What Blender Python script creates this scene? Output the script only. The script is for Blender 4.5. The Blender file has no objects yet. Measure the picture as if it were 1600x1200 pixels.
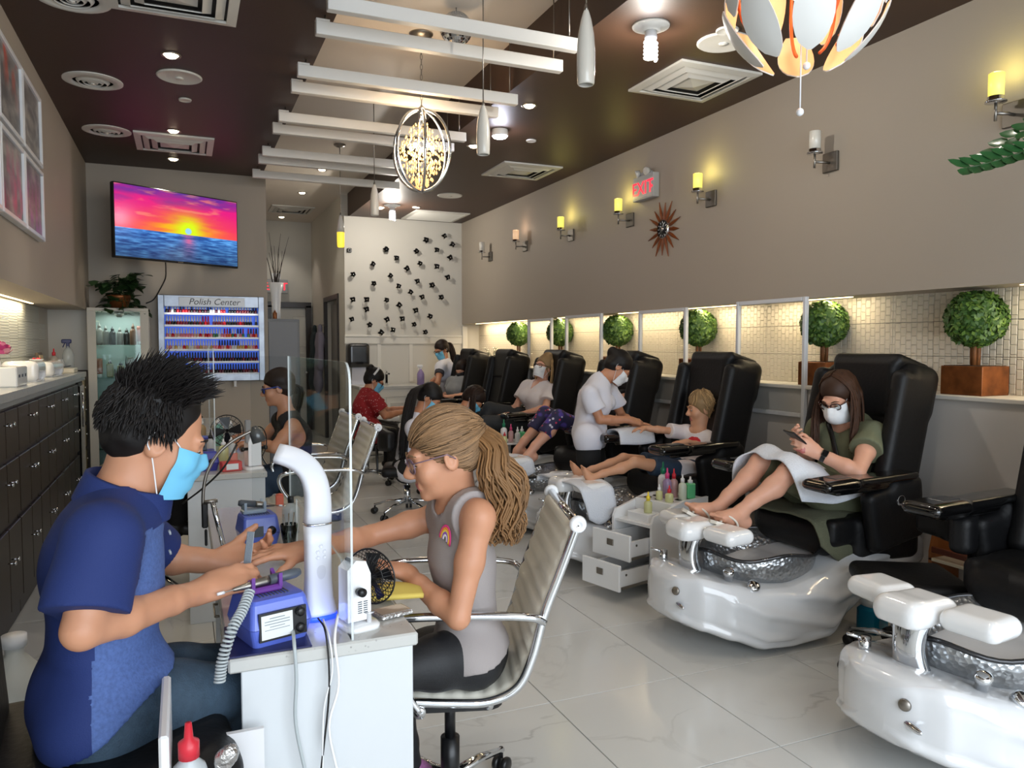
import bpy, math, random
import numpy as np
from mathutils import Vector, Matrix, Quaternion
random.seed(7)
SC = bpy.context.scene
COL = SC.collection
V = Vector
PI = math.pi
CAM_H, FPX = 1.40, 1200.0
YAW, PITCH = math.radians(23.160), math.radians(2.910)
FW = V((math.sin(YAW)*math.cos(PITCH), math.cos(YAW)*math.cos(PITCH), -math.sin(PITCH)))
RT = V((math.cos(YAW), -math.sin(YAW), 0))
UP = RT.cross(FW)
cd = bpy.data.cameras.new('camera')
cam = bpy.data.objects.new('camera', cd)
COL.objects.link(cam)
cd.sensor_fit = 'HORIZONTAL'
cd.sensor_width = 36.0
cd.lens = 36.0*FPX/1600.0
cd.clip_start = 0.02
cd.clip_end = 100
cam.matrix_world = Matrix(((RT.x, UP.x, -FW.x, 0), (RT.y, UP.y, -FW.y, 0), (RT.z, UP.z, -FW.z, CAM_H), (0, 0, 0, 1)))
SC.camera = cam
def U(px, py, X=None, Y=None, Z=None, D=None):
 """photograph pixel + one known coordinate -> point in the room (metres)"""
 r = FW + RT*((px-800)/FPX) + UP*((600-py)/FPX)
 if D is not None: t = D
 elif X is not None: t = X/r.x
 elif Y is not None: t = Y/r.y
 else: t = (Z-CAM_H)/r.z
 return V((0, 0, CAM_H)) + r*t
SC.view_settings.view_transform = 'Standard'
SC.view_settings.look = 'None'
SC.view_settings.gamma = 1
SC.view_settings.use_curve_mapping = False
SC.view_settings.exposure = 0.0
SC.cycles.max_bounces = 7
SC.cycles.diffuse_bounces = 4
SC.cycles.glossy_bounces = 4
SC.cycles.transmission_bounces = 6
SC.cycles.transparent_max_bounces = 16
SC.cycles.caustics_reflective = False
SC.cycles.caustics_refractive = False
SC.cycles.sample_clamp_indirect = 3.0
wd = bpy.data.worlds.new('World')
SC.world = wd
wd.use_nodes = True
wd.node_tree.nodes['Background'].inputs[0].default_value = (0.75, 0.87, 1.0, 1)
wd.node_tree.nodes['Background'].inputs[1].default_value = 1.0
def light(name, kind, loc, energy, color=(1, 1, 1), rot=None, target=None, **kw):
 d = bpy.data.lights.new(name, kind)
 d.energy = energy
 d.color = color
 for k, v in kw.items(): setattr(d, k, v)
 o = bpy.data.objects.new(name, d)
 COL.objects.link(o)
 o.location = loc
 if target is not None:
  o.rotation_euler = (V(target)-V(loc)).to_track_quat('-Z', 'Y').to_euler()
 elif rot: o.rotation_euler = rot
 return o
WARM = (1.0, 0.91, 0.78)
COOL = (0.84, 0.92, 1.0)
light('storefront_daylight', 'AREA', (1.4, -1.9, 1.75), 195, COOL, target=(1.4, 3.0, 1.2), shape='RECTANGLE', size=4.6, size_y=2.5)
def lin(c):
 out = []
 for v in c[:3]:
  v /= 255.0
  out.append(v/12.92 if v <= .04045 else ((v+.055)/1.055)**2.4)
 return (out[0], out[1], out[2], 1.0)
MATS = {}
def mat(name, rgb, rough=0.5, metal=0.0, emit=0.0, ecol=None, bump=None, var=None, trans=0.0, ior=1.45, alpha=1.0, coat=0.0, spec=None, sheen=0.0, sss=0.0, aniso=None):
 """bump=(scale, strength[, 'noise'|'voronoi'|'wave', distance]); var=(scale, amount) brightness mottling"""
 if name in MATS: return MATS[name]
 m = bpy.data.materials.new(name)
 m.use_nodes = True
 nt = m.node_tree; N = nt.nodes; L = nt.links
 b = N['Principled BSDF']
 c = lin(rgb)
 b.inputs['Base Color'].default_value = c
 b.inputs['Roughness'].default_value = rough
 b.inputs['Metallic'].default_value = metal
 if trans: b.inputs['Transmission Weight'].default_value = trans; b.inputs['IOR'].default_value = ior
 if alpha < 1: b.inputs['Alpha'].default_value = alpha
 if coat: b.inputs['Coat Weight'].default_value = coat; b.inputs['Coat Roughness'].default_value = 0.08
 if spec is not None: b.inputs['Specular IOR Level'].default_value = spec
 if sheen: b.inputs['Sheen Weight'].default_value = sheen
 if sss:
  b.inputs['Subsurface Weight'].default_value = sss
  b.inputs['Subsurface Radius'].default_value = (1.0, 0.4, 0.25)
  b.inputs['Subsurface Scale'].default_value = 0.008
 if emit:
  b.inputs['Emission Strength'].default_value = emit
  b.inputs['Emission Color'].default_value = lin(ecol or rgb)
 if bump or var:
  tc = N.new('ShaderNodeTexCoord')
 if var:
  n = N.new('ShaderNodeTexNoise'); n.inputs['Scale'].default_value = var[0]; n.inputs['Detail'].default_value = 5
  L.new(tc.outputs['Object'], n.inputs['Vector'])
  mr = N.new('ShaderNodeMapRange'); mr.inputs[1].default_value = .25; mr.inputs[2].default_value = .75
  mr.inputs[3].default_value = 1-var[1]; mr.inputs[4].default_value = 1+var[1]
  L.new(n.outputs['Fac'], mr.inputs[0])
  hs = N.new('ShaderNodeHueSaturation'); hs.inputs['Color'].default_value = c
  L.new(mr.outputs[0], hs.inputs['Value']); L.new(hs.outputs[0], b.inputs['Base Color'])
 if bump:
  k = bump[2] if len(bump) > 2 else 'noise'
  if k == 'noise':
   n = N.new('ShaderNodeTexNoise'); n.inputs['Detail'].default_value = 4; out = n.outputs['Fac']
  elif k == 'voronoi':
   n = N.new('ShaderNodeTexVoronoi'); out = n.outputs['Distance']
  else:
   n = N.new('ShaderNodeTexWave'); n.inputs['Distortion'].default_value = 1.0; out = n.outputs['Fac']
  n.inputs['Scale'].default_value = bump[0]
  L.new(tc.outputs['Object'], n.inputs['Vector'])
  bp = N.new('ShaderNodeBump'); bp.inputs['Strength'].default_value = bump[1]
  bp.inputs['Distance'].default_value = bump[3] if len(bump) > 3 else 0.01
  L.new(out, bp.inputs['Height']); L.new(bp.outputs[0], b.inputs['Normal'])
 MATS[name] = m
 return m
def glassy(name, rgb=(240, 248, 248), mix=0.10, rough=0.03, tint=(0.93, 0.95, 0.95), cap=1.0):
 """thin clear sheet: mostly straight-through, a little mirror reflection by facing angle"""
 if name in MATS: return MATS[name]
 m = bpy.data.materials.new(name); m.use_nodes = True
 nt = m.node_tree; N = nt.nodes; L = nt.links
 N.remove(N['Principled BSDF'])
 tr = N.new('ShaderNodeBsdfTransparent'); tr.inputs[0].default_value = (*tint, 1)
 gl = N.new('ShaderNodeBsdfGlossy'); gl.inputs['Roughness'].default_value = rough; gl.inputs[0].default_value = lin(rgb)
 fr = N.new('ShaderNodeLayerWeight'); fr.inputs['Blend'].default_value = mix
 mx = N.new('ShaderNodeMixShader')
 fm = N.new('ShaderNodeMath'); fm.operation = 'MULTIPLY'; fm.inputs[1].default_value = cap
 L.new(fr.outputs['Fresnel'], fm.inputs[0]); L.new(fm.outputs[0], mx.inputs[0]); L.new(tr.outputs[0], mx.inputs[1]); L.new(gl.outputs[0], mx.inputs[2])
 L.new(mx.outputs[0], N['Material Output'].inputs['Surface'])
 MATS[name] = m
 return m
def thing(name, label, cat, loc=(0, 0, 0), rotz=0.0, group=None):
 o = bpy.data.objects.new(name, None)
 o.empty_display_size = .05
 COL.objects.link(o)
 o.location = loc
 o.rotation_euler = (0, 0, rotz)
 o['label'] = label; o['category'] = cat
 if group: o['group'] = group
 return o
def tag(o, label, cat, group=None):
 o['label'] = label; o['category'] = cat
 if group: o['group'] = group
 return o
def dup(root, loc=None, rotz=None, label=None, group=None):
 r = root.copy(); COL.objects.link(r)
 if loc is not None: r.location = loc
 if rotz is not None: r.rotation_euler = (0, 0, rotz)
 if label: r['label'] = label
 if group: r['group'] = group
 for ch in list(root.children):
  c = ch.copy(); COL.objects.link(c); c.parent = r
  for g in list(ch.children):
   d = g.copy(); COL.objects.link(d); d.parent = c
 return r
def mesh_obj(name, verts, faces, mats, parent=None, smooth=True, mi=None, loc=None):
 me = bpy.data.meshes.new(name)
 me.from_pydata([tuple(v) for v in verts], [], faces)
 if not isinstance(mats, (list, tuple)): mats = [mats]
 for m in mats: me.materials.append(m)
 if mi is not None: me.polygons.foreach_set('material_index', mi)
 me.polygons.foreach_set('use_smooth', [bool(smooth)]*len(me.polygons))
 me.update()
 o = bpy.data.objects.new(name, me)
 COL.objects.link(o)
 if parent is not None: o.parent = parent
 if loc is not None: o.location = loc
 return o
def RZ(a): return Matrix.Rotation(a, 3, 'Z')
def RX(a): return Matrix.Rotation(a, 3, 'X')
def RY(a): return Matrix.Rotation(a, 3, 'Y')
def frame(z, x=None):
 """3x3 matrix whose local z axis points along z"""
 z = V(z).normalized()
 x = V(x) if x is not None else (V((0, 0, 1)) if abs(z.z) < .95 else V((1, 0, 0)))
 y = z.cross(x).normalized(); x = y.cross(z)
 return Matrix((x, y, z)).transposed()
class MB:
 """collects primitives into one mesh"""
 def __init__(self): self.v = []; self.f = []; self.mi = []; self.sm = []
 def add(self, vs, fs, m=0, smooth=False):
  o = len(self.v)
  self.v += [V(p) for p in vs]
  for f in fs:
   self.f.append([i+o for i in f]); self.mi.append(m); self.sm.append(smooth)
  return self
 def box(self, c, s, R=None, m=0, b=0.0):
  c = V(c); hx, hy, hz = s[0]/2, s[1]/2, s[2]/2
  b = min(b, hx*.9, hy*.9, hz*.9)
  if b <= 0:
   vs = [V((x, y, z)) for x in (-hx, hx) for y in (-hy, hy) for z in (-hz, hz)]
   fs = [(0, 1, 3, 2), (4, 6, 7, 5), (0, 4, 5, 1), (2, 3, 7, 6), (0, 2, 6, 4), (1, 5, 7, 3)]
  else:
   vs = []; idx = {}
   for sx in (-1, 1):
    for sy in (-1, 1):
     for sz in (-1, 1):
      for ax in range(3):
       p = [sx*(hx-b), sy*(hy-b), sz*(hz-b)]
       p[ax] = (sx*hx, sy*hy, sz*hz)[ax]
       idx[(sx, sy, sz, ax)] = len(vs); vs.append(V(p))
   fs = []
   for ax in range(3):
    o1, o2 = [(1, 2), (2, 0), (0, 1)][ax]
    for s_ in (-1, 1):
     q = []
     for a, d in ((-1, -1), (1, -1), (1, 1), (-1, 1)):
      k = [0, 0, 0]; k[ax] = s_; k[o1] = a; k[o2] = d
      q.append(idx[(*k, ax)])
     fs.append(q if s_ > 0 else q[::-1])
    for a in (-1, 1):
     for d in (-1, 1):
      k0 = [0, 0, 0]; k0[o1] = a; k0[o2] = d
      k1 = list(k0); k0[ax] = -1; k1[ax] = 1
      q = [idx[(*k0, o1)], idx[(*k1, o1)], idx[(*k1, o2)], idx[(*k0, o2)]]
      fs.append(q if a*d < 0 else q[::-1])
   for sx in (-1, 1):
    for sy in (-1, 1):
     for sz in (-1, 1):
      q = [idx[(sx, sy, sz, k)] for k in range(3)]
      fs.append(q if sx*sy*sz > 0 else q[::-1])
  if R is not None: vs = [R @ p for p in vs]
  return self.add([p+c for p in vs], fs, m)
 def tube(self, pts, r, n=8, m=0, caps=True, closed=False, flat=None):
  """round (or flat=(axis, ratio)) tube along pts; r number or list"""
  pts = [V(p) for p in pts]; k = len(pts)
  rs = r if isinstance(r, (list, tuple)) else [r]*k
  vs = []; t0 = None; nx = None
  for i, p in enumerate(pts):
   if closed: t = pts[(i+1) % k]-pts[i-1]
   elif i == 0: t = pts[1]-pts[0]
   elif i == k-1: t = pts[-1]-pts[-2]
   else: t = (pts[i+1]-pts[i]).normalized()+(pts[i]-pts[i-1]).normalized()
   t = t.normalized() if t.length > 1e-9 else (t0 or V((0, 0, 1)))
   if nx is None: nx = frame(t).col[0].copy()
   else:
    nx = nx-t*nx.dot(t)
    nx = nx.normalized() if nx.length > 1e-6 else frame(t).col[0].copy()
   ny = t.cross(nx)
   for j in range(n):
    a = 2*PI*j/n
    d = nx*math.cos(a)*rs[i]+ny*math.sin(a)*rs[i]
    if flat is not None:
     ax = V(flat[0]).normalized(); d = d-ax*d.dot(ax)*(1-flat[1])
    vs.append(p+d)
   t0 = t
  fs = []
  for i in range(k if closed else k-1):
   for j in range(n):
    a = i*n+j; b_ = i*n+(j+1) % n; c = ((i+1) % k)*n
    fs.append((a, b_, c+(j+1) % n, c+j))
  if caps and not closed:
   fs.append(tuple(range(n))[::-1]); fs.append(tuple((k-1)*n+j for j in range(n)))
  return self.add(vs, fs, m, True)
 def lathe(self, prof, n=24, c=(0, 0, 0), R=None, m=0, sx=1.0, sy=1.0, caps=True):
  """profile [(radius, z)...] turned about local z"""
  c = V(c); vs = []; fs = []
  for r, z in prof:
   for j in range(n):
    a = 2*PI*j/n
    p = V((r*math.cos(a)*sx, r*math.sin(a)*sy, z))
    vs.append((R @ p if R is not None else p)+c)
  for i in range(len(prof)-1):
   for j in range(n):
    a = i*n+j; b_ = i*n+(j+1) % n
    fs.append((a, b_, b_+n, a+n))
  if caps:
   if prof[0][0] > 1e-4: fs.append(tuple(range(n))[::-1])
   if prof[-1][0] > 1e-4: fs.append(tuple((len(prof)-1)*n+j for j in range(n)))
  return self.add(vs, fs, m, True)
 def ball(self, c, r, n=16, k=10, R=None, m=0):
  r = r if isinstance(r, (list, tuple)) else (r, r, r)
  c = V(c); vs = []; fs = []
  for i in range(k+1):
   th = PI*i/k
   for j in range(n):
    a = 2*PI*j/n
    p = V((r[0]*math.sin(th)*math.cos(a), r[1]*math.sin(th)*math.sin(a), -r[2]*math.cos(th)))
    vs.append((R @ p if R is not None else p)+c)
  for i in range(k):
   for j in range(n):
    a = i*n+j; b_ = i*n+(j+1) % n
    fs.append((a, b_, b_+n, a+n))
  return self.add(vs, fs, m, True)
 def prism(self, poly, d0, d1, c=(0, 0, 0), R=None, m=0, smooth=False):
  """polygon in local xy extruded along local z from d0 to d1"""
  c = V(c); n = len(poly)
  vs = [V((x, y, d0)) for x, y in poly]+[V((x, y, d1)) for x, y in poly]
  if R is not None: vs = [R @ p for p in vs]
  fs = [tuple(range(n))[::-1], tuple(range(n, 2*n))]+[(i, (i+1) % n, n+(i+1) % n, n+i) for i in range(n)]
  return self.add([p+c for p in vs], fs, m, smooth)
 def loft(self, rings, m=0, caps=True, closed=True, smooth=True):
  n = len(rings[0]); vs = [p for r in rings for p in r]; fs = []
  for i in range(len(rings)-1):
   for j in range(n if closed else n-1):
    a = i*n+j; b_ = i*n+(j+1) % n
    fs.append((a, b_, b_+n, a+n))
  if caps and closed:
   fs.append(tuple(range(n))[::-1]); fs.append(tuple((len(rings)-1)*n+j for j in range(n)))
  return self.add(vs, fs, m, smooth)
 def build(self, name, mats, parent=None, smooth=None, loc=None, kind=None):
  o = mesh_obj(name, self.v, self.f, mats, parent, True, self.mi, loc)
  if smooth is None: o.data.polygons.foreach_set('use_smooth', self.sm)
  if kind: o['kind'] = kind
  return o
def arc(c, r, a0, a1, n, ax=V((1, 0, 0)), ay=V((0, 0, 1))):
 c = V(c)
 return [c+ax*(r*math.cos(a0+(a1-a0)*i/n))+ay*(r*math.sin(a0+(a1-a0)*i/n)) for i in range(n+1)]
def bez(p0, p1, p2, p3, n=10):
 p0, p1, p2, p3 = V(p0), V(p1), V(p2), V(p3)
 return [p0*(1-t)**3+p1*3*t*(1-t)**2+p2*3*t*t*(1-t)+p3*t**3 for t in [i/n for i in range(n+1)]]
def smooth_path(pts, n=6):
 """Catmull-Rom"""
 pts = [V(p) for p in pts]; out = []
 P_ = [pts[0]*2-pts[1]]+pts+[pts[-1]*2-pts[-2]]
 for i in range(1, len(P_)-2):
  a, b, c, d = P_[i-1:i+3]
  for k in range(n):
   t = k/n
   out.append((b*2+(c-a)*t+(a*2-b*5+c*4-d)*t*t+(b*3-a-c*3+d)*t**3)*.5)
 out.append(pts[-1])
 return out
def rrect(w, h, r, n=4):
 out = []
 for cx, cy, a in ((w/2-r, h/2-r, 0), (-w/2+r, h/2-r, PI/2), (-w/2+r, -h/2+r, PI), (w/2-r, -h/2+r, 1.5*PI)):
  for i in range(n+1):
   t = a+PI/2*i/n
   out.append((cx+r*math.cos(t), cy+r*math.sin(t)))
 return out
ORD = 'zeroth first second third fourth fifth sixth seventh eighth ninth tenth eleventh twelfth thirteenth fourteenth fifteenth sixteenth seventeenth eighteenth nineteenth twentieth'.split()
TENS = {2: 'twenty', 3: 'thirty', 4: 'forty'}
def nth(i):
 if i <= 20: return ORD[i]
 return TENS[i//10].replace('y', 'ieth') if i % 10 == 0 else TENS[i//10]+'-'+ORD[i % 10]
def text_obj(name, s, size, R, loc, m, parent=None, ext=0.001, shear=0.0, align='CENTER', spacing=1.0):
 cu = bpy.data.curves.new(name, 'FONT')
 cu.body = s; cu.size = size; cu.extrude = ext; cu.align_x = align; cu.align_y = 'CENTER'; cu.shear = shear; cu.space_character = spacing
 cu.materials.append(m)
 tmp = bpy.data.objects.new(name+'_curve', cu); COL.objects.link(tmp)
 bpy.context.view_layer.update()
 me = bpy.data.meshes.new_from_object(tmp.evaluated_get(bpy.context.evaluated_depsgraph_get()))
 bpy.data.objects.remove(tmp)
 o = bpy.data.objects.new(name, me); COL.objects.link(o)
 M = R.to_4x4(); M.translation = V(loc)
 if parent is not None: o.parent = parent
 o.matrix_local = M
 return o
def npv(p): return np.array((p[0], p[1], p[2]), dtype=np.float32)
class SDF:
 def __init__(self): self.ops = []
 def cap(self, a, b, r1, r2=None, k=.02, flat=None, op='u'):
  r2 = r1 if r2 is None else r2
  a, b = npv(a), npv(b); r = max(r1, r2)
  self.ops.append((op, 'cap', np.minimum(a, b)-r, np.maximum(a, b)+r, k, (a, b, r1, r2, (npv(V(flat[0]).normalized()), flat[1]) if flat else None)))
  return self
 def path(self, pts, rs, k=.02, flat=None, op='u'):
  for i in range(len(pts)-1): self.cap(pts[i], pts[i+1], rs[i], rs[i+1], k, flat, op)
  return self
 def ell(self, c, r, R=None, k=.02, op='u'):
  c = npv(c); r = np.array(r if isinstance(r, (tuple, list)) else (r, r, r), dtype=np.float32); m = float(r.max())
  Rm = np.array(R, dtype=np.float32) if R is not None else np.eye(3, dtype=np.float32)
  ext = np.sqrt((Rm**2) @ (r**2))
  self.ops.append((op, 'ell', c-ext, c+ext, k, (c, r, Rm)))
  return self
 def rbox(self, c, s, rad, R=None, k=.01, op='u'):
  c = npv(c); h = np.array(s, dtype=np.float32)/2-rad
  Rm = np.array(R, dtype=np.float32) if R is not None else np.eye(3, dtype=np.float32)
  ext = np.abs(Rm) @ (h+rad)
  self.ops.append((op, 'rbox', c-ext, c+ext, k, (c, np.maximum(h, 0.0005), rad, Rm)))
  return self
 def ccap(self, a, b, r1, r2, k, p, n):
  """capsule cut off by its own plane before it joins the rest"""
  a, b = npv(a), npv(b); r = max(r1, r2)
  self.ops.append(('u', 'ccap', np.minimum(a, b)-r, np.maximum(a, b)+r, k, ((a, b, r1, r2, None), npv(p), npv(V(n).normalized()))))
  return self
 def at(self, P):
  """distance at scattered points (N,3)"""
  X, Y, Z = P[:, 0], P[:, 1], P[:, 2]; F = np.full(len(P), 1.0)
  for op, kind, l, h, k, prm in self.ops:
   if op == 'c': continue
   d = self.dist(kind, prm, X, Y, Z)
   if op == 's': d = -d
   hh = np.maximum(k-np.abs(F-d), 0)/k if k > 0 else 0
   F = np.minimum(F, d)-hh*hh*k*.25 if op == 'u' else np.maximum(F, d)+hh*hh*k*.25
  return F
 def cut(self, p, n, c=None, r=None):
  """keep the side n points away from; within a ball of radius r about c"""
  self.ops.append(('c', 'cut', None, None, 0, (npv(p), npv(V(n).normalized()), None if c is None else npv(c), r)))
  return self
 @staticmethod
 def dist(kind, prm, X, Y, Z):
  if kind == 'cap':
   a, b, r1, r2, flat = prm
   px, py, pz = X-a[0], Y-a[1], Z-a[2]; ba = (b-a).astype(np.float32)
   q = 1.0
   if flat is not None:
    f, q = flat; s = (1/q-1)
    d = (px*f[0]+py*f[1]+pz*f[2])*s
    px = px+f[0]*d; py = py+f[1]*d; pz = pz+f[2]*d
    ba = ba+f*float(ba @ f)*s
   bb = float(ba @ ba)+1e-12
   t = np.clip((px*ba[0]+py*ba[1]+pz*ba[2])/bb, 0, 1)
   d = np.sqrt((px-ba[0]*t)**2+(py-ba[1]*t)**2+(pz-ba[2]*t)**2)-(r1+(r2-r1)*t)
   return d*(q if q < 1 else 1.0)
  if kind == 'ccap':
   cp, p, n = prm
   return np.maximum(SDF.dist('cap', cp, X, Y, Z), (X-p[0])*n[0]+(Y-p[1])*n[1]+(Z-p[2])*n[2])
  if kind == 'ell':
   c, r, R = prm
   px, py, pz = X-c[0], Y-c[1], Z-c[2]
   a = [(px*R[0, i]+py*R[1, i]+pz*R[2, i])/r[i] for i in range(3)]
   k0 = np.sqrt(a[0]**2+a[1]**2+a[2]**2)
   k1 = np.sqrt((a[0]/r[0])**2+(a[1]/r[1])**2+(a[2]/r[2])**2)+1e-9
   return k0*(k0-1)/k1
  c, h, rad, R = prm
  px, py, pz = X-c[0], Y-c[1], Z-c[2]
  a = [np.abs(px*R[0, i]+py*R[1, i]+pz*R[2, i])-h[i] for i in range(3)]
  o = np.sqrt(np.maximum(a[0], 0)**2+np.maximum(a[1], 0)**2+np.maximum(a[2], 0)**2)
  return o+np.minimum(np.maximum(np.maximum(a[0], a[1]), a[2]), 0)-rad
 def field(self, vox, disp=None, clip=None):
  us = [o for o in self.ops if o[0] == 'u']
  lo = np.min([o[2] for o in us], 0)-3*vox; hi = np.max([o[3] for o in us], 0)+3*vox
  if clip is not None:
   lo = np.maximum(lo, clip[0]); hi = np.minimum(hi, clip[1])
  n = np.ceil((hi-lo)/vox).astype(int)+1
  ax = [(lo[i]+vox*np.arange(n[i])).astype(np.float32) for i in range(3)]
  F = np.full(n, 1.0, dtype=np.float32)
  for op, kind, l, h, k, prm in self.ops:
   if op == 'c':
    p, nn, c, r = prm
    sl = [slice(None)]*3
    if c is not None:
     sl = [slice(max(0, int((c[i]-r-lo[i])/vox)), max(0, int((c[i]+r-lo[i])/vox)+2)) for i in range(3)]
    X, Y, Z = np.meshgrid(*[ax[i][sl[i]] for i in range(3)], indexing='ij', sparse=True)
    d = (X-p[0])*nn[0]+(Y-p[1])*nn[1]+(Z-p[2])*nn[2]
    if c is not None:
     ms = (X-c[0])**2+(Y-c[1])**2+(Z-c[2])**2 < r*r
     d = np.where(ms, d, -1.0)
    F[tuple(sl)] = np.maximum(F[tuple(sl)], d)
    continue
   mg = k*1.1+2*vox+.004
   sl = tuple(slice(max(0, int((l[i]-mg-lo[i])/vox)), max(0, int((h[i]+mg-lo[i])/vox)+2)) for i in range(3))
   X, Y, Z = np.meshgrid(*[ax[i][sl[i]] for i in range(3)], indexing='ij', sparse=True)
   if X.size == 0 or Y.size == 0 or Z.size == 0: continue
   d = self.dist(kind, prm, X, Y, Z)
   A = F[sl]
   if op == 'u':
    if k > 0:
     hh = np.maximum(k-np.abs(A-d), 0)/k
     F[sl] = np.minimum(A, d)-hh*hh*k*.25
    else: F[sl] = np.minimum(A, d)
   else:
    d = -d
    if k > 0:
     hh = np.maximum(k-np.abs(A-d), 0)/k
     F[sl] = np.maximum(A, d)+hh*hh*k*.25
    else: F[sl] = np.maximum(A, d)
  if disp is not None:
   near = np.abs(F) < disp[1]+2*vox
   I = np.nonzero(near)
   P = np.stack([ax[i][I[i]] for i in range(3)], 1)
   F[near] += disp[0](P).astype(np.float32)
  return F, lo, ax
 def mesh(self, vox, disp=None, clip=None):
  F, lo, ax = self.field(vox, disp, clip)
  F[0] = F[-1] = 1; F[:, 0] = F[:, -1] = 1; F[:, :, 0] = F[:, :, -1] = 1
  S = F < 0
  n = S.shape
  cnt = np.zeros((n[0]-1, n[1]-1, n[2]-1), dtype=np.int8)
  for a in (0, 1):
   for b in (0, 1):
    for c in (0, 1):
     cnt += S[a:n[0]-1+a, b:n[1]-1+b, c:n[2]-1+c]
  I, J, K = np.nonzero((cnt > 0) & (cnt < 8))
  acc = np.zeros((len(I), 3)); wt = np.zeros(len(I))
  for axis in range(3):
   o1, o2 = [(1, 2), (0, 2), (0, 1)][axis]
   for u in (0, 1):
    for v in (0, 1):
     off0 = [0, 0, 0]; off0[o1] = u; off0[o2] = v
     off1 = list(off0); off1[axis] = 1
     f0 = F[I+off0[0], J+off0[1], K+off0[2]]; f1 = F[I+off1[0], J+off1[1], K+off1[2]]
     cr = (f0 < 0) != (f1 < 0)
     t = np.where(cr, f0/np.where(cr, f0-f1, 1), 0)
     p = np.tile(np.array(off0, float), (len(I), 1)); p[:, axis] += t
     acc += p*cr[:, None]; wt += cr
  vs = (np.stack([I, J, K], 1)+acc/wt[:, None])*vox+lo
  idx = np.full(cnt.shape, -1, dtype=np.int32); idx[I, J, K] = np.arange(len(I))
  quads = []
  for axis in range(3):
   o1, o2 = [(1, 2), (2, 0), (0, 1)][axis]
   sl0 = [slice(1, n[i]-1) for i in range(3)]; sl1 = list(sl0)
   sl0[axis] = slice(0, n[axis]-1); sl1[axis] = slice(1, n[axis])
   a, b = S[tuple(sl0)], S[tuple(sl1)]
   for flip in (0, 1):
    E_ = (a & ~b) if flip == 0 else (~a & b)
    g = [x+(0 if i == axis else 1) for i, x in enumerate(np.nonzero(E_))]
    def at(d1, d2):
     h = list(g); h[o1] = g[o1]-d1; h[o2] = g[o2]-d2
     return idx[h[0], h[1], h[2]]
    q = np.stack([at(1, 1), at(0, 1), at(0, 0), at(1, 0)], 1)
    quads.append(q if flip == 0 else q[:, ::-1])
  q = np.concatenate(quads)
  q = q[(q >= 0).all(1)]
  return vs, q
 def build(self, name, mats, parent=None, vox=.008, disp=None, mfn=None, relax=0, org=None, clip=None):
  vs, q = self.mesh(vox, disp, clip)
  for _ in range(relax):
   s = np.zeros_like(vs); c = np.zeros(len(vs))
   for i in range(4):
    for j in (1, 3):
     np.add.at(s, q[:, i], vs[q[:, (i+j) % 4]]); np.add.at(c, q[:, i], 1)
   vs = vs*.4+.6*s/np.maximum(c, 1)[:, None]
  return np_mesh(name, vs, q, mats, parent, mfn, org)
def np_mesh(name, vs, q, mats, parent=None, mfn=None, org=None):
 if org is None and parent is not None: org = parent.location
 cen = vs[q].mean(1) if mfn else None
 if org is not None: vs = vs-np.array(org)[None]
 me = bpy.data.meshes.new(name)
 me.vertices.add(len(vs)); me.vertices.foreach_set('co', vs.astype(np.float32).ravel())
 me.loops.add(q.size); me.loops.foreach_set('vertex_index', q.astype(np.int32).ravel())
 me.polygons.add(len(q))
 me.polygons.foreach_set('loop_start', np.arange(0, q.size, 4, dtype=np.int32))
 me.polygons.foreach_set('use_smooth', np.ones(len(q), dtype=bool))
 if not isinstance(mats, (list, tuple)): mats = [mats]
 for m in mats: me.materials.append(m)
 if mfn: me.polygons.foreach_set('material_index', np.asarray(mfn(cen)).astype(np.int32))
 me.update(calc_edges=True); me.validate()
 o = bpy.data.objects.new(name, me); COL.objects.link(o)
 if parent is not None: o.parent = parent
 return o
# ROOM SHELL
XL, XR, ZC, ZT, YT, YB = -0.80, 3.60, 3.09, 3.40, 8.20, 10.20
NXL, NXR = -1.12, 3.86
LEDGE, SOFR, SOFL, CTR = 1.145, 1.69, 1.72, 1.17
Y0 = -2.1
TAUPE = mat('taupe_paint', (172, 161, 147), .62, bump=(120, .05))
BROWN = mat('brown_ceiling_paint', (60, 39, 27), .5, bump=(90, .04))
WHITEP = mat('white_paint', (226, 222, 213), .55)
CREAM = mat('cream_wall_paint', (210, 206, 197), .6)
GREYP = mat('grey_wall_paint', (212, 206, 200), .6)
TRAYP = mat('tray_ceiling_paint', (222, 212, 200), .5)
GROUT = mat('grout', (96, 92, 88), .9)
CHROME = mat('chrome', (225, 228, 232), .07, 1.0)
STEEL = mat('brushed_steel', (150, 145, 138), .36, 1.0)
WPLAST = mat('white_plastic', (235, 236, 238), .3)
WGLOSS = mat('white_gloss_acrylic', (240, 241, 242), .12, coat=.5)
BLACKP = mat('black_plastic', (18, 18, 20), .35)
BLACKG = mat('black_gloss', (8, 8, 9), .12, coat=.5)
DKWOOD = mat('dark_brown_wood', (44, 33, 28), .35, var=(6, .15))
COPPER = mat('copper_leaf', (142, 84, 44), .35, .55, var=(14, .5))
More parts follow.
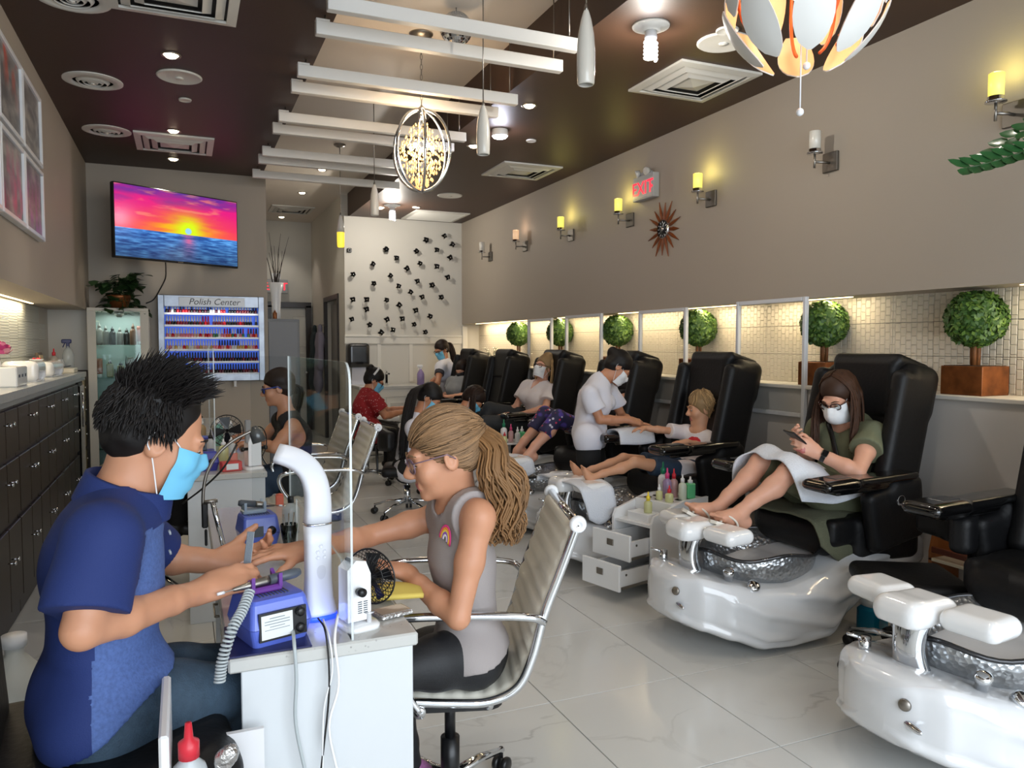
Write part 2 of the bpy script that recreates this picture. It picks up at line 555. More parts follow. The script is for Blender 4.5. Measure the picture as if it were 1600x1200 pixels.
def marble():
 m = mat('marble_tile', (206, 207, 205), .16)
 nt = m.node_tree; N = nt.nodes; L = nt.links; b = N['Principled BSDF']
 g = N.new('ShaderNodeNewGeometry'); oi = N.new('ShaderNodeObjectInfo')
 sc_ = N.new('ShaderNodeVectorMath'); sc_.operation = 'SCALE'; sc_.inputs['Scale'].default_value = 37.0
 cb = N.new('ShaderNodeCombineXYZ')
 for i in range(3): L.new(oi.outputs['Random'], cb.inputs[i])
 L.new(cb.outputs[0], sc_.inputs[0])
 ad = N.new('ShaderNodeVectorMath'); L.new(g.outputs['Position'], ad.inputs[0]); L.new(sc_.outputs[0], ad.inputs[1])
 n1 = N.new('ShaderNodeTexNoise'); n1.inputs['Scale'].default_value = 2.2; n1.inputs['Detail'].default_value = 6; n1.inputs['Distortion'].default_value = .9
 L.new(ad.outputs[0], n1.inputs['Vector'])
 s1 = N.new('ShaderNodeMath'); s1.operation = 'SUBTRACT'; s1.inputs[1].default_value = .5; L.new(n1.outputs['Fac'], s1.inputs[0])
 a1 = N.new('ShaderNodeMath'); a1.operation = 'ABSOLUTE'; L.new(s1.outputs[0], a1.inputs[0])
 mr = N.new('ShaderNodeMapRange'); mr.inputs[1].default_value = 0; mr.inputs[2].default_value = .022; mr.inputs[3].default_value = 1; mr.inputs[4].default_value = 0
 L.new(a1.outputs[0], mr.inputs[0])
 n2 = N.new('ShaderNodeTexNoise'); n2.inputs['Scale'].default_value = 1.6; L.new(ad.outputs[0], n2.inputs['Vector'])
 r2 = N.new('ShaderNodeMapRange'); r2.inputs[1].default_value = .48; r2.inputs[2].default_value = .7; L.new(n2.outputs['Fac'], r2.inputs[0])
 mu = N.new('ShaderNodeMath'); mu.operation = 'MULTIPLY'; L.new(mr.outputs[0], mu.inputs[0]); L.new(r2.outputs[0], mu.inputs[1])
 m2 = N.new('ShaderNodeMath'); m2.operation = 'MULTIPLY'; m2.inputs[1].default_value = .45; L.new(mu.outputs[0], m2.inputs[0])
 mx = N.new('ShaderNodeMix'); mx.data_type = 'RGBA'
 mx.inputs[6].default_value = lin((206, 207, 205)); mx.inputs[7].default_value = lin((150, 149, 148))
 L.new(m2.outputs[0], mx.inputs[0]); L.new(mx.outputs[2], b.inputs['Base Color'])
 return m
MARBLE = marble()
def relief(name, rgb, bw, bh, strength, rough=.35, along='y', dist=.006):
 """pressed basket-weave relief on wall tiles, laid out in wall coordinates"""
 m = mat(name, rgb, rough)
 nt = m.node_tree; N = nt.nodes; L = nt.links; b = N['Principled BSDF']
 g = N.new('ShaderNodeNewGeometry'); sp = N.new('ShaderNodeSeparateXYZ'); cb = N.new('ShaderNodeCombineXYZ')
 L.new(g.outputs['Position'], sp.inputs[0]); L.new(sp.outputs[2], cb.inputs[0]); L.new(sp.outputs[1 if along == 'y' else 0], cb.inputs[1])
 br = N.new('ShaderNodeTexBrick'); br.inputs['Scale'].default_value = 1.0
 br.inputs['Brick Width'].default_value = bh; br.inputs['Row Height'].default_value = bw
 br.inputs['Mortar Size'].default_value = .0045; br.inputs['Mortar Smooth'].default_value = 1.0
 br.offset = .5
 L.new(cb.outputs[0], br.inputs['Vector'])
 bp = N.new('ShaderNodeBump'); bp.inputs['Strength'].default_value = strength; bp.inputs['Distance'].default_value = dist; bp.invert = True
 L.new(br.outputs['Fac'], bp.inputs['Height']); L.new(bp.outputs[0], b.inputs['Normal'])
 return m
WEAVE = relief('woven_relief_tile', (222, 214, 198), .036, .05, .8)
WAVETILE = relief('ribbed_wall_tile', (206, 208, 200), .30, .02, .5, dist=.004)
def struct(name, mb, m, parent=None):
 o = mb.build(name, m, parent)
 if parent is None: o['kind'] = 'structure'
 return o
def wallbox(name, x0, x1, y0, y1, z0, z1, m, parent=None):
 return struct(name, MB().box(((x0+x1)/2, (y0+y1)/2, (z0+z1)/2), (x1-x0, y1-y0, z1-z0)), m, parent)
floor = wallbox('floor', -1.6, 4.3, Y0-.2, 13.2, -.12, -.006, GROUT)
TX, TY = .593, .6115
tile_mesh = None
ix0 = 1.890-5*TX
for i in range(0, 9):
 for j in range(-8, 17):
  x = ix0+TX*i; y = 2.646+TY*j
  if x > XR+.05 or x+TX < -1.3 or y > 12.9 or (y > YB+.3 and (x > 2.2 or x+TX < .5)): continue
  if tile_mesh is None:
   o = MB().box((TX/2, TY/2, -.004), (TX-.0035, TY-.0035, .008), b=.0012).build('tile', MARBLE, floor)
   tile_mesh = o.data
  else:
   o = bpy.data.objects.new('tile', tile_mesh); COL.objects.link(o); o.parent = floor
  o.location = (x, y, 0)
wl = wallbox('wall_left', XL-.5, XL, Y0, YT, SOFL, ZC, TAUPE)
wallbox('wall_left', NXL-.2, NXL, Y0, YT, 0, SOFL, CREAM)
trim = wallbox('trim_1', NXL, XL, YT-.16, YT, CTR, SOFL, CREAM)
wallbox('wall_back', XL-.5, .80, YT, YT+.22, 0, ZC, TAUPE)
wallbox('wall_back', 1.97, XR+.5, YB, YB+.2, 0, ZC, CREAM)
wr = wallbox('wall_right', XR, XR+.5, Y0, YB, SOFR, ZC, TAUPE)
wallbox('wall_right', XR, XR+.5, Y0, YB, 0, LEDGE-.02, GREYP)
wallbox('wall_right', NXR+.006, NXR+.2, Y0, YB, LEDGE-.03, SOFR+.02, GROUT)
struct('trim_2', MB().box(((XR+NXR)/2-.012, (Y0+YB)/2, LEDGE-.012), (NXR-XR+.03, YB-Y0, .024), b=.004), WHITEP)
wallbox('wall_corridor_left', .62, .80, YT+.22, 13.0, 0, ZT, CREAM)
wallbox('wall_corridor_right', 1.97, 2.1, YB+.2, 10.68, 0, ZT, CREAM)
wallbox('wall_corridor_right', 1.97, 2.1, 11.72, 13.0, 0, ZT, CREAM)
wallbox('wall_corridor_right', 1.97, 2.1, 10.68, 11.72, 2.05, ZT, CREAM)
wallbox('wall_corridor_right', 2.1, 2.9, 10.5, 11.9, 0, 2.4, GREYP)
wallbox('wall_corridor_back', .6, 2.3, 13.0, 13.15, 0, ZT, CREAM)
wallbox('ceiling', XL-.5, .757, Y0, YT+.02, ZC, ZC+.35, BROWN)
wallbox('ceiling', 2.04, XR+.5, Y0, YB+.1, ZC, ZC+.35, BROWN)
wallbox('ceiling', .55, 2.2, Y0, 13.1, ZT, ZT+.1, TRAYP)
wallbox('wall_front', -1.6, 4.3, Y0-.15, Y0, 0, .25, TAUPE)
wallbox('wall_front', -1.6, 4.3, Y0-.15, Y0, 2.95, ZT+.1, TAUPE)
wallbox('wall_front', -1.6, -.7, Y0-.15, Y0, .25, 2.95, TAUPE)
wallbox('wall_front', 3.5, 4.3, Y0-.15, Y0, .25, 2.95, TAUPE)
w1 = MB()
for x in (-.68, .7, 2.1, 3.48): w1.box((x, Y0-.05, 1.6), (.06, .08, 2.7), b=.006)
for z in (.28, 2.92): w1.box((1.4, Y0-.05, z), (4.2, .08, .06), b=.006)
win = w1.build('window_1', STEEL); win['kind'] = 'structure'
for x in (0.01, 1.4, 2.79):
 MB().box((x, Y0-.05, 1.6), (1.33, .008, 2.6)).build('pane', glassy('window_glass'), win)
niche = bpy.data.objects['wall_right.002']
tm = None
for r in range(3):
 for k in range(-1, 34):
  y = 1.42+.268*k
  z = LEDGE+.1925*r
  if y < .6 or y > YB-.1: continue
  if tm is None:
   o = MB().box((0, .134, .096), (.012, .2655, .190), b=.0015).build('tile', WEAVE, niche); tm = o.data
  else:
   o = bpy.data.objects.new('tile', tm); COL.objects.link(o); o.parent = niche
  o.location = (NXR, y, z)
tm = None
lw = bpy.data.objects['wall_left.001']
for r in range(4):
 for k in range(8):
  y = 3.62+.60*k-(.3 if r % 2 else 0)
  if y+.6 > YT-.16: continue
  if tm is None:
   o = MB().box((.004, .30, .067), (.012, .597, .134), b=.0015).build('tile', WAVETILE, lw); tm = o.data
  else:
   o = bpy.data.objects.new('tile', tm); COL.objects.link(o); o.parent = lw
  o.location = (NXL, y, CTR+.003+.1365*r)
tr = MB()
tr.box((2.78, YB-.012, 1.52), (1.64, .026, .03), b=.005).box((2.78, YB-.008, 1.46), (1.64, .018, .09), b=.003)
struct('trim_3', tr, WHITEP)
tr = MB()
for x in (2.02, 2.42, 2.86, 3.30): tr.box((x, YB-.005, 1.16), (.05, .012, .52), b=.002)
struct('trim_4', tr, WHITEP)
struct('trim_5', MB().box((3.63, YB-.02, .88), (.07, .05, 1.56), b=.004), WHITEP)
struct('baseboard_right', MB().box((XR-.008, 4.1, .05), (.016, 12, .10), b=.003), WHITEP)
d1 = MB()
d1.box((1.60, 12.975, .99), (.66, .04, 1.98), b=.003)
door = d1.build('door_1', WHITEP); door['kind'] = 'structure'
for zc, h in ((1.62, .50), (.98, .58), (.36, .46)):
 for x in (1.44, 1.76):
  MB().box((x, 12.953, zc), (.22, .012, h), b=.006).build('door_panel', WHITEP, door)
fr = MB().box((1.90, 12.95, 1.02), (.09, .09, 2.04), b=.004).box((1.30, 12.95, 1.02), (.09, .09, 2.04), b=.004).box((1.60, 12.95, 2.05), (.69, .09, .09), b=.004)
fr.build('door_frame', DKWOOD, door)
MB().ball((1.86, 12.93, .95), .03).build('door_knob', CHROME, door)
d2 = MB().box((1.975, 10.66, 1.02), (.05, .07, 2.04), b=.004).box((1.975, 11.74, 1.02), (.05, .07, 2.04), b=.004).box((1.975, 11.2, 2.07), (.05, 1.15, .07), b=.004)
o = d2.build('door_2', DKWOOD); o['kind'] = 'structure'
MB().box((2.07, 11.2, 1.0), (.04, 1.0, 2.0), b=.003).build('door_panel', mat('grey_door_paint', (150, 148, 146), .5), o)
# CEILING FIXTURES
LAMPW = mat('warm_lamp_glow', (255, 236, 200), .4, emit=14.0)
LAMPC = mat('white_lamp_glow', (245, 248, 255), .4, emit=16.0)
VENTW = mat('vent_white', (214, 212, 205), .45)
VDARK = mat('vent_shade', (40, 37, 35), .6)  # dark plate colour stands in for the shade inside the vents
def sq_ring(mb, s, w, z0, z1, zi, m=0):
 """square ring: outer half-size s at z1, sloping in to s-w at zi, wall thickness up to z0"""
 o = [V((a*s, b*s, z1)) for a, b in ((-1, -1), (1, -1), (1, 1), (-1, 1))]
 i = [V((a*(s-w), b*(s-w), zi)) for a, b in ((-1, -1), (1, -1), (1, 1), (-1, 1))]
 o2 = [p+V((0, 0, z0)) for p in o]; i2 = [p+V((0, 0, z0)) for p in i]
 vs = o+i+o2+i2; fs = []
 for k in range(4):
  n = (k+1) % 4
  fs += [(k, 4+k, 4+n, n), (8+k, 8+n, 12+n, 12+k), (k, n, 8+n, 8+k), (4+k, 12+k, 12+n, 4+n)]
 mb.add(vs, fs, m)
def square_vent(x, y, z, label, h=.30, name='ceiling_vent'):
 t = thing(name, label, 'vent', (x, y, z))
 mb = MB(); sq_ring(mb, h, .05, .014, -.014, -.022); mb.build('frame', VENTW, t)
 MB().box((0, 0, -.001), (2*h-.09, 2*h-.09, .002)).build('duct_shade', VDARK, t)
 for s, z1, zi in ((h-.062, -.010, -.030), (h-.125, -.014, -.036)):
  mb = MB(); sq_ring(mb, s, .045, .006, z1, zi); mb.build('louver', VENTW, t)
 mb = MB(); s = h-.19
 vs = [V((a*s, b*s, -.016)) for a, b in ((-1, -1), (1, -1), (1, 1), (-1, 1))]+[V((0, 0, -.040))]+[V((a*s, b*s, -.012)) for a, b in ((-1, -1), (1, -1), (1, 1), (-1, 1))]
 mb.add(vs, [(1, 0, 4), (2, 1, 4), (3, 2, 4), (0, 3, 4), (5, 6, 7, 8), (0, 1, 6, 5), (1, 2, 7, 6), (2, 3, 8, 7), (3, 0, 5, 8)])
 mb.build('center_plate', VENTW, t)
 return t
square_vent(3.045, 4.16, ZC, 'square white ceiling vent on the dark soffit near the swirl bulb')
square_vent(3.05, 6.90, ZC, 'square white ceiling vent on the dark soffit beyond the milky pendants')
square_vent(-.03, 7.12, ZC, 'square white ceiling vent in front of the television')
square_vent(-.01, 4.09, ZC, 'square white ceiling vent cut by the top edge of the frame')
p = U(455, 327, Z=ZT); square_vent(p.x, p.y, ZT, 'white vent on the pale corridor ceiling')
t = thing('return_grille', 'flat white return grille on the soffit above the flower wall', 'vent', (3.07, 9.74, ZC))
mb = MB(); sq_ring(mb, .36, .045, .012, -.012, -.016); mb.build('frame', VENTW, t)
mb = MB()
for i in range(16): mb.box((0, -.30+.04*i, -.008), (.63, .012, .008), RX(.5))
o = mb.build('slat', VENTW, t); o['kind'] = 'stuff'
MB().box((0, 0, -.001), (.64, .64, .002)).build('duct_shade', VDARK, t)
for i, (x, y, l) in enumerate([(-.463, 4.36, 'round white ceiling vent cut by the top edge of the frame'), (-.497, 5.661, 'round white ceiling vent above the framed pictures'), (-.519, 6.917, 'round white ceiling vent beside the square vent by the television')]):
 t = thing('round_vent', l, 'vent', (x, y, ZC))
 MB().lathe([(.118, 0), (.118, -.010), (.175, -.006), (.175, 0)], 32, caps=False).lathe([(.118, -.010), (.125, -.018), (.175, -.006)], 32, caps=False).build('rim', VENTW, t)
 MB().lathe([(.12, -.001), (0, -.001)], 32).build('duct_shade', VDARK, t)
 for r in (.098, .068, .040):
  MB().lathe([(r, -.004), (r-.016, -.022), (r-.019, -.020), (r-.004, -.003), (r, -.004)], 28, caps=False).build('ring', VENTW, t)
 MB().lathe([(0, -.026), (.014, -.022), (.016, -.004), (0, -.003)], 16).build('hub', VENTW, t)
def disc(name, label, cat, x, y, z, r, hub=True):
 t = thing(name, label, cat, (x, y, z))
 MB().lathe([(r, 0), (r, -.006), (r*.94, -.012), (r*.90, -.009), (r*.2, -.012), (0, -.012)], 28).build('grille', VENTW, t)
 if hub: MB().lathe([(r*.2, -.01), (r*.16, -.018), (0, -.02)], 16).build('hub', VENTW, t)
disc('ceiling_speaker', 'round white ceiling speaker on the left brown soffit', 'speaker', .012, 5.354, ZC, .135)
disc('ceiling_speaker', 'round white ceiling speaker beside the white flap lamp', 'speaker', 2.804, 3.559, ZC, .145)
disc('ceiling_speaker', 'round white ceiling speaker far along the soffit by the flower wall', 'speaker', 2.806, 8.344, ZC, .14)
disc('smoke_detector', 'small white disc detector above the television side of the left soffit', 'detector', .046, 5.833, ZC, .042, False)
disc('smoke_detector', 'small white disc detector peeking out from behind the flap lamp', 'detector', 2.72, 3.42, ZC, .06, False)
disc('smoke_detector', 'small white disc detector between downlight and far square vent', 'detector', 2.679, 5.858, ZC, .042, False)
disc('smoke_detector', 'small white disc detector close to the return grille', 'detector', 2.66, 9.2, ZC, .05, False)
def downlight(x, y, z, label, power=18, rr=.045):
 t = thing('downlight', label, 'ceiling light', (x, y, z))
 MB().lathe([(rr+.012, 0), (rr+.010, -.006), (rr, -.004), (rr*.9, .0)], 20, caps=False).build('trim_ring', STEEL, t)
 MB().lathe([(rr*.92, -.001), (rr*.6, -.014), (0, -.018)], 16).build('bulb', LAMPW, t)
 light('downlight_lamp', 'SPOT', (x, y, z-.03), power, WARM, target=(x, y, 0), spot_size=1.5, spot_blend=.6, shadow_soft_size=.04)
downlight(-.031, 4.989, ZC, 'lit recessed spot nearest the camera on the left soffit')
for x_, y_ in ((-.03, 3.0), (-.03, 1.2), (.1, -.6), (2.3, 2.0), (2.3, .6)):  # unseen spots added behind the view to light the desk tops
 downlight(x_, y_, ZC, 'lit recessed spot at the shop front, %s of the five overhead' % nth([3.0, 1.2, -.6, 2.0, .6].index(y_)+1), 24)
downlight(-.036, 6.72, ZC, 'lit recessed spot on the camera side of the square vent by the television', 10)
downlight(-.047, 7.72, ZC, 'lit recessed spot just in front of the television', 22)
downlight(2.284, 5.029, ZC, 'lit recessed spot on the right soffit beside the milky pendant', 14)
downlight(2.305, 6.218, ZC, 'lit recessed spot behind the second milky pendant', 14)
for (px, py, l) in ((503, 265, 'small lit spot on the tray ceiling between the beams and corridor'), (472, 301, 'small lit spot on the tray ceiling at the corridor mouth'), (440, 339, 'small lit spot at the far end of the corridor ceiling')):
 p = U(px, py, Z=ZT); downlight(p.x, p.y, ZT, l, 16)
def bulb_light(x, y, label, power):
 t = thing('bulb_light', label, 'ceiling light', (x, y, ZC))
 MB().lathe([(.10, 0), (.098, -.008), (.055, -.012), (.05, -.03), (0, -.03)], 28).build('trim_ring', VENTW, t)
 MB().lathe([(.03, -.03), (.034, -.06), (.03, -.075), (0, -.075)], 18).build('socket', WPLAST, t)
 pts = [V((.03*math.cos(a), .03*math.sin(a), -.078-.010*a/PI/1.0)) for a in [k*PI/5 for k in range(0, 51)]]
 MB().tube(pts, .0085, 7).build('spiral_tube', LAMPC, t)
 light('bulb_lamp', 'POINT', (x, y, ZC-.24), power, (1.0, .93, .82), shadow_soft_size=.018)
bulb_light(2.313, 3.536, 'bare glowing spiral bulb under a white ceiling ring by the first pendant', 20)
bulb_light(2.36, 9.20, 'bare glowing bulb on the soffit above the flower wall', 30)
downlight(2.26, 9.43, ZC, 'bright recessed flood next to the bare bulb at the flower wall', 10, .06)
t = thing('puck_light', 'round lit ceiling puck with violet-white glow beside the second pendant', 'ceiling light', (2.326, 5.68, ZC))
MB().lathe([(.062, 0), (.066, -.045), (.060, -.05)], 24, caps=False).build('housing', WPLAST, t)
MB().lathe([(.061, -.048), (.05, -.062), (0, -.068)], 24).build('diffuser', LAMPC, t)
light('puck_lamp', 'POINT', (2.326, 5.68, ZC-.12), 7, (.85, .85, 1), shadow_soft_size=.05)
BEAMW = mat('beam_white', (226, 224, 219), .4)
beams = [((510, 19), (905, 80)), ((492, 57), (880, 112)), ((464, 121), (809, 164)), ((454, 146), (779, 183)), ((435, 190), (727, 222)), ((426, 208), (708, 238)), ((411, 240), (662, 270)), ((405, 252), (640, 279)), ((395, 276), (622, 297))]
ZBM = 2.985
for i, (l, r) in enumerate(beams):
 a, b = U(*l, Z=ZBM), U(*r, Z=ZBM)
 y = (a.y+b.y)/2
 x0, x1 = a.x, max(b.x, 1.98)
 t = thing('ceiling_beam', '%s white hanging cross beam counted from the camera' % nth(i+1), 'beam', ((x0+x1)/2, y, ZBM), group='white beams hanging across the tray ceiling')
 MB().box((0, 0, .034), (x1-x0, .05, .068), b=.003).build('beam', BEAMW, t)
 mb = MB().box((-(x1-x0)/2+.035, 0, .074), (.07, .045, .012), b=.002); mb.build('bracket', BEAMW, t)
 for s in (-1, 1):
  MB().tube([(s*((x1-x0)/2-.05), 0, .06), (s*((x1-x0)/2-.05), 0, (ZC-ZBM) if s < 0 or x1-.05 > 2.04 else ZT-ZBM)], .004, 6).build('rod', STEEL, t)
MILK = mat('milk_glass', (226, 222, 212), .22, sss=.0, coat=.3)
MILKLIT = mat('lit_milk_glass', (236, 214, 120), .3, emit=1.1, ecol=(246, 214, 50))
def pendant(px, ytop, ybot, w, zc, label, x=None, canopy=None, m=None, lit=False):
 if canopy: c = U(*canopy, Z=zc); x, y = c.x, c.y
 else:
  q = U(px, (ytop+ybot)/2, X=x); y = q.y
 a = U(px, ytop, Y=y); b = U(px, ybot, Y=y)
 h = a.z-b.z; R = w/2
 x = a.x
 t = thing('pendant_lamp', label, 'pendant', (x, y, zc), group='bottle pendants along the tray edge')
 zb = b.z-zc
 pr = [(R*.84, 0), (R*.94, .02), (R, .2), (R, .45), (R*.88, .66), (R*.58, .85), (R*.36, .94), (R*.26, .97)]
 prof = [(r, zb+z*h) for r, z in pr]
 inner = [(r-.004, z) for r, z in prof]
 if lit: MB().lathe(inner[3::-1]+prof[:4], 28, caps=False).lathe(inner[:2:-1]+prof[3:], 28, caps=False, m=1).build('shade', [m, MILK], t)
 else: MB().lathe(inner[::-1]+prof, 28, caps=False).build('shade', m or MILK, t)
 MB().lathe([(R*.27, zb+.955*h), (R*.25, zb+h), (R*.12, zb+h*1.06), (0, zb+h*1.06)], 16).build('cap', STEEL, t)
 MB().tube([(0, 0, zb+h), (0, 0, -.01)], .0035, 6).build('cord', STEEL, t)
 MB().lathe([(0, -.03), (.03, -.026), (.055, -.012), (.06, 0)], 24).build('canopy', STEEL, t)
 if lit: light('pendant_bulb', 'POINT', (x, y, b.z+h*.35), lit, (1, .8, .35), shadow_soft_size=.02)
pendant(916, 13, 133, .074, ZT, 'large milky bottle pendant hanging before the nearest beam ends', x=1.53)
pendant(755, 163, 242, .074, ZT, 'milky bottle pendant right of the crystal orb chandelier', x=1.53)
pendant(585, 287, 337, .07, ZT, 'small milky bottle pendant in front of the flower wall corner', canopy=(585, 145))
pendant(532, 335, 386, .075, ZT, 'yellow lit bottle pendant hanging by the corridor corner', canopy=(531, 226), m=MILKLIT, lit=2.5)
c = U(612, 345, X=2.06)
c = U(658, 53, Z=ZT)
oc = U(663, 236, Y=c.y)
R_ = 62/1200*(c.y*math.cos(YAW)+c.x*math.sin(YAW))
t = thing('orb_chandelier', 'crystal chandelier inside a chrome orb of rings', 'chandelier', (c.x, c.y, ZT))
O = V((0, 0, oc.z-ZT))
MB().lathe([(0, -.035), (.05, -.028), (.075, -.008), (.078, 0)], 28).build('canopy', STEEL, t)
rz = O.z+R_
mb = MB()
k = 0; z = -.03
while z > rz+.03:
 ax = V((1, 0, 0)) if k % 2 else V((0, 1, 0))
 mb.tube([V((0, 0, z-.02))+ax*(.007*math.cos(a))+V((0, 0, .019*math.sin(a))) for a in [2*PI*i/10 for i in range(10)]], .0022, 5, closed=True)
 z -= .032; k += 1
mb.build('chain', STEEL, t)
for a in (.35, 1.4, 2.5):
 ax = V((math.cos(a), math.sin(a), 0))
 pts = [O+ax*(R_*.74*math.cos(b))+V((0, 0, R_*math.sin(b))) for b in [2*PI*i/48 for i in range(48)]]
 MB().tube(pts, .0095, 8, closed=True, flat=(ax.cross(V((0, 0, 1))), 1.0)).build('orb_ring', CHROME, t)
MB().lathe([(0, R_+.03), (.02, R_+.015), (.03, R_-.01), (.012, R_-.03), (0, R_-.03)], 16, c=O).build('finial', CHROME, t)
MB().tube([O+V((0, 0, R_-.02)), O+V((0, 0, .12))], .006, 8).build('stem', CHROME, t)
CRY = mat('glowing_amber_crystal', (255, 226, 170), .08, emit=1.0, ecol=(255, 190, 112), coat=.5)  # emission stands in for bulb light caught in the crystals
rng = random.Random(3)
mb = MB()
for tier, (zz, rr, n) in enumerate([(.16, .05, 8), (.13, .09, 12), (.09, .13, 16), (.05, .16, 20), (.0, .175, 24), (.04, .10, 14), (-.05, .15, 20), (-.10, .12, 16), (-.14, .085, 12), (-.18, .05, 8), (-.05, .08, 12), (-.0, .05, 8)]):
 for i in range(n):
  a = 2*PI*i/n+tier; rr_ = rr*.80
  for d in range(2):
   p = O+V((rr_*math.cos(a), rr_*math.sin(a), zz-.045*d+rng.uniform(-.012, .012)))
   s = rng.uniform(.005, .008) if d == 0 else rng.uniform(.007, .010)
   mb.lathe([(0, s*1.6), (s, 0), (0, -s*1.5)], 5, c=p)
for i in range(10):
 a = 2*PI*i/10
 mb.lathe([(0, .02), (.009, 0), (0, -.025)], 5, c=O+V((.04*math.cos(a), .04*math.sin(a), -.20)))
mb.ball(O+V((0, 0, -.245)), .018, 10, 8)
o = mb.build('crystals', CRY, t); o['kind'] = 'stuff'
for i in range(5):
 a = 2*PI*i/5
 MB().ball(O+V((.07*math.cos(a), .07*math.sin(a), .02)), .016, 10, 8).build('bulb', LAMPW, t)
light('orb_lamp', 'POINT', (c.x, c.y, oc.z), 10, (1, .74, .45), shadow_soft_size=.12)
light('orb_tray_glow', 'POINT', (c.x, c.y, oc.z+.24), 7, (1, .70, .42), shadow_soft_size=.08)
c = U(713, 12, Z=ZT); oc = U(713, 45, Y=c.y); rb = 25/1200*(c.y*math.cos(YAW)+c.x*math.sin(YAW))
t = thing('mirror_ball', 'silver mirror ball hanging behind the nearest beams', 'mirror ball', (c.x, c.y, ZT))
mb = MB(); n_, k_ = 30, 16
for i in range(k_):
 for j in range(n_):
  th0, th1 = PI*i/k_+.012, PI*(i+1)/k_-.012; a0, a1 = 2*PI*j/n_+.012, 2*PI*(j+1)/n_-.012
  q = [V((math.sin(th)*math.cos(a), math.sin(th)*math.sin(a), math.cos(th)))*rb for th, a in ((th0, a0), (th1, a0), (th1, a1), (th0, a1))]
  mb.add([x+V((0, 0, oc.z-ZT)) for x in q], [(0, 1, 2, 3)])
o = mb.build('mirror_facets', CHROME, t); o['kind'] = 'stuff'
MB().ball((0, 0, oc.z-ZT), rb*.99, 20, 12).build('core', mat('mirror_ball_core', (196, 196, 198), .5, .2), t)
MB().tube([(0, 0, 0), (0, 0, oc.z-ZT+rb)], .003, 6).build('cord', STEEL, t)
LC = U(1258, -18, D=2.45); LR = .262
t = thing('flap_lamp', 'white globe lamp of curved flaps with orange inner ribs and pull cords', 'pendant', (LC.x, LC.y, ZC))
O = V((0, 0, LC.z-ZC))
FLAP = mat('lamp_flap_white', (232, 232, 228), .45)
FLAPIN = mat('lamp_flap_lit_inside', (250, 214, 168), .5)  # warm bulb light put into the inner flap colour
ORNG = mat('orange_rib', (214, 98, 44), .5)
def flap(a, th0, th1, w0, tilt, r):
 """curved tapering blade on the globe between polar angles th0..th1 (from the top)"""
 rows = []
 for i in range(9):
  s = i/8; th = th0+(th1-th0)*s
  w = w0*(math.sin(PI*min(1, (s*.80+.14)))**.8)
  if s > .97: w *= .35
  rr = r*(1+tilt*s)
  row = []
  for j in range(5):
   aa = a+(j-2)/2*w/max(.35, math.sin(th))
   row.append(V((rr*math.sin(th)*math.cos(aa), rr*math.sin(th)*math.sin(aa), rr*math.cos(th))))
  rows.append(row)
 return rows
for tier, (n, th0, th1, w0, tl, r) in enumerate([(8, .25, 1.15, .26, .12, LR*.86), (8, .95, 1.98, .25, .10, LR*.90), (8, 1.80, 2.66, .23, .02, LR*1.0)]):
 for i in range(n):
  rows = flap(2*PI*(i+.5*(tier % 2))/n+.15, th0, th1, w0, tl, r)
  mb = MB()
  fl = [O+p for rw in rows for p in rw]; inn = [O+p*(1-.004/r) for rw in rows for p in rw]
  fs = []; n2 = len(fl)
  for y in range(8):
   for x in range(4):
    q = (y*5+x, y*5+x+1, y*5+x+6, y*5+x+5); fs.append(q[::-1])
  mb.add(fl, fs, 0, True); mb.add(inn, [f[::-1] for f in fs], 1, True)
  rim = [j for j in range(5)]+[y*5+4 for y in range(1, 9)]+[40+j for j in (3, 2, 1, 0)]+[y*5 for y in range(7, 0, -1)]
  mb.add([fl[k] for k in rim]+[inn[k] for k in rim], [(k, (k+1) % len(rim), len(rim)+(k+1) % len(rim), len(rim)+k) for k in range(len(rim))], 0)
  mb.build('flap', [FLAP, FLAPIN], t)
for i in range(9):
 a = 2*PI*i/9+.33
 pts = [O+V((LR*.78*math.sin(th)*math.cos(a), LR*.78*math.sin(th)*math.sin(a), LR*.78*math.cos(th))) for th in [.3+2.3*k/14 for k in range(15)]]
 MB().tube(pts, .006, 6).build('rib', ORNG, t)
MB().ball(O, .045, 14, 10).build('bulb', LAMPW, t)
MB().tube([(0, 0, 0), O+V((0, 0, .05))], .006, 6).build('cord', WPLAST, t)
MB().lathe([(0, -.03), (.05, -.02), (.055, 0)], 20).build('canopy', WPLAST, t)
for dx, zz in ((-.012, U(1250, 173, D=2.45).z-ZC), (.012, U(1258, 100, D=2.45).z-ZC)):
 MB().tube([O+V((dx, 0, -.05)), V((dx, 0, zz))], .0025, 6).build('pull_cord', WPLAST, t)
 MB().ball((dx, 0, zz), .0125, 12, 8).build('pull_ball', WPLAST, t)
light('flap_lamp_bulb', 'POINT', (LC.x, LC.y, LC.z), 6, (1, .74, .46), shadow_soft_size=.05)
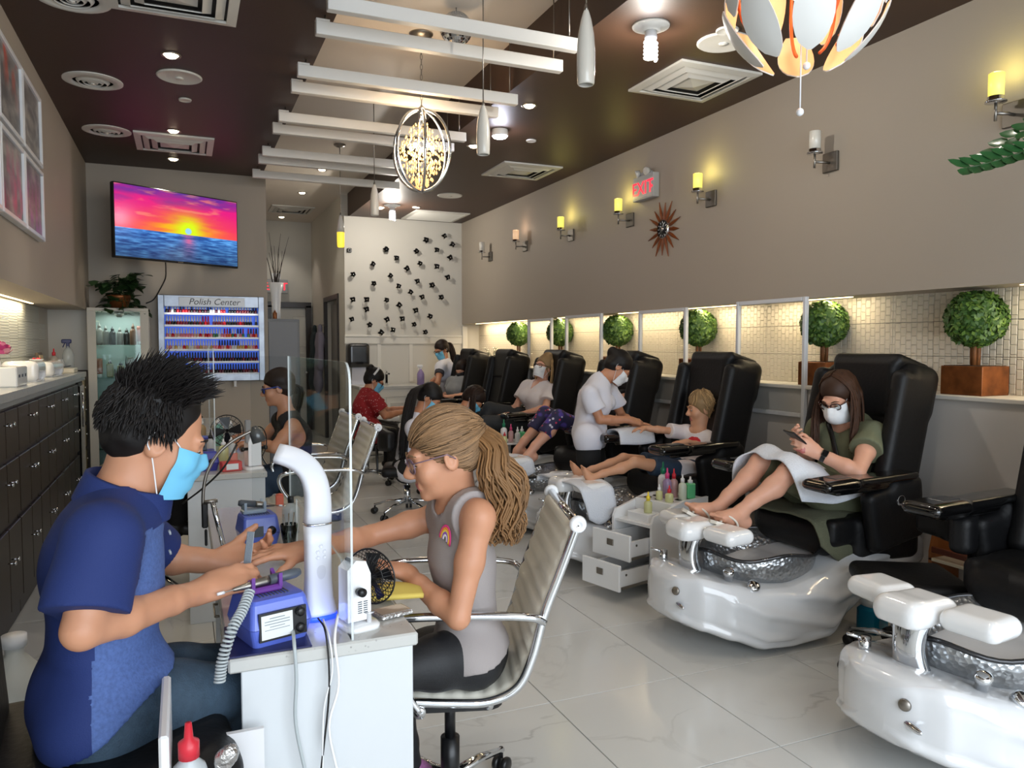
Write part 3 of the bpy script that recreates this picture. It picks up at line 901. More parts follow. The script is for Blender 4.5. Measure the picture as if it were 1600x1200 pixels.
for y0, y1, e in ((1.2, 2.45, 6), (3.45, 4.25, 6), (4.45, 5.1, 6), (5.35, 6.15, 6), (6.5, 7.4, 6), (7.8, 9.9, 8)):
 t = thing('led_strip', 'glowing warm strip above the ledge, the %s from the front' % nth(1+[1.2, 3.45, 4.45, 5.35, 6.5, 7.8].index(y0)), 'strip light', (3.70, y0, SOFR), group='warm strips along the right ledge')
 MB().box((0, (y1-y0)/2, .012), (.03, y1-y0, .02), b=.003).build('channel', STEEL, t)
 MB().box((0, (y1-y0)/2, -.001), (.02, y1-y0-.01, .008), b=.002).build('diffuser', mat('led_glow', (255, 226, 170), .4, emit=5), t)
 light('led', 'AREA', (3.72, (y0+y1)/2, SOFR-.012), .72*e*(y1-y0), (1, .80, .52), target=(3.80, (y0+y1)/2, 1.2), shape='RECTANGLE', size=.02, size_y=y1-y0)
 bpy.context.scene.collection.objects[-1].rotation_euler = (0, math.radians(-14), 0)
t = thing('led_strip', 'warm strip glowing at the top of the left wall niche', 'strip light', (-1.06, 3.9, SOFL))
MB().box((0, 1.4, .012), (.03, 3.2, .02), b=.003).build('channel', STEEL, t)
MB().box((0, 1.4, -.001), (.02, 3.19, .008), b=.002).build('diffuser', mat('led_glow', (255, 226, 170), .4, emit=5), t)
light('led', 'AREA', (-1.055, 5.3, SOFL-.012), 10, (1, .82, .55), rot=(0, math.radians(12), 0), shape='RECTANGLE', size=.02, size_y=3.0)
SCL = mat('lit_candle_glass', (236, 228, 150), .35, emit=.85, ecol=(250, 236, 84))
SCP = mat('peach_candle_glass', (240, 214, 186), .35, emit=.55, ecol=(255, 200, 150))
sc_px = [(1556, 160, 1), (1273, 240, 0), (1090, 300, 1), (966, 335, 1), (876, 360, 1), (806, 378, 2), (753, 395, 0)]
names = ['lit yellow wall sconce nearest the camera', 'unlit white wall sconce', 'lit yellow wall sconce right of the exit sign', 'lit yellow wall sconce left of the exit sign', 'lit yellow wall sconce second one left of the exit sign', 'peach glowing wall sconce', 'unlit wall sconce nearest the flower wall']
for (px, py, k), l in zip(sc_px, names):
 q = U(px, py, X=3.485)
 t = thing('wall_sconce', l+', chrome with square plate', 'sconce', (XR, q.y, q.z), group='wall sconces along the right wall')
 bx = -.115
 MB().box((-.009, -.02, -.045), (.018, .115, .115), b=.003).build('back_plate', mat('sconce_plate', (112, 107, 100), .5, .9), t)
 MB().tube([(-.018, -.02, -.05), (-.06, -.02, -.05), (bx, 0, -.05)], .008, 10).tube([(bx, 0, -.085), (bx, 0, .0)], .007, 10).build('arm', STEEL, t)
 MB().lathe([(.012, -.004), (.046, 0), (.046, .006), (.036, .008), (.036, .026), (.032, .026), (.032, .01), (0, .01)], 24, c=(bx, 0, 0)).build('cup', CHROME, t)
 MB().lathe([(.0, .012), (.033, .012), (.034, .13), (.031, .132), (.029, .125), (.029, .02)], 24, c=(bx, 0, 0)).build('candle_shade', [MILK, SCL, SCP][k], t)
 if k: light('sconce_lamp', 'POINT', (XR+bx, q.y, q.z+.15), 1.1 if k == 1 else .5, (1, .88, .25) if k == 1 else (1, .7, .5), shadow_soft_size=.02)
q = U(1009, 293, X=XR-.03)
t = thing('exit_sign', 'lit red EXIT sign with two emergency lamp heads on the right wall', 'sign', (XR, q.y, q.z))
SGREY = mat('sign_housing', (176, 176, 178), .4)
REDL = mat('exit_red_glow', (255, 40, 60), .4, emit=2.2, ecol=(255, 24, 50))
MB().box((-.03, 0, 0), (.06, .31, .20), b=.005).build('housing', SGREY, t)
MB().box((-.0315, 0, -.01), (.062, .28, .15), b=.002).build('face', mat('exit_face', (196, 190, 190), .4), t)
Rx = Matrix(((0, 0, -1), (-1, 0, 0), (0, 1, 0)))
text_obj('lettering', 'EXIT', .155, Rx, (-.0632, 0, -.012), REDL, t, .0008, spacing=1.0)
for s in (-1, 1):
 MB().prism([(-.012, -.016), (.012, 0), (-.012, .016)], 0, .001, c=(-.0632, s*.142, -.012), R=Rx @ Matrix(((-s, 0, 0), (0, 1, 0), (0, 0, 1)))).build('arrow', REDL, t)
MB().box((-.02, 0, .115), (.04, .12, .035), b=.004).build('canopy', SGREY, t)
for s in (-.05, .09):
 d = V((-.7, .45 if s > 0 else -.1, -.25)).normalized()
 MB().lathe([(0, -.03), (.022, -.028), (.032, 0), (.034, .012), (.028, .016), (0, .014)], 16, c=(-.055, s, .125), R=frame(d)).build('lamp_head', mat('lamp_head_grey', (206, 204, 200), .25, coat=.3), t)
q = U(1035, 358, X=XR-.02)
t = thing('sunburst_clock', 'sunburst wall clock of wooden spikes around a black dial', 'clock', (XR, q.y, q.z))
TEAK = mat('teak', (126, 66, 30), .4, var=(20, .2))
for i in range(16):
 a = 2*PI*i/16+.1
 r1 = .235 if i % 2 else .21
 d = V((0, math.cos(a), math.sin(a))); s = V((0, -math.sin(a), math.cos(a))); x = V((-1, 0, 0))
 b0 = d*.055; m_ = d*.13; tp = d*r1
 vs = []
 for pp, w, h in ((b0, .010, .012), (m_, .016, .016), (tp, .001, .004)):
  vs += [pp+s*w+x*.006, pp+x*(.006+h), pp-s*w+x*.006, pp+x*.003]
 fs = [(k*4+j, k*4+(j+1) % 4, k*4+4+(j+1) % 4, k*4+4+j) for k in range(2) for j in range(4)]+[(3, 2, 1, 0), (8, 9, 10, 11)]
 MB().add(vs, fs).build('spike', TEAK, t)
Rc = frame(V((-1, 0, 0)))
MB().lathe([(.075, 0), (.078, .022), (.070, .026)], 32, R=Rc, caps=False).build('rim', CHROME, t)
MB().lathe([(0, 0), (.072, 0), (.072, .018), (0, .018)], 32, R=Rc).build('dial', BLACKP, t)
mb = MB()
for i in range(12):
 a = 2*PI*i/12
 mb.box((-.0195, .055*math.cos(a), .055*math.sin(a)), (.002, .016, .004), Matrix(((1, 0, 0), (0, math.cos(a), -math.sin(a)), (0, math.sin(a), math.cos(a)))))
mb.build('hour_marks', WPLAST, t)
MB().box((-.021, .012, .012), (.002, .04, .007), RX(.8)).build('hour_hand', WPLAST, t)
MB().box((-.022, -.01, .02), (.002, .058, .005), RX(-1.2)).build('minute_hand', WPLAST, t)
MB().lathe([(0, .018), (.02, .019), (.018, .026), (0, .027)], 18, R=Rc).build('hub', CHROME, t)
# PEDICURE CHAIRS
LEATH = mat('black_leather', (13, 13, 15), .5, bump=(60, .12), spec=.32)
BASEW = mat('spa_base_white', (222, 224, 227), .12, coat=.6)
HAMM = mat('hammered_silver_glass', (168, 170, 172), .30, .85, bump=(55, .55, 'voronoi', .008))
RIMG = mat('smoked_rim', (70, 70, 72), .1, .6)
def interp(x, tab):
 for (a, *va), (b, *vb) in zip(tab, tab[1:]):
  if a <= x <= b or a >= x >= b:
   t = (x-a)/(b-a); t = t*t*(3-2*t)*.5+t*.5
   return [p+(q-p)*t for p, q in zip(va, vb)]
 return list(tab[-1][1:])
def spa_chair(label, loc):
 t = thing('pedicure_chair', label, 'spa chair', loc, PI, 'black massage pedicure chairs along the right wall')
 tab = [(.05, .26, .27, .44), (.25, .28, .27, .45), (.42, .30, .22, .44), (.58, .32, .11, .40), (.74, .335, .01, .335), (.95, .34, .0, .30), (1.12, .335, .01, .305), (1.26, .30, .06, .335), (1.38, .225, .10, .36), (1.45, .13, .13, .345), (1.47, .05, .16, .31)]
 rings = []
 N = 44
 for i in range(111):
  x = .05+1.42*(i/110)**.92
  hw, zb, zt = interp(x, tab)
  zc, hz = (zb+zt)/2, (zt-zb)/2
  r = []
  prm = [-1+2*k/26 for k in range(27)]
  loop = [(1, z) for z in prm]+[(-math.sin(PI/2*(k/5-1)*1), 2) for k in range(1, 10)]+[(-1, -z) for z in prm]+[(math.sin(PI/2*(k/5-1)), -2) for k in range(1, 10)]
  for sy, z in loop:
   if abs(z) == 2: yy = hw*sy*.86; zz = zc+hz*math.copysign(1-.10*abs(sy)**4, z); ca = 0
   else: zz = zc+hz*.90*z; yy = hw*sy*(1-.14*abs(z)**4); ca = 1
   rel = (zz-zb)/(2*hz+1e-6)
   wv = rel*2.6-1.3*math.tanh((x-.72)*2.6)+.4
   fr = wv % 1.0
   d = .020*(.5+.5*math.cos(2*PI*fr))**2*ca*min(1, max(0, (1.32-x)*5))*min(1, max(0, (x-.22)*4))*min(1, max(0, 1-abs(z))*4)
   foot = .03*max(0, 1-abs(rel-.10)/.12)*ca*(1 if x > .7 else max(0, (x-.45)*4))
   yy += math.copysign(foot-d, sy)*ca
   r.append(V((x, yy, zz)))
  rings.append(r)
 MB().loft(rings).build('base', BASEW, t)
 n = V((.90, .38, .12)).normalized()
 for nm, off, m in (('badge', (1.457, .112, .280), STEEL),):
  MB().lathe([(0, .006), (.017, .006), (.020, 0)], 18, c=off, R=frame(n)).build(nm, m, t)
 MB().ball((1.447, .128, .220), (.014, .055, .015), 16, 8, RZ(-.28)).build('lamp_lens', CHROME, t)
 for kx, kz, r in ((1.235, .362, .026),):
  MB().lathe([(r*.8, -.02), (r*.8, .012), (r, .014), (r, .034), (r*.6, .04), (0, .04)], 20, c=(kx, .205, kz-.015), R=frame((.25, .35, 1))).build('control_knob', CHROME, t)
  MB().lathe([(r*1.1, -.02), (r*1.1, .006), (r*.8, .011), (0, .011)], 20, c=(1.15, .275, .312), R=frame((.2, .8, .9))).build('jet_button', CHROME, t)
 cx, ax, ay = .925, .325, .285
 def ring(s, z, wav=0.0, n=56):
  return [V((cx+ax*s*math.cos(2*PI*k/n), ay*s*math.sin(2*PI*k/n), z+wav*math.sin(5*2*PI*k/n+.6))) for k in range(n)]
 rr = [ring(.55, .24), ring(.80, .27), ring(.93, .33), ring(1.0, .415, .014), ring(.975, .422, .014), ring(.90, .34), ring(.75, .28), ring(.4, .255), ring(.05, .25)]
 MB().loft(rr, caps=False).build('basin', HAMM, t)
 MB().tube([V((cx+ax*1.0*math.cos(2*PI*k/56), ay*1.0*math.sin(2*PI*k/56), .418+.014*math.sin(5*2*PI*k/56+.6))) for k in range(56)], .009, 8, closed=True).build('basin_rim', RIMG, t)
 MB().tube(bez((.56, -.10, .36), (.57, -.1, .48), (.66, -.08, .5), (.70, -.07, .44)), .012, 10).build('faucet', CHROME, t)
 mb = MB(); rings = []
 for i in range(13):
  s = i/12; z = .31+.20*s; w = .066-.016*math.sin(PI*s); xo = 1.285+.03*math.sin(PI*s*.9)-.01*s
  rings.append([V((xo+w*.75*math.cos(2*PI*k/20), w*1.1*math.sin(2*PI*k/20), z)) for k in range(20)])
 MB().loft(rings).build('pillar', CHROME, t)
 MB().tube([(1.36, -.13, .33), (1.36, -.13, .40)], .02, 12).tube([(1.36, -.13, .39), (1.42, -.15, .41)], .006, 8).build('spray_handle', CHROME, t)
 s = SDF()
 s.rbox((1.28, 0, .530), (.22, .18, .075), .04, k=.01)
 s.rbox((1.34, 0, .512), (.10, .155, .085), .04, k=.04)
 s.cut((0, 0, .490), (0, 0, -1))
 s.build('foot_rest', WGLOSS, t, .007, org=(0, 0, 0))
 for sd in (-1, 1):
  s = SDF()
  s.rbox((1.225, sd*.185, .530), (.17, .19, .070), .036, RZ(sd*.12), k=.01)
  s.cut((0, 0, .498), (0, 0, -1))
  s.build('foot_pad', WGLOSS, t, .007, org=(0, 0, 0))
 return t
def spa_upholstery(t):
 s = SDF()
 s.rbox((.46, 0, .475), (.50, .52, .16), .07, RY(-.03), k=.03)
 s.rbox((.645, 0, .455), (.14, .50, .15), .06, RY(.30), k=.04)
 s.rbox((.33, 0, .45), (.44, .60, .24), .05, k=.02)
 for sd in (-1, 1): s.rbox((.46, sd*.245, .50), (.46, .07, .13), .03, k=.015)
 s.build('seat', LEATH, t, .012, org=(0, 0, 0))
 s = SDF()
 R = RY(-.22)
 def q(x, y, z): return V((.27, 0, .52))+R @ V((x, y, z))
 s.rbox(q(0, 0, .40), (.17, .46, .80), .06, R, k=.02)
 for sd in (-1, 1):
  s.rbox(q(.035, sd*.255, .38), (.25, .09, .74), .04, R, k=.02)
  s.rbox(q(-.03, sd*.20, .66), (.22, .17, .28), .06, R, k=.03)
 s.rbox(q(-.06, 0, .42), (.12, .56, .76), .05, R, k=.02)
 s.build('backrest', LEATH, t, .012, org=(0, 0, 0))
 s = SDF()
 s.rbox(q(.075, 0, .655), (.075, .40, .30), .034, R @ RY(.10), k=.01)
 s.rbox(q(-.01, 0, .80), (.24, .43, .06), .028, R @ RY(-.08), k=.04)
 s.build('head_flap', LEATH, t, .010, org=(0, 0, 0))
 for sd in (-1, 1):
  s = SDF()
  s.rbox((.36, sd*.33, .58), (.34, .08, .30), .035, RY(.2), k=.03)
  s.rbox((.30, sd*.33, .70), (.20, .075, .13), .035, k=.05)
  s.build('arm_support', LEATH, t, .012, org=(0, 0, 0))
  s = SDF()
  s.rbox((.56, sd*.335, .765), (.60, .13, .036), .016, RY(.03), k=.01)
  s.rbox((.76, sd*.335, .757), (.20, .17, .034), .016, RY(.03), k=.04)
  s.rbox((.60, sd*.335, .735), (.34, .09, .05), .02, RY(.03), k=.03)
  s.build('armrest', BLACKG, t, .008, org=(0, 0, 0))
  MB().lathe([(.028, 0), (.030, .008), (.022, .014), (.016, .006), (0, .006)], 18, c=(.36, sd*.368, .66), R=frame((0, sd, 0))).build('arm_pivot', CHROME, t)
  MB().box((.72, sd*.335, .786), (.10, .07, .006), RY(.03), b=.002).build('remote', mat('remote_grey', (52, 54, 58), .3), t)
SPA_Y = [1.78, 2.99, 4.28, 5.42, 6.70, 7.97, 9.18]
SPA_L = ['black pedicure chair cut by the right edge of the frame', 'black pedicure chair holding the woman in the olive dress', 'black pedicure chair holding the small child', 'black pedicure chair behind the standing technician in white', 'black pedicure chair holding the blonde woman in white', 'empty black pedicure chair left of the blonde woman', 'black pedicure chair holding the woman in a black mask']
sp0 = spa_chair(SPA_L[0], (3.50, SPA_Y[0], 0)); spa_upholstery(sp0)
spas = [sp0]+[dup(sp0, (3.50, y, 0), PI, l) for y, l in zip(SPA_Y[1:], SPA_L[1:])]
# PARTITIONS, TOPIARIES ON THE LEDGE
FRW = mat('white_aluminium', (222, 224, 228), .3)
ACR = glassy('clear_acrylic', mix=.06, tint=(.93, .94, .94), cap=.24)
pts = [((1153, 471), (1262, 464)), ((1000, 486), (1074, 480)), ((885, 493), (941, 490)), ((826, 499), (863, 497))]
for i, (a, b) in enumerate(pts):
 A, B = U(*a, X=3.58), U(*b, X=3.58)
 y0, y1 = B.y, A.y; L_ = y1-y0; zt = (A.z+B.z)/2; zb = zt-.76
 t = thing('clear_partition', 'white framed clear screen standing behind the pedicure chairs, %s from the front' % nth(i+1), 'screen', (3.578, (y0+y1)/2, 0), group='white framed clear screens between the chairs')
 for nm, c, s in (('post', (0, -L_/2+.012, (zt)/2), (.03, .028, zt)), ('post', (0, L_/2-.012, (zt)/2), (.03, .028, zt)), ('rail', (0, 0, zt-.014), (.03, L_-.06, .028)), ('rail', (0, 0, zb+.014), (.03, L_-.06, .028))):
  MB().box(c, s, b=.004).build(nm, FRW, t)
 MB().box((0, 0, (zt+zb)/2), (.006, L_-.07, zt-zb-.05)).build('clear_sheet', ACR, t)
 for s in (-1, 1): MB().box((0, s*(L_/2-.012), .012), (.08, .06, .024), b=.004).build('foot', FRW, t)
BOX1 = mat('boxwood_leaf', (58, 92, 36), .55); BOX2 = mat('boxwood_leaf_pale', (96, 128, 52), .5)
STEMM = mat('topiary_stem', (120, 74, 36), .6, var=(30, .2))
rng = random.Random(5)
def leaf_ball(R, n, s=.016):
 mb = MB()
 mb.ball((0, 0, 0), R*.90, 20, 12)
 for i in range(n):
  z = 1-2*(i+.5)/n; a = i*2.39996; r = math.sqrt(1-z*z)
  d = V((r*math.cos(a), r*math.sin(a), z))
  f = frame((d+V((rng.uniform(-.7, .7), rng.uniform(-.7, .7), rng.uniform(-.5, .9)))).normalized(), (rng.uniform(-1, 1), rng.uniform(-1, 1), rng.uniform(-1, 1)))
  p = d*R*rng.uniform(.92, 1.03)
  w, l = s*.6, s*1.05
  mb.add([p+f @ V(q) for q in ((-l, 0, 0), (0, -w, .002), (l, 0, .004), (0, w, .002))], [(0, 1, 2, 3)], rng.choice((0, 0, 1)))
 return mb
tops = [(1525, 498, 1.0), (1288, 505, .95), (1091, 513, .9), (965, 517, .9), (875, 521, .9), (810, 522, .9)]
t0 = None
for i, (px, py, sc_) in enumerate(tops):
 q = U(px, py, X=3.735)
 l = 'round boxwood topiary in a copper box on the ledge, %s from the camera' % nth(i+1)
 if t0 is None:
  t0 = t = thing('topiary', l, 'topiary', (3.735, q.y, LEDGE), 0, 'topiaries along the right ledge')
  H_ = q.z-LEDGE
  o = leaf_ball(.142, 1500).build('foliage', [BOX1, BOX2], t, loc=(0, 0, H_)); o['kind'] = 'stuff'
  for dx, dy in ((0, .012), (.012, -.008), (-.012, -.006)):
   MB().tube([(dx, dy, .12), (dx*1.2, dy*1.3, .22), (dx, dy, H_-.1)], .0105, 8).build('stem', STEMM, t)
  MB().box((0, 0, .074), (.20, .23, .148), b=.003).build('pot', COPPER, t)
  MB().box((0, 0, .1475), (.18, .21, .006)).build('soil', mat('soil', (52, 36, 26), .9), t)
 else: dup(t0, (3.735, q.y, LEDGE), 0, l)
# LEFT COUNTER, CABINETS, PICTURES
CTOP = mat('grey_stone_counter', (176, 180, 182), .25, var=(40, .06))
YE = 7.55
t = thing('counter_top', 'long grey counter top in the left wall niche', 'counter', (-.96, 4, 1.14))
MB().prism([(-.155, -3.4), (.185, -3.4), (.185, YE-4), (.06, YE-3.86), (-.155, YE-3.86)], -.012, .03).build('slab', CTOP, t)
MB().prism([(-.155, -3.38), (.175, -3.38), (.175, YE-4.01), (.05, YE-3.875), (-.155, YE-3.875)], -.04, -.012).build('edge_band', mat('counter_edge', (150, 156, 160), .3), t)
cw = 0.62
for k in range(9):
 y = 1.55+cw*k
 if k == 8: cw2 = .5
 t = thing('cabinet', 'dark brown counter cabinet with knobs, %s from the camera end' % nth(k+1), 'cabinet', (-.955, y+cw/2, 0), 0, 'dark cabinets under the left counter')
 MB().box((-.005, 0, .55), (.30, cw-.006, 1.09), b=.002).build('body', DKWOOD, t)
 for h, z in ((.42, .30), (.30, .68), (.24, .965)):
  for s in (-1, 1):
   d = MB().box((.153, s*cw*.248, z), (.018, cw*.48, h-.012), b=.003).build('door', DKWOOD, t)
   MB().tube([(.162, s*cw*.07, z+.05), (.185, s*cw*.07, z+.05)], .004, 6).tube([(.185, s*cw*.07, z+.05), (.197, s*cw*.07, z+.05)], .010, 10).build('knob', CHROME, d)
t = thing('black_fridge', 'black glass-fronted cooler under the counter end', 'fridge', (-.95, 7.36, 0))
MB().box((0, 0, .55), (.30, .30, 1.08), b=.006).build('body', BLACKP, t)
MB().box((.155, 0, .55), (.012, .28, 1.02), b=.004).build('door', BLACKG, t)
MB().tube([(.175, -.11, .72), (.175, -.11, 1.02)], .007, 8).build('handle', CHROME, t)
t = thing('drawer_tower', 'narrow cream drawer tower with small knobs beside the display case', 'drawers', (-.96, 7.84, 0))
DRW = mat('cream_drawer', (206, 196, 164), .45)
MB().box((-.005, 0, .55), (.26, .28, 1.08), b=.004).build('body', mat('drawer_body_dark', (58, 54, 50), .4), t)
for z in (.14, .36, .58, .80, 1.0):
 d = MB().box((.13, 0, z), (.016, .24, .19), b=.004).build('drawer', DRW, t)
 MB().ball((.146, 0, z+.02), .010, 10, 8).build('knob', CHROME, d)
 d = MB().box((0, -.142, z), (.22, .012, .19), b=.003).build('drawer', DRW, t)
 MB().ball((0, -.154, z+.02), .010, 10, 8).build('knob', CHROME, d)
def colour_grid(name, w, h, nx, ny, fn, R, parent, emit=0.0, rough=.4, loc=(0, 0, 0)):
 """flat print or screen as a fine coloured mesh; fn(u,v)->rgb arrays (0..1 sRGB)"""
 u, v = np.meshgrid((np.arange(nx)+.5)/nx, (np.arange(ny)+.5)/ny, indexing='ij')
 rgb = np.clip(fn(u, v), 0, 1)
 l = np.where(rgb <= .04045, rgb/12.92, ((rgb+.055)/1.055)**2.4)
 gx, gy = np.meshgrid(np.arange(nx+1)/nx-.5, np.arange(ny+1)/ny-.5, indexing='ij')
 vs = [R @ V((x*w, y*h, 0)) for x, y in zip(gx.ravel(), gy.ravel())]
 a = (np.arange(nx)[:, None]*(ny+1)+np.arange(ny)[None, :]).ravel()
 fs = np.stack([a, a+ny+1, a+ny+2, a+1], 1)
 m = bpy.data.materials.new(name+'_print'); m.use_nodes = True
 nt = m.node_tree; b = nt.nodes['Principled BSDF']; at = nt.nodes.new('ShaderNodeAttribute'); at.attribute_name = 'ink'
 b.inputs['Roughness'].default_value = rough
 if emit:
  b.inputs['Base Color'].default_value = (.01, .01, .01, 1); b.inputs['Emission Strength'].default_value = emit
  nt.links.new(at.outputs['Color'], b.inputs['Emission Color'])
 else: nt.links.new(at.outputs['Color'], b.inputs['Base Color'])
 o = mesh_obj(name, vs, [tuple(f) for f in fs], m, parent, False, loc=loc)
 ca = o.data.color_attributes.new('ink', 'FLOAT_COLOR', 'CORNER')
 c4 = np.concatenate([l.reshape(-1, 3), np.ones((nx*ny, 1))], 1)
 ca.data.foreach_set('color', np.repeat(c4, 4, 0).astype(np.float32).ravel())
 return o
def vnoise(u, v, sx, sy, seed):
 r = np.random.RandomState(seed); n = 64; G = r.rand(n, n)
 x, y = u*sx, v*sy; xi, yi = np.floor(x).astype(int), np.floor(y).astype(int); fx, fy = x-xi, y-yi
 fx = fx*fx*(3-2*fx); fy = fy*fy*(3-2*fy)
 g = lambda a, b: G[a % n, b % n]
 return (g(xi, yi)*(1-fx)+g(xi+1, yi)*fx)*(1-fy)+(g(xi, yi+1)*(1-fx)+g(xi+1, yi+1)*fx)*fy
def fbm(u, v, sx, sy, seed, o=4):
 return sum(vnoise(u, v, sx*2**i, sy*2**i, seed+i)*.5**i for i in range(o))/(2-.5**(o-1))
def lerp3(a, b, t): return np.array(a)[None, None]*(1-t[..., None])+np.array(b)[None, None]*t[..., None]
RL = Matrix(((0, 0, 1), (1, 0, 0), (0, 1, 0)))     # print facing +X
def pic_fn(k):
 def fn(u, v):
  n = fbm(u, v, 4, 6, 40+k*7); n2 = fbm(u, v, 9, 3, 90+k*5)
  base = lerp3((.36, .36, .37), (.66, .64, .62), np.clip((n-.3)*2, 0, 1))
  col = [(.78, .30, .24), (.62, .58, .58), (.74, .22, .40), (.62, .34, .62)][k % 4]
  m = np.clip((n2-.45)*5, 0, 1)*np.clip(1.4-v*1.4 if k % 4 > 1 else v*1.5-.4, 0, 1)*(.9 if k % 4 != 1 else .3)
  c = base*(1-m[..., None])+np.array(col)*m[..., None]
  ring = np.exp(-((np.hypot(u-.5, (v-.45)*1.3)-.33)/.05)**2)*(.35 if k % 4 == 1 else .12)
  return c+ring[..., None]*.4
 return fn
PICS = [((0, 66), (31, 245), 0, 'tall framed grey and orange print, upper row cut by the left edge'), ((33, 122), (60, 262), 1, 'framed grey print of a ring, upper row beside the orange one'), ((5, 212), (38, 358), 2, 'framed print with crimson at the bottom, lower row'), ((36, 250), (65, 376), 3, 'framed violet print, lower row nearest the television')]
def px_y(px, py): return U(px, py, X=XL+.025)
ys = [(px_y(38, 300), px_y(65, 320)), (px_y(4, 280), px_y(38, 300))]
pc = [(px_y(46, 190), 1), (px_y(14, 155), 0), (px_y(52, 318), 3), (px_y(20, 290), 2)]
lab = {k: l for _, _, k, l in PICS}
ya, yb = px_y(33, 200).y, px_y(62, 200).y
PW = yb-ya-.02
for col in range(3):
 for row in range(2):
  if col == 2 and row == 0: pass
  y = (ya+yb)/2-col*(PW+.012)
  zref = px_y(62, 262).z if row == 0 else px_y(64, 376).z
  PH = px_y(62, 262).z-px_y(64, 376).z-.025
  z = zref+PH/2
  k = (1, 0, 1)[col] if row == 0 else (3, 2, 3)[col]
  l = lab[k] if col < 2 else ('framed grey print at the very edge of the frame, upper row' if row == 0 else 'framed dim print at the very edge of the frame, lower row')
  t = thing('framed_picture', l, 'picture', (XL, y, z), 0, 'framed prints on the left wall')
  MB().box((.012, 0, 0), (.024, PW-.02, PH-.02)).build('backing', WPLAST, t)
  for c, s in (((.02, -PW/2+.012, 0), (.04, .024, PH)), ((.02, PW/2-.012, 0), (.04, .024, PH)), ((.02, 0, PH/2-.012), (.04, PW-.048, .024)), ((.02, 0, -PH/2+.012), (.04, PW-.048, .024))):
   MB().box(c, s, b=.003).build('frame_side', WPLAST, t)
  colour_grid('print', PW-.05, PH-.05, 26, 40, pic_fn(k+4*col), RL, t, loc=(.026, 0, 0))
# TELEVISION
a, b = U(174, 289.5, Y=7.42), U(370, 309.5, Y=8.04)
c2, d2_ = U(179.5, 407, Y=7.42), U(372, 415, Y=8.04)
ctr = (a+b+c2+d2_)/4
wv = ((b-a)+(d2_-c2))/2; wv.z = 0
TW, TH = wv.length, ((a-c2).length+(b-d2_).length)/2
ang = math.atan2(wv.y, wv.x)
t = thing('television', 'wall television showing a pink and yellow sunset over a blue sea', 'television', ctr, ang)
Rf = RX(PI/2)      # print facing local -Y
MB().box((0, .02, 0), (TW, .05, TH), b=.006).build('case', BLACKP, t)
MB().box((0, .10, -.02), (TW*.5, .12, TH*.5), b=.02).build('back_cover', BLACKP, t)
def sunset(u, v):
 hz = .40
 n = fbm(u*1.6, v*3.2, 3, 5, 11, 5); w = fbm(u, v, 14, 60, 23, 3)
 s = np.clip((v-hz)/(1-hz), 0, 1)
 sun = np.array((.57, hz+.055)); d = np.hypot((u-sun[0])*1.75, v-sun[1])
 sky = lerp3((1.0, .24, .36), (.93, .10, .52), np.clip(s*1.6, 0, 1))
 sky = sky*(1-np.clip((s-.62)*2.2+(n-.5)*1.2, 0, 1)[..., None])+np.array((.36, .20, .62))*np.clip((s-.62)*2.2+(n-.5)*1.2, 0, 1)[..., None]
 g = np.exp(-(((u-.55)*1.15)/.33)**2-(np.maximum(v-hz, 0)/.27)**2)*np.clip(.55+(n-.35)*2.2, 0, 1.25)
 g = np.clip(g*1.25, 0, 1)
 sky = sky*(1-g[..., None])+np.array((1.0, .70, .12))*g[..., None]
 g2 = np.clip(np.exp(-(d/.20)**2)*1.25, 0, 1); sky = sky*(1-g2[..., None])+np.array((.88, 1.0, .10))*g2[..., None]
 cl = np.clip((fbm(u, v, 5, 16, 77)-.60)*7, 0, 1)*np.clip(s*3, 0, 1)
 sky = sky*(1-.6*cl[..., None])+np.array((1.0, .62, .46))*.6*cl[..., None]
 disc_ = np.clip((.052-d)*90, 0, 1); sky = sky*(1-disc_[..., None])+np.array((.62, .86, 1.0))*disc_[..., None]
 sea = lerp3((.10, .26, .52), (.36, .62, .86), np.clip((w-.25)*1.6, 0, 1))*(.75+.5*(v/hz))[..., None]
 gl = np.exp(-((u-.57)/.05)**2)*np.clip(v/hz, 0, 1)*w*1.3
 sea = sea*(1-gl[..., None])+np.array((1, .35, .55))*gl[..., None]
 return np.where((v > hz)[..., None], sky, sea)
colour_grid('screen', TW-.022, TH-.026, 200, 112, sunset, Rf, t, emit=1.0, rough=.15, loc=(0, -.006, .003))
MB().box((0, -.006, -TH/2+.007), (.05, .004, .008)).build('logo_plate', STEEL, t)
MB().box((-.05, .30, 0), (.06, .34, .06), RZ(.35)).box((0, .17, 0), (.3, .04, .25)).build('wall_arm', BLACKP, t)
CORDB = mat('black_cable', (20, 19, 19), .5)
q0 = U(258, 413, Y=7.75); q1 = U(250, 452, Y=8.17)
o = MB().tube(smooth_path([q0+V((0, .2, .05)), q0+V((0, .3, -.02)), (q0+q1)/2+V((.02, .18, 0)), q1, U(240, 468, Y=8.19), U(228, 474, Y=8.19)], 5), .006, 6).build('power_cable', CORDB)
tag(o, 'black cable hanging from the television to the shelf', 'cable')
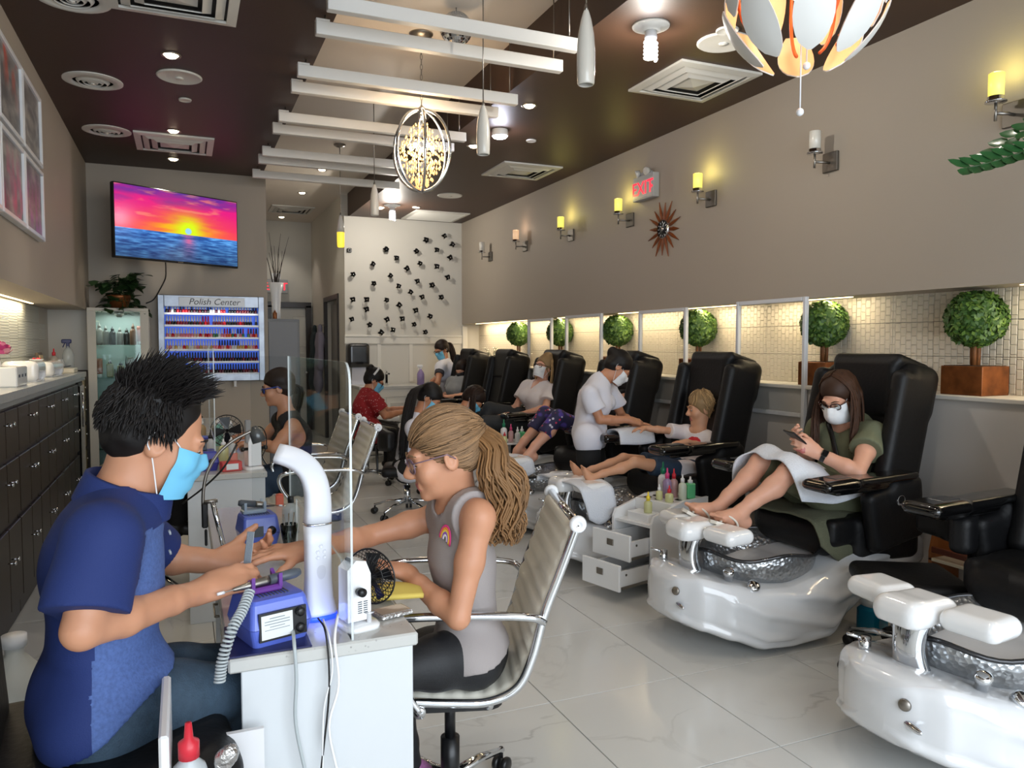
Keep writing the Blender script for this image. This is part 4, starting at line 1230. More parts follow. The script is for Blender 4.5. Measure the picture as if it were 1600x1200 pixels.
# DISPLAY CASE WITH PLANT ON TOP
cab_w = .50
cx0 = U(138, 480, Y=7.98).x
CT = 1.735
t = thing('display_case', 'tall cream display case with glass doors and shelves under the plant', 'cabinet', (cx0+cab_w/2, 8.0, 0))
CASE = mat('case_cream', (204, 198, 184), .45)
MB().box((0, .17, CT/2), (cab_w, .02, CT)).build('back_panel', mat('case_back', (150, 160, 156), .3), t)
for s in (-1, 1):
 MB().box((s*(cab_w/2-.012), 0, CT/2), (.024, .34, CT), b=.003).build('side_panel', CASE, t)
 MB().box((s*(cab_w/2-.035), -.172, CT/2), (.07, .014, CT-.06), b=.002).build('stile', CASE, t)
MB().box((0, 0, CT-.015), (cab_w, .36, .03), b=.003).build('top', CASE, t)
MB().box((0, 0, .05), (cab_w, .34, .10), b=.003).build('plinth', CASE, t)
SHG = glassy('shelf_glass', mix=.2, tint=(.80, .90, .86))
SHELVES = [.45, .78, 1.10, 1.395]
for z in SHELVES: MB().box((0, 0, z), (cab_w-.05, .30, .008)).build('glass_shelf', SHG, t)
MB().box((0, -.172, .92), (cab_w-.14, .006, 1.58)).build('glass_door', glassy('door_glass', mix=.3, tint=(.86, .93, .92)), t)
MB().lathe([(.04, 0), (.045, -.02), (.02, -.05), (0, -.05)], 16, c=(0, -.05, CT-.03)).build('cabinet_lamp', STEEL, t)
light('case_fill', 'AREA', (cx0+cab_w/2, 7.97, CT-.05), 2.5, (.9, 1, .96), target=(cx0+cab_w/2, 7.97, 0), shape='RECTANGLE', size=.3, size_y=.2)  # fill light added to brighten the case interior
def bottle(name, label, loc, r, h, body, cap, cat='bottle', group=None, style='round', capr=.5, caph=.22, parent_rot=0):
 t = thing(name, label, cat, loc, parent_rot, group)
 nb = h*(1-caph)
 if style == 'round':
  MB().lathe([(0, 0), (r*.95, 0), (r, r*.12), (r, nb*.80), (r*.85, nb*.9), (r*capr*.9, nb*.97), (r*capr*.9, nb)], 18).build('body', body, t)
 elif style == 'square':
  MB().box((0, 0, nb/2), (r*1.9, r*1.3, nb), b=r*.2).build('body', body, t)
 elif style == 'tube':
  mb = MB(); rings = []
  for i in range(7):
   s = i/6; rings.append([V((r*math.cos(a)*(1-.05*s), r*(.85-.78*s)*math.sin(a), h*.18+(h*.82)*s)) for a in [2*PI*k/16 for k in range(16)]])
  mb.loft(rings).build('body', body, t)
  MB().lathe([(r*.8, 0), (r*.85, h*.17), (r*.6, h*.19)], 14).build('cap', cap, t); return t
 if style == 'pump_':
  pass
 MB().lathe([(r*capr, nb), (r*capr, nb+h*caph*.45), (r*capr*.45, nb+h*caph*.55), (r*capr*.32, h), (0, h)], 14).build('cap', cap, t)
 return t
BTC = [mat('bottle_grey', (120, 116, 108), .3), mat('bottle_bronze', (128, 84, 60), .35), mat('bottle_white', (222, 222, 218), .3), mat('bottle_olive', (128, 122, 60), .3), mat('bottle_black', (30, 28, 28), .3), mat('bottle_clear', (190, 200, 196), .12, alpha=.55), mat('bottle_copper', (168, 92, 66), .3)]
ADJ = ['grey', 'bronze', 'white', 'olive', 'black', 'clear', 'copper']
cx = cx0+cab_w/2
rg = random.Random(12)
for si, (z, items) in enumerate(zip(SHELVES, [[5, 5, 2, 0], [5, 2, 5, 3, 2], [6, 3, 3, 0, 3], [0, 0, 4, 0, 4, 1, 6]])):
 n = len(items)
 for i, k in enumerate(items):
  x = cx-.17+.34*i/(n-1)
  st = 'tube' if (k == 6 or (si == 2 and k == 0)) else ('square' if k == 3 else 'round')
  bottle('product_bottle', '%s product bottle, %s from left on the %s display shelf from the top' % (ADJ[k], nth(i+1), nth(4-si)), (x, 7.98+rg.uniform(-.05, .03), z+.005), .028 if st != 'square' else .03, [.15, .16, .17, .19][si]*rg.uniform(.8, 1.1), BTC[k], BTC[4 if k in (2, 3) else 2 if k == 6 else k], group='products in the display case', style=st)
LEAFG = mat('pothos_leaf', (44, 70, 36), .4, var=(8, .35))
def heart_leaf(mb, p, d, up, s, m=0):
 d = V(d).normalized(); f = frame(d, up); x, y, z = f.col[0], f.col[1], f.col[2]
 prof = [(0, 0), (.25, .42), (.55, .40), (.82, .2), (1.05, 0)]
 vs = [p+z*(s*a)+y*(s*b)+x*(-.10*s*a*a+.10*s*abs(b)) for a, b in prof]+[p+z*(s*a)-y*(s*b)+x*(-.10*s*a*a+.10*s*b) for a, b in prof[1:-1][::-1]]
 c = p+z*(s*.5)-x*(.02*s)
 n = len(vs)
 mb.add(vs+[c], [(i, (i+1) % n, n) for i in range(n)], m, True)
q = U(186, 462, Y=7.95)
t = thing('potted_plant', 'bushy dark green plant in a copper pot on the display case', 'plant', (q.x, 7.95, CT))
MB().lathe([(0, 0), (.07, 0), (.10, .10), (.105, .12), (.095, .12), (.085, .09), (0, .09)], 24).build('pot', COPPER, t)
rg = random.Random(9)
for k in range(36):
 a = rg.uniform(0, 2*PI); e = rg.uniform(.0, 1.0)
 R0 = rg.uniform(.10, .22)
 tip = V((math.cos(a)*R0*1.05, math.sin(a)*R0*.8, .12+e*.20-(.16 if e < .25 else 0)))
 st = bez((0, 0, .10), (math.cos(a)*.05, math.sin(a)*.05, .24), (tip.x*.8, tip.y*.8, tip.z+.06), tip, 8)
 mb = MB().tube(st, .003, 5); mb.build('stem', LEAFG, t)
 for j in range(3, 9, 1):
  for s in ((-1,) if j % 2 else (1,)):
   mb = MB()
   dd = V((math.cos(a+s*1.1), math.sin(a+s*1.1), rg.uniform(-.7, .3)))
   heart_leaf(mb, st[min(j, 8)]+V((rg.uniform(-.02, .02), rg.uniform(-.02, .02), rg.uniform(-.02, .02))), dd, (0, 0, 1), rg.uniform(.075, .105))
   mb.build('leaf', LEAFG, t)
# POLISH RACK
ax_, ay_ = U(246, 459, Y=8.12), U(412, 466, Y=8.12)
RW = ay_.x-ax_.x; rt_ = (ax_.z+ay_.z)/2; rb_ = U(410, 594, Y=8.12).z
rx = (ax_.x+ay_.x)/2
t = thing('polish_rack', 'chrome framed polish display rack with blue glowing back and white shelves', 'rack', (rx, 8.14, rb_))
RH = rt_-rb_
SILV = mat('rack_silver', (150, 156, 166), .38, .8, var=(9, .25))
BLUEG = mat('blue_backlight', (70, 120, 255), .4, emit=.24, ecol=(80, 130, 255))
MB().box((0, .045, RH/2), (RW-.04, .01, RH-.02)).build('back_panel', BLUEG, t)
fw_ = .055
for s in (-1, 1): MB().box((s*(RW/2-fw_/2), 0, RH/2), (fw_, .11, RH), b=.004).build('frame_side', SILV, t)
MB().box((0, 0, RH-.055), (RW-2*fw_, .11, .11), b=.004).build('header', SILV, t)
MB().box((0, -.057, RH-.060), (RW*.62, .008, .085), b=.003).build('sign_board', mat('sign_board_white', (232, 234, 238), .25), t)
text_obj('lettering', 'Polish Center', .084, RX(PI/2), (.02, -.0625, RH-.062), mat('sign_ink', (34, 32, 36), .4), t, .0008, shear=.25)
MB().box((0, 0, .035), (RW-2*fw_, .11, .07), b=.004).build('bottom_rail', SILV, t)
rows_y = [489, 511, 533.5, 556, 578]
shz = []
for py in (491, 509.5, 528.5, 547, 566, 584.5):
 z = U(330, py, Y=8.10).z-rb_
 shz.append(z)
 s_ = MB().box((0, -.005, z), (RW-2*fw_, .085, .012), b=.002).box((0, -.046, z+.001), (RW-2*fw_, .006, .020), b=.002)
 s_.build('shelf', mat('shelf_white', (226, 228, 232), .25), t)
for x in (-.26, -.13, .02, .2): MB().lathe([(.016, 0), (.012, -.05), (.018, -.06), (0, -.06)], 12, c=(x, -.03, .0)).build('hook_peg', WPLAST, t)
light('rack_glow', 'AREA', (rx, 8.17, rb_+RH/2), 1.2, (.25, .42, 1), target=(rx, 7, rb_+RH/2), shape='RECTANGLE', size=RW*.9, size_y=RH*.8)
PCOL = {'black': (26, 22, 26), 'dark red': (110, 20, 32), 'red': (188, 26, 38), 'pink': (222, 130, 140), 'nude': (214, 178, 158), 'green': (70, 120, 84), 'blue': (60, 88, 150), 'orange': (226, 110, 60), 'clear': (214, 212, 208), 'wine': (84, 24, 44), 'gold': (196, 160, 90)}
CAPS = {'silver': (216, 213, 208), 'black': (24, 22, 24), 'red': (178, 30, 40)}
light('rack_fill', 'AREA', (rx, 8.06, rb_+RH-.13), 1.0, (.95, .97, 1), target=(rx, 8.14, rb_), shape='RECTANGLE', size=RW*.8, size_y=.03)  # added fill brightening the shelves, without a fixture of its own
rg = random.Random(21)
bt_mesh = {}
def polish_mesh(bc, cc):
 if (bc, cc) in bt_mesh: return bt_mesh[(bc, cc)]
 mb = MB().lathe([(0, 0), (.0130, 0), (.0135, .004), (.0135, .034), (.007, .041)], 10, m=0)
 mb.lathe([(.0075, .040), (.0085, .043), (.0062, .090), (0, .091)], 8, m=1)
 o = mb.build('nail_polish', [mat('polish_'+bc.replace(' ', '_'), PCOL[bc], .15), mat('polish_cap_'+cc, CAPS[cc], .3, .15 if cc == 'silver' else 0)])
 bt_mesh[(bc, cc)] = o.data
 return o
n_per = 34
for r, z in enumerate(shz):
 for i in range(n_per):
  if rg.random() < .03: continue
  x = -RW/2+fw_+.022+(RW-2*fw_-.044)*i/(n_per-1)
  if r == 0: bc = rg.choice(['black', 'wine', 'dark red', 'red', 'clear', 'black']); cc = 'silver' if rg.random() < .88 else 'black'
  elif r == 1: bc = rg.choice(['black', 'black', 'wine', 'dark red', 'red']); cc = 'red' if 13 <= i <= 15 else 'silver'
  elif r == 2: bc = rg.choice(['pink', 'nude', 'red', 'pink']) if i < 17 else rg.choice(['green', 'blue', 'orange', 'red', 'pink', 'clear']); cc = 'silver' if i < 20 else rg.choice(['silver', 'red', 'silver', 'black'])
  elif r == 3: bc = rg.choice(['nude', 'pink', 'red', 'gold', 'clear']); cc = 'silver' if i < 19 or i > 26 else 'black'
  else: bc = rg.choice(['black', 'wine', 'black', 'dark red']); cc = 'black'
  m = polish_mesh(bc, cc)
  if isinstance(m, bpy.types.Object): o = m
  else: o = bpy.data.objects.new('nail_polish', m); COL.objects.link(o)
  o.location = (rx+x, 8.14-.012, rb_+z+.007)
  tag(o, '%s nail polish with %s cap, %s from the left on the %s rack shelf' % (bc, cc, nth(i+1), nth(r+1)), 'nail polish', 'nail polish bottles on the %s rack shelf' % nth(r+1))
# CLIENT CHAIRS (white ribbed sling, chrome)
RIBW = mat('white_leather', (226, 222, 208), .38, bump=(80, .05))
def swivel_base(t, n=5, r=.29, zseat=.40, metal=None, blackcol=False):
 metal = metal or CHROME
 for k in range(n):
  a = 2*PI*k/n+.3
  d = V((math.cos(a), math.sin(a), 0))
  MB().tube([d*.03+V((0, 0, .125)), d*(r*.55)+V((0, 0, .11)), d*r+V((0, 0, .075))], [.019, .017, .012], 8, flat=((0, 0, 1), .75)).build('base_arm', metal, t)
  c = MB().tube([d*(r-.004)+V((0, 0, .085)), d*(r-.004)+V((0, 0, .05))], .007, 8)
  s = d.cross(V((0, 0, 1)))
  for e in (-1, 1): c.lathe([(.0, -.010), (.022, -.010), (.026, -.004), (.026, .006), (.02, .010), (0, .010)], 14, c=d*r+s*(e*.016)+V((0, 0, .0265)), R=frame(s))
  c.build('caster', BLACKP, t)
 MB().tube([(0, 0, .10), (0, 0, .25)], .028, 14).tube([(0, 0, .25), (0, 0, zseat)], .016, 12).build('gas_lift', BLACKP if blackcol else CHROME, t)
def ribbed_chair(label, loc, rot):
 t = thing('ribbed_chair', label, 'chair', loc, rot, 'white ribbed client chairs at the nail desks')
 P_ = smooth_path([(-.335, 0, .925), (-.29, 0, .80), (-.245, 0, .68), (-.215, 0, .57), (-.175, 0, .49), (-.10, 0, .455), (0, 0, .455), (.12, 0, .465), (.235, 0, .472), (.265, 0, .456)], 9)
 L = [0]
 for a, b in zip(P_, P_[1:]): L.append(L[-1]+(b-a).length)
 W_ = .215
 rings = []
 for i, p in enumerate(P_):
  d = (P_[min(i+1, len(P_)-1)]-P_[max(i-1, 0)]).normalized(); n = V((0, 1, 0)).cross(d); n = n if n.z > -9 else n
  s = abs(math.sin(PI*L[i]/.047)); th = .006+.014*s**.5
  r = []
  for y, k in ((-W_, .5), (-W_*.9, 1), (0, 1), (W_*.9, 1), (W_, .5)): r.append(p+V((0, y, 0))+n*(-th*k))
  for y, k in ((W_, .5), (W_*.9, 1), (0, 1), (-W_*.9, 1), (-W_, .5)): r.append(p+V((0, y, 0))+n*(th*k))
  rings.append(r)
 MB().loft(rings).build('ribbed_sling', RIBW, t)
 for s in (-1, 1):
  y = s*(W_+.012)
  MB().tube([p+V((0, y, 0)) for p in P_], .0125, 8, flat=((0, 1, 0), .8)).build('side_rail', CHROME, t)
  MB().lathe([(.0, -.013), (.020, -.013), (.024, 0), (.020, .013), (.010, .013), (.008, .009), (0, .009)], 18, c=P_[0]+V((0, y, 0)), R=frame((0, s, 0))).build('rail_cap', WPLAST, t)
  arm = [(-.245, y, .665), (-.20, y+s*.03, .69), (-.05, y+s*.035, .70), (.14, y+s*.035, .70), (.215, y+s*.03, .675), (.20, y+s*.025, .60), (.12, y+s*.01, .49), (.085, y, .437)]
  MB().tube(smooth_path(arm, 6), .0115, 10).build('armrest', CHROME, t)
  MB().lathe([(0, -.008), (.017, -.008), (.017, .008), (0, .008)], 14, c=(.085, y, .437), R=frame((0, 1, 0))).build('arm_bolt', CHROME, t)
 MB().tube([P_[0]+V((0, -W_-.01, 0)), P_[0]+V((0, W_+.01, 0))], .013, 10).build('top_bar', CHROME, t)
 for x in (-.10, .10): MB().tube([(x, -W_-.01, .442), (x, W_+.01, .442)], .011, 8).build('cross_bar', CHROME, t)
 MB().prism(rrect(.30, .20, .05), .37, .43, c=(.0, 0, 0)).box((0, 0, .425), (.16, .16, .03), b=.01).build('tilt_mechanism', BLACKP, t)
 MB().tube(smooth_path([(.02, -.10, .40), (.06, -.19, .39), (.085, -.20, .33), (.09, -.20, .27)], 4), [.011]*13, 8).box((.10, -.20, .255), (.09, .05, .02), RZ(.2), b=.008).build('tilt_lever', BLACKP, t)
 swivel_base(t, zseat=.40, blackcol=True)
 return t
gc = ribbed_chair('white ribbed chrome chair the girl in grey sits on', (.70, 2.10, 0), PI-.30)
q = U(594, 668, Z=.925); dup(gc, (q.x-.34, q.y+.24, 0), PI-.03, 'empty white ribbed chair behind the girl, its back in plain view')
q = U(560, 652, Z=.925); dup(gc, (q.x-.34, q.y+.24, 0), PI+.05, 'white ribbed chair farthest down the desk row, seen through the clear shield')
# NAIL DESKS
DESKW = mat('desk_white_gloss', (208, 212, 215), .14, coat=.4)
QUARTZ = mat('speckled_quartz', (190, 190, 187), .18)
def speck(m):
 nt = m.node_tree; N = nt.nodes; L = nt.links; b = N['Principled BSDF']
 g = N.new('ShaderNodeNewGeometry'); v = N.new('ShaderNodeTexVoronoi'); v.inputs['Scale'].default_value = 75
 L.new(g.outputs['Position'], v.inputs['Vector'])
 r = N.new('ShaderNodeMapRange'); r.inputs[1].default_value = .10; r.inputs[2].default_value = .22; r.inputs[3].default_value = .55; r.inputs[4].default_value = 0
 L.new(v.outputs['Distance'], r.inputs[0])
 n = N.new('ShaderNodeTexNoise'); n.inputs['Scale'].default_value = 40; L.new(g.outputs['Position'], n.inputs['Vector'])
 k = N.new('ShaderNodeMapRange'); k.inputs[1].default_value = .5; k.inputs[2].default_value = .62; L.new(n.outputs['Fac'], k.inputs[0])
 mu = N.new('ShaderNodeMath'); mu.operation = 'MULTIPLY'; L.new(r.outputs[0], mu.inputs[0]); L.new(k.outputs[0], mu.inputs[1])
 x = N.new('ShaderNodeMix'); x.data_type = 'RGBA'; x.inputs[6].default_value = lin((192, 192, 188)); x.inputs[7].default_value = lin((96, 92, 90))
 L.new(mu.outputs[0], x.inputs[0]); L.new(x.outputs[2], b.inputs['Base Color'])
speck(QUARTZ)
DZ = .75
def desk(label, x, y0, y1, w=.405, sk=0.0):
 t = thing('nail_desk', label, 'desk', (x, y0, 0), sk, 'nail desks in a row')
 L_ = y1-y0
 MB().box((w/2, L_/2, DZ-.015), (w, L_, .030), b=.004).build('quartz_top', QUARTZ, t)
 MB().box((w/2+.008, .012+.01, (DZ-.03)/2), (w-.035, .022, DZ-.03), b=.002).build('end_panel', DESKW, t)
 MB().box((w/2+.008, L_-.022, (DZ-.03)/2), (w-.035, .022, DZ-.03), b=.002).build('end_panel', DESKW, t)
 MB().box((w-.07, L_/2, .44), (.022, L_-.05, .56), b=.002).build('modesty_panel', DESKW, t)
 for z in (.20, .42):
  d = MB().box((w/2+.01, L_-.25, z), (w-.06, .42, .19), b=.003).build('drawer', DESKW, t)
  MB().tube([(.03, L_-.32, z), (.015, L_-.32, z), (.015, L_-.18, z), (.03, L_-.18, z)], .005, 6).build('handle', STEEL, d)
 return t
desk('nearest white nail desk with speckled quartz top', .072, 1.655, 3.25)
desk('second white nail desk, behind the nearest one', -.02, 4.10, 5.60)
desk('third white nail desk below the polish rack', -.12, 6.15, 7.35)
# ROLLING PEDICURE CART
cor = U(1018, 917, Z=.05); cr2 = U(1105, 892, Z=.05)
ca = math.atan2(cr2.y-cor.y, cr2.x-cor.x)
t = thing('pedicure_cart', 'white rolling cart with two open drawers beside the child', 'cart', (cor.x, cor.y, 0), ca)
CW_, CD_, CHH = (cr2-cor).length, .31, .50
Zt = CHH
MB().prism([(0, .05), (CW_, .05), (CW_, .50), (.28, .50), (.02, .44), (0, .40)], 0, .016, R=RX(PI/2), c=(0, .016, 0)).build('side_panel', WGLOSS, t)
MB().prism([(0, .05), (CW_, .05), (CW_, .50), (.28, .50), (.02, .44), (0, .40)], 0, .016, R=RX(PI/2), c=(0, CD_, 0)).build('side_panel', WGLOSS, t)
MB().box((CW_-.008, CD_/2, .27), (.016, CD_-.034, .44)).build('back_panel', WGLOSS, t)
MB().box((CW_/2, CD_/2, .065), (CW_-.02, CD_-.034, .016)).build('bottom_board', WGLOSS, t)
MB().box((CW_/2, CD_/2, .38), (CW_-.02, CD_-.034, .014)).build('shelf_board', WGLOSS, t)
hold = MB().box((.33, CD_/2, .455), (.30, CD_-.034, .07), b=.003)
hold.build('bottle_holder', WGLOSS, t)
MB().box((.10, CD_*.5, .41), (.10, .16, .05), b=.003).build('side_holder', WGLOSS, t)
holes = []
mb = MB()
for yy in (.07, .155, .24):
 for xx in (.23, .31, .39): mb.lathe([(.024, 0), (.02, -.001), (0, -.001)], 16, c=(xx, yy, .4922)); holes.append((xx, yy))
mb.build('hole_rims', mat('hole_black', (20, 20, 20), .8), t)
for z, out in ((.285, .16), (.135, .24)):
 d = MB().box((-out, CD_/2, z), (.018, CD_-.02, .145), b=.003).build('drawer_front', WGLOSS, t)
 g = MB().box((-out+.18, .03, z-.01), (.34, .012, .09)).box((-out+.18, CD_-.03, z-.01), (.34, .012, .09)).box((-out+.18, CD_/2, z-.055), (.34, CD_-.06, .01))
 g.build('drawer_box', WGLOSS, d)
 MB().box((-out-.012, CD_/2, z+.015), (.006, .05, .035), b=.002).build('drawer_pull', STEEL, d)
 mb = MB()
 for xx in (-out+.06, -out+.06): mb.lathe([(.007, 0), (.007, .002), (0, .002)], 10, c=(xx, .023, z+.01 if xx else z), R=frame((0, -1, 0)))
 mb.build('rivet', STEEL, d)
 MB().box((-out+.17, .021, z-.058), (.30, .008, .014)).build('slide_rail', STEEL, d)
for xx in (.05, CW_-.05):
 for yy in (.05, CD_-.05):
  MB().lathe([(0, -.010), (.022, -.010), (.022, .010), (0, .010)], 14, c=(xx, yy, .023), R=frame((0, 1, 0))).box((xx, yy, .042), (.03, .03, .02)).build('caster', BLACKP, t)
cart = t
# PEOPLE
SKIN = {'tan': mat('skin_tan', (196, 140, 108), .5, sss=.12, var=(18, .05)), 'fair': mat('skin_fair', (214, 160, 134), .5, sss=.12, var=(18, .05)),
  'olive': mat('skin_olive', (192, 134, 100), .5, sss=.12), 'child': mat('skin_child', (206, 152, 118), .5, sss=.12)}
LIP = mat('lip', (176, 98, 92), .4); NAILM = mat('nail_pale', (236, 200, 190), .25); NAILR = mat('nail_red', (196, 36, 48), .2)
EYEW = mat('eye_white', (226, 222, 216), .25); IRIS = mat('iris_brown', (52, 34, 24), .2)
HAIRM = {k: [mat('hair_%s_%d' % (k, i), tuple(min(255, c*f) for c in rgb), .55, spec=.3) for i, f in enumerate((.84, 1.0, 1.16))] for k, rgb in
   {'black': (24, 20, 19), 'brown': (66, 42, 28), 'darkbrown': (42, 27, 20), 'blond': (172, 140, 98), 'lightbrown': (136, 106, 76), 'honey': (128, 94, 60)}.items()}
MASKB = mat('mask_blue', (112, 190, 226), .7); MASKW = mat('mask_white', (230, 232, 234), .7); MASKK = mat('mask_black', (24, 24, 26), .7)
LOOP = mat('ear_loop', (232, 232, 234), .6)
def wr_noise(amp, freq, seed, n=7):
 r = np.random.RandomState(seed)
 K = r.normal(size=(n, 3)); K /= np.linalg.norm(K, axis=1)[:, None]; K *= freq*r.uniform(.6, 1.6, n)[:, None]; ph = r.uniform(0, 6.28, n)
 def f(P): return amp*np.sin(P @ K.T+ph).sum(1)/n**.5
 return (f, amp*2.5)
class Head:
 def __init__(self, c, fwd, up, s=1.0):
  self.c = V(c); y = V(fwd).normalized(); z = V(up); z = (z-y*z.dot(y)).normalized(); x = y.cross(z)
  self.R = Matrix((x, y, z)).transposed(); self.s = s
 def p(self, x, y, z): return self.c+self.R @ (V((x, y, z))*self.s)
 def d(self, x, y, z): return self.R @ V((x, y, z))
 def add(self, S, neck=None, k=1.0, fem=False):
  s, p, R = self.s, self.p, self.R
  S.ell(p(0, -.016, .036), (.074*s, .095*s, .084*s), R, .01)
  S.ell(p(0, .028, -.030), ((.056 if fem else .060)*s, .066*s, .080*s), R, .03*s)
  S.ell(p(0, .040, -.085), ((.036 if fem else .042)*s, .040*s, .030*s), R, .03*s)
  S.ell(p(0, .076, -.102), (.018*s, .014*s, .014*s), R, .02*s)
  for sd in (-1, 1):
   S.ell(p(sd*.038, .064, -.036), (.024*s, .022*s, .026*s), R, .025*s)
   S.cap(p(sd*.040, .080, .019), p(sd*.012, .091, .015), .0085*s, .0085*s, .016*s)
   S.ell(p(sd*.031, .098, -.004), (.014*s, .012*s, .010*s), R, .010*s, op='s')
   S.ell(p(sd*.031, .0765, -.004), (.0155*s, .0125*s, .0125*s), R, .006*s)
   S.ell(p(sd*.0725, -.008, -.012), (.011*s, .022*s, .032*s), R @ RZ(-sd*.35), .006*s)
   S.ell(p(sd*.083, -.004, -.010), (.006*s, .012*s, .020*s), R @ RZ(-sd*.35), .006*s, op='s')
   S.ell(p(sd*.0105, .100, -.037), (.0085*s, .011*s, .0085*s), R, .008*s)
  S.cap(p(0, .088, .006), p(0, .1115, -.030), .0075*s, .0115*s, .014*s)
  S.cap(p(-.017, .0865, -.0635), p(.017, .0865, -.0635), .0068*s, .0068*s, .008*s)
  S.cap(p(-.014, .0865, -.0745), p(.014, .0865, -.0745), .0078*s, .0078*s, .006*s)
  S.cap(p(0, .0885, -.0640), p(0, .0885, -.0640), .0078*s, .0078*s, .006*s)
  if neck is not None:
   S.cap(p(0, -.024, -.055), neck, (.047 if fem else .054)*s, (.052 if fem else .060)*s, .03*s)
 def lips(self, C):
  q = (C-np.array(self.c)) @ np.array(self.R)/self.s
  return (np.abs(q[:, 0]) < .021) & (q[:, 1] > .078) & (q[:, 2] < -.058) & (q[:, 2] > -.082)
 def eyes(self, t, closed=False):
  for sd in (-1, 1):
   if not closed:
    mb = MB()
    mb.ball(self.p(sd*.031, .079, -.006)-t.location, .0115*self.s, 14, 10, self.R, 0)
    mb.ball(self.p(sd*.031, .0845, -.008)-t.location, .0066*self.s, 10, 8, self.R, 1)
    mb.build('eye', [EYEW, IRIS], t)
   mb = MB().tube([self.p(sd*.018, .0905, -.006)-t.location, self.p(sd*.031, .0925, -.005)-t.location, self.p(sd*.046, .084, -.008)-t.location], .0016*self.s, 5)
   mb.build('eyelash', IRIS, t)
 def brows(self, t, m):
  for sd in (-1, 1):
   MB().tube([self.p(sd*.014, .099, .018)-t.location, self.p(sd*.032, .0955, .0245)-t.location, self.p(sd*.050, .080, .018)-t.location], [.0022*self.s, .0034*self.s, .0012*self.s], 6).build('eyebrow', m, t)
 def mask(self, t, m, pleats=True, cup=False, loopm=None, name='face_mask'):
  rows = []; nu, nv = 25, 15
  for j in range(nv):
   v = j/(nv-1); z = -.012-.100*v
   row = []
   for i in range(nu):
    u = -1+2*i/(nu-1); a = u*1.22
    ry = .122-.018*v**1.5-.018*(1-v)**3; rx = .071-.004*v
    if cup: ry = .132-.055*(2*v-1)**2*.5; rx = .072-.010*(2*v-1)**2
    x = math.sin(a)*rx; y = -.004+(math.cos(a)**.85)*(ry+.004)-.012*math.exp(-(u/.16)**2)*0
    y += .012*math.exp(-(u/.13)**2)*(1-v)**2
    if pleats: y += .0022*math.sin(v*3*2*PI)*(1-abs(u))
    zz = z+.020*u*u*(v-.3)*-.9+(.006*math.exp(-(u/.2)**2) if v == 0 else 0)
    row.append(self.p(x, y, zz)-t.location)
   rows.append(row)
  SH = SDF(); self.add(SH)
  P = np.array([tuple(q+t.location) for r in rows for q in r]); c0 = np.array(self.p(0, -.01, -.06)); dr = P-c0; dr /= np.linalg.norm(dr, axis=1)[:, None]
  for _ in range(4): P = P+dr*np.maximum(.0055*self.s-SH.at(P), 0)[:, None]
  rows = [[V(P[j*nu+i])-t.location for i in range(nu)] for j in range(nv)]
  inn = [[q-(self.d(0, 1, 0)*.0025) for q in r] for r in rows]
  mb = MB()
  vs = [q for r in rows for q in r]; n = len(vs)
  fs = [(y*nu+x, y*nu+x+1, (y+1)*nu+x+1, (y+1)*nu+x) for y in range(nv-1) for x in range(nu-1)]
  mb.add(vs, fs, 0, True); mb.add([q for r in inn for q in r], [f[::-1] for f in fs], 0, True)
  o = mb.build(name, m, t)
  for sd in (-1, 1):
   a, b = rows[0][nu-1 if sd > 0 else 0], rows[-1][nu-1 if sd > 0 else 0]
   e0 = self.p(sd*.072, -.005, .022)-t.location; e1 = self.p(sd*.082, -.03, -.01)-t.location; e2 = self.p(sd*.072, -.005, -.045)-t.location
   l = MB().tube(smooth_path([a, e0, e1, e2, b], 5), .0016*self.s, 5); l.build('ear_loop', loopm or LOOP, o)
  return o
 def glasses(self, t, m, w=.026, h=.019, thick=.0022, lens=True, name='eyeglasses'):
  mb = MB()
  for sd in (-1, 1):
   c = (sd*.033, .104, -.006)
   ring = [self.p(c[0]+w*math.copysign(abs(math.cos(a))**.8, math.cos(a)), c[1]-.012*abs(c[0]+w*math.cos(a))/.06, c[2]+h*math.copysign(abs(math.sin(a))**.8, math.sin(a)))-t.location for a in [2*PI*k/24 for k in range(24)]]
   mb.tube(ring, thick*self.s, 6, closed=True)
   mb.tube([self.p(sd*(.033+w), .096, .004)-t.location, self.p(sd*.076, .07, .006)-t.location, self.p(sd*.080, .0, .006)-t.location, self.p(sd*.079, -.02, -.012)-t.location], thick*self.s, 6)
  mb.tube([self.p(-.008, .106, .0)-t.location, self.p(0, .108, .004)-t.location, self.p(.008, .106, .0)-t.location], thick*self.s, 6)
  o = mb.build(name, m, t)
  if lens:
   for sd in (-1, 1):
    lb = MB(); c = (sd*.033, .104, -.006)
    ring = [self.p(c[0]+w*math.cos(a), c[1]-.012*abs(c[0]+w*math.cos(a))/.06, c[2]+h*math.sin(a))-t.location for a in [2*PI*k/20 for k in range(20)]]
    r2 = [q-self.d(0, .0012, 0) for q in ring]
    lb.loft([ring, r2]); lb.build('lens', glassy('lens_glass', mix=.04), o)
  return o
 def scalp(self, S, grow=0.0, front=.075, low=-.03, ears=True, back=-.06):
  s, p, R = self.s, self.p, self.R
  S.ell(p(0, -.020, .040), ((.082+grow)*s, (.101+grow)*s, (.090+grow)*s), R, .01)
  S.ell(p(0, -.052, -.005+low*.5), ((.066+grow)*s, (.056+grow)*s, (.062)*s), R, .03*s)
  S.ell(p(0, .105, -.050), (.125*s, .085*s, (.050+front)*s), R, .012*s, op='s')
  if ears:
   for sd in (-1, 1): S.ell(p(sd*.085, .012, -.030), (.03*s, .036*s, .034*s), R, .01*s, op='s')
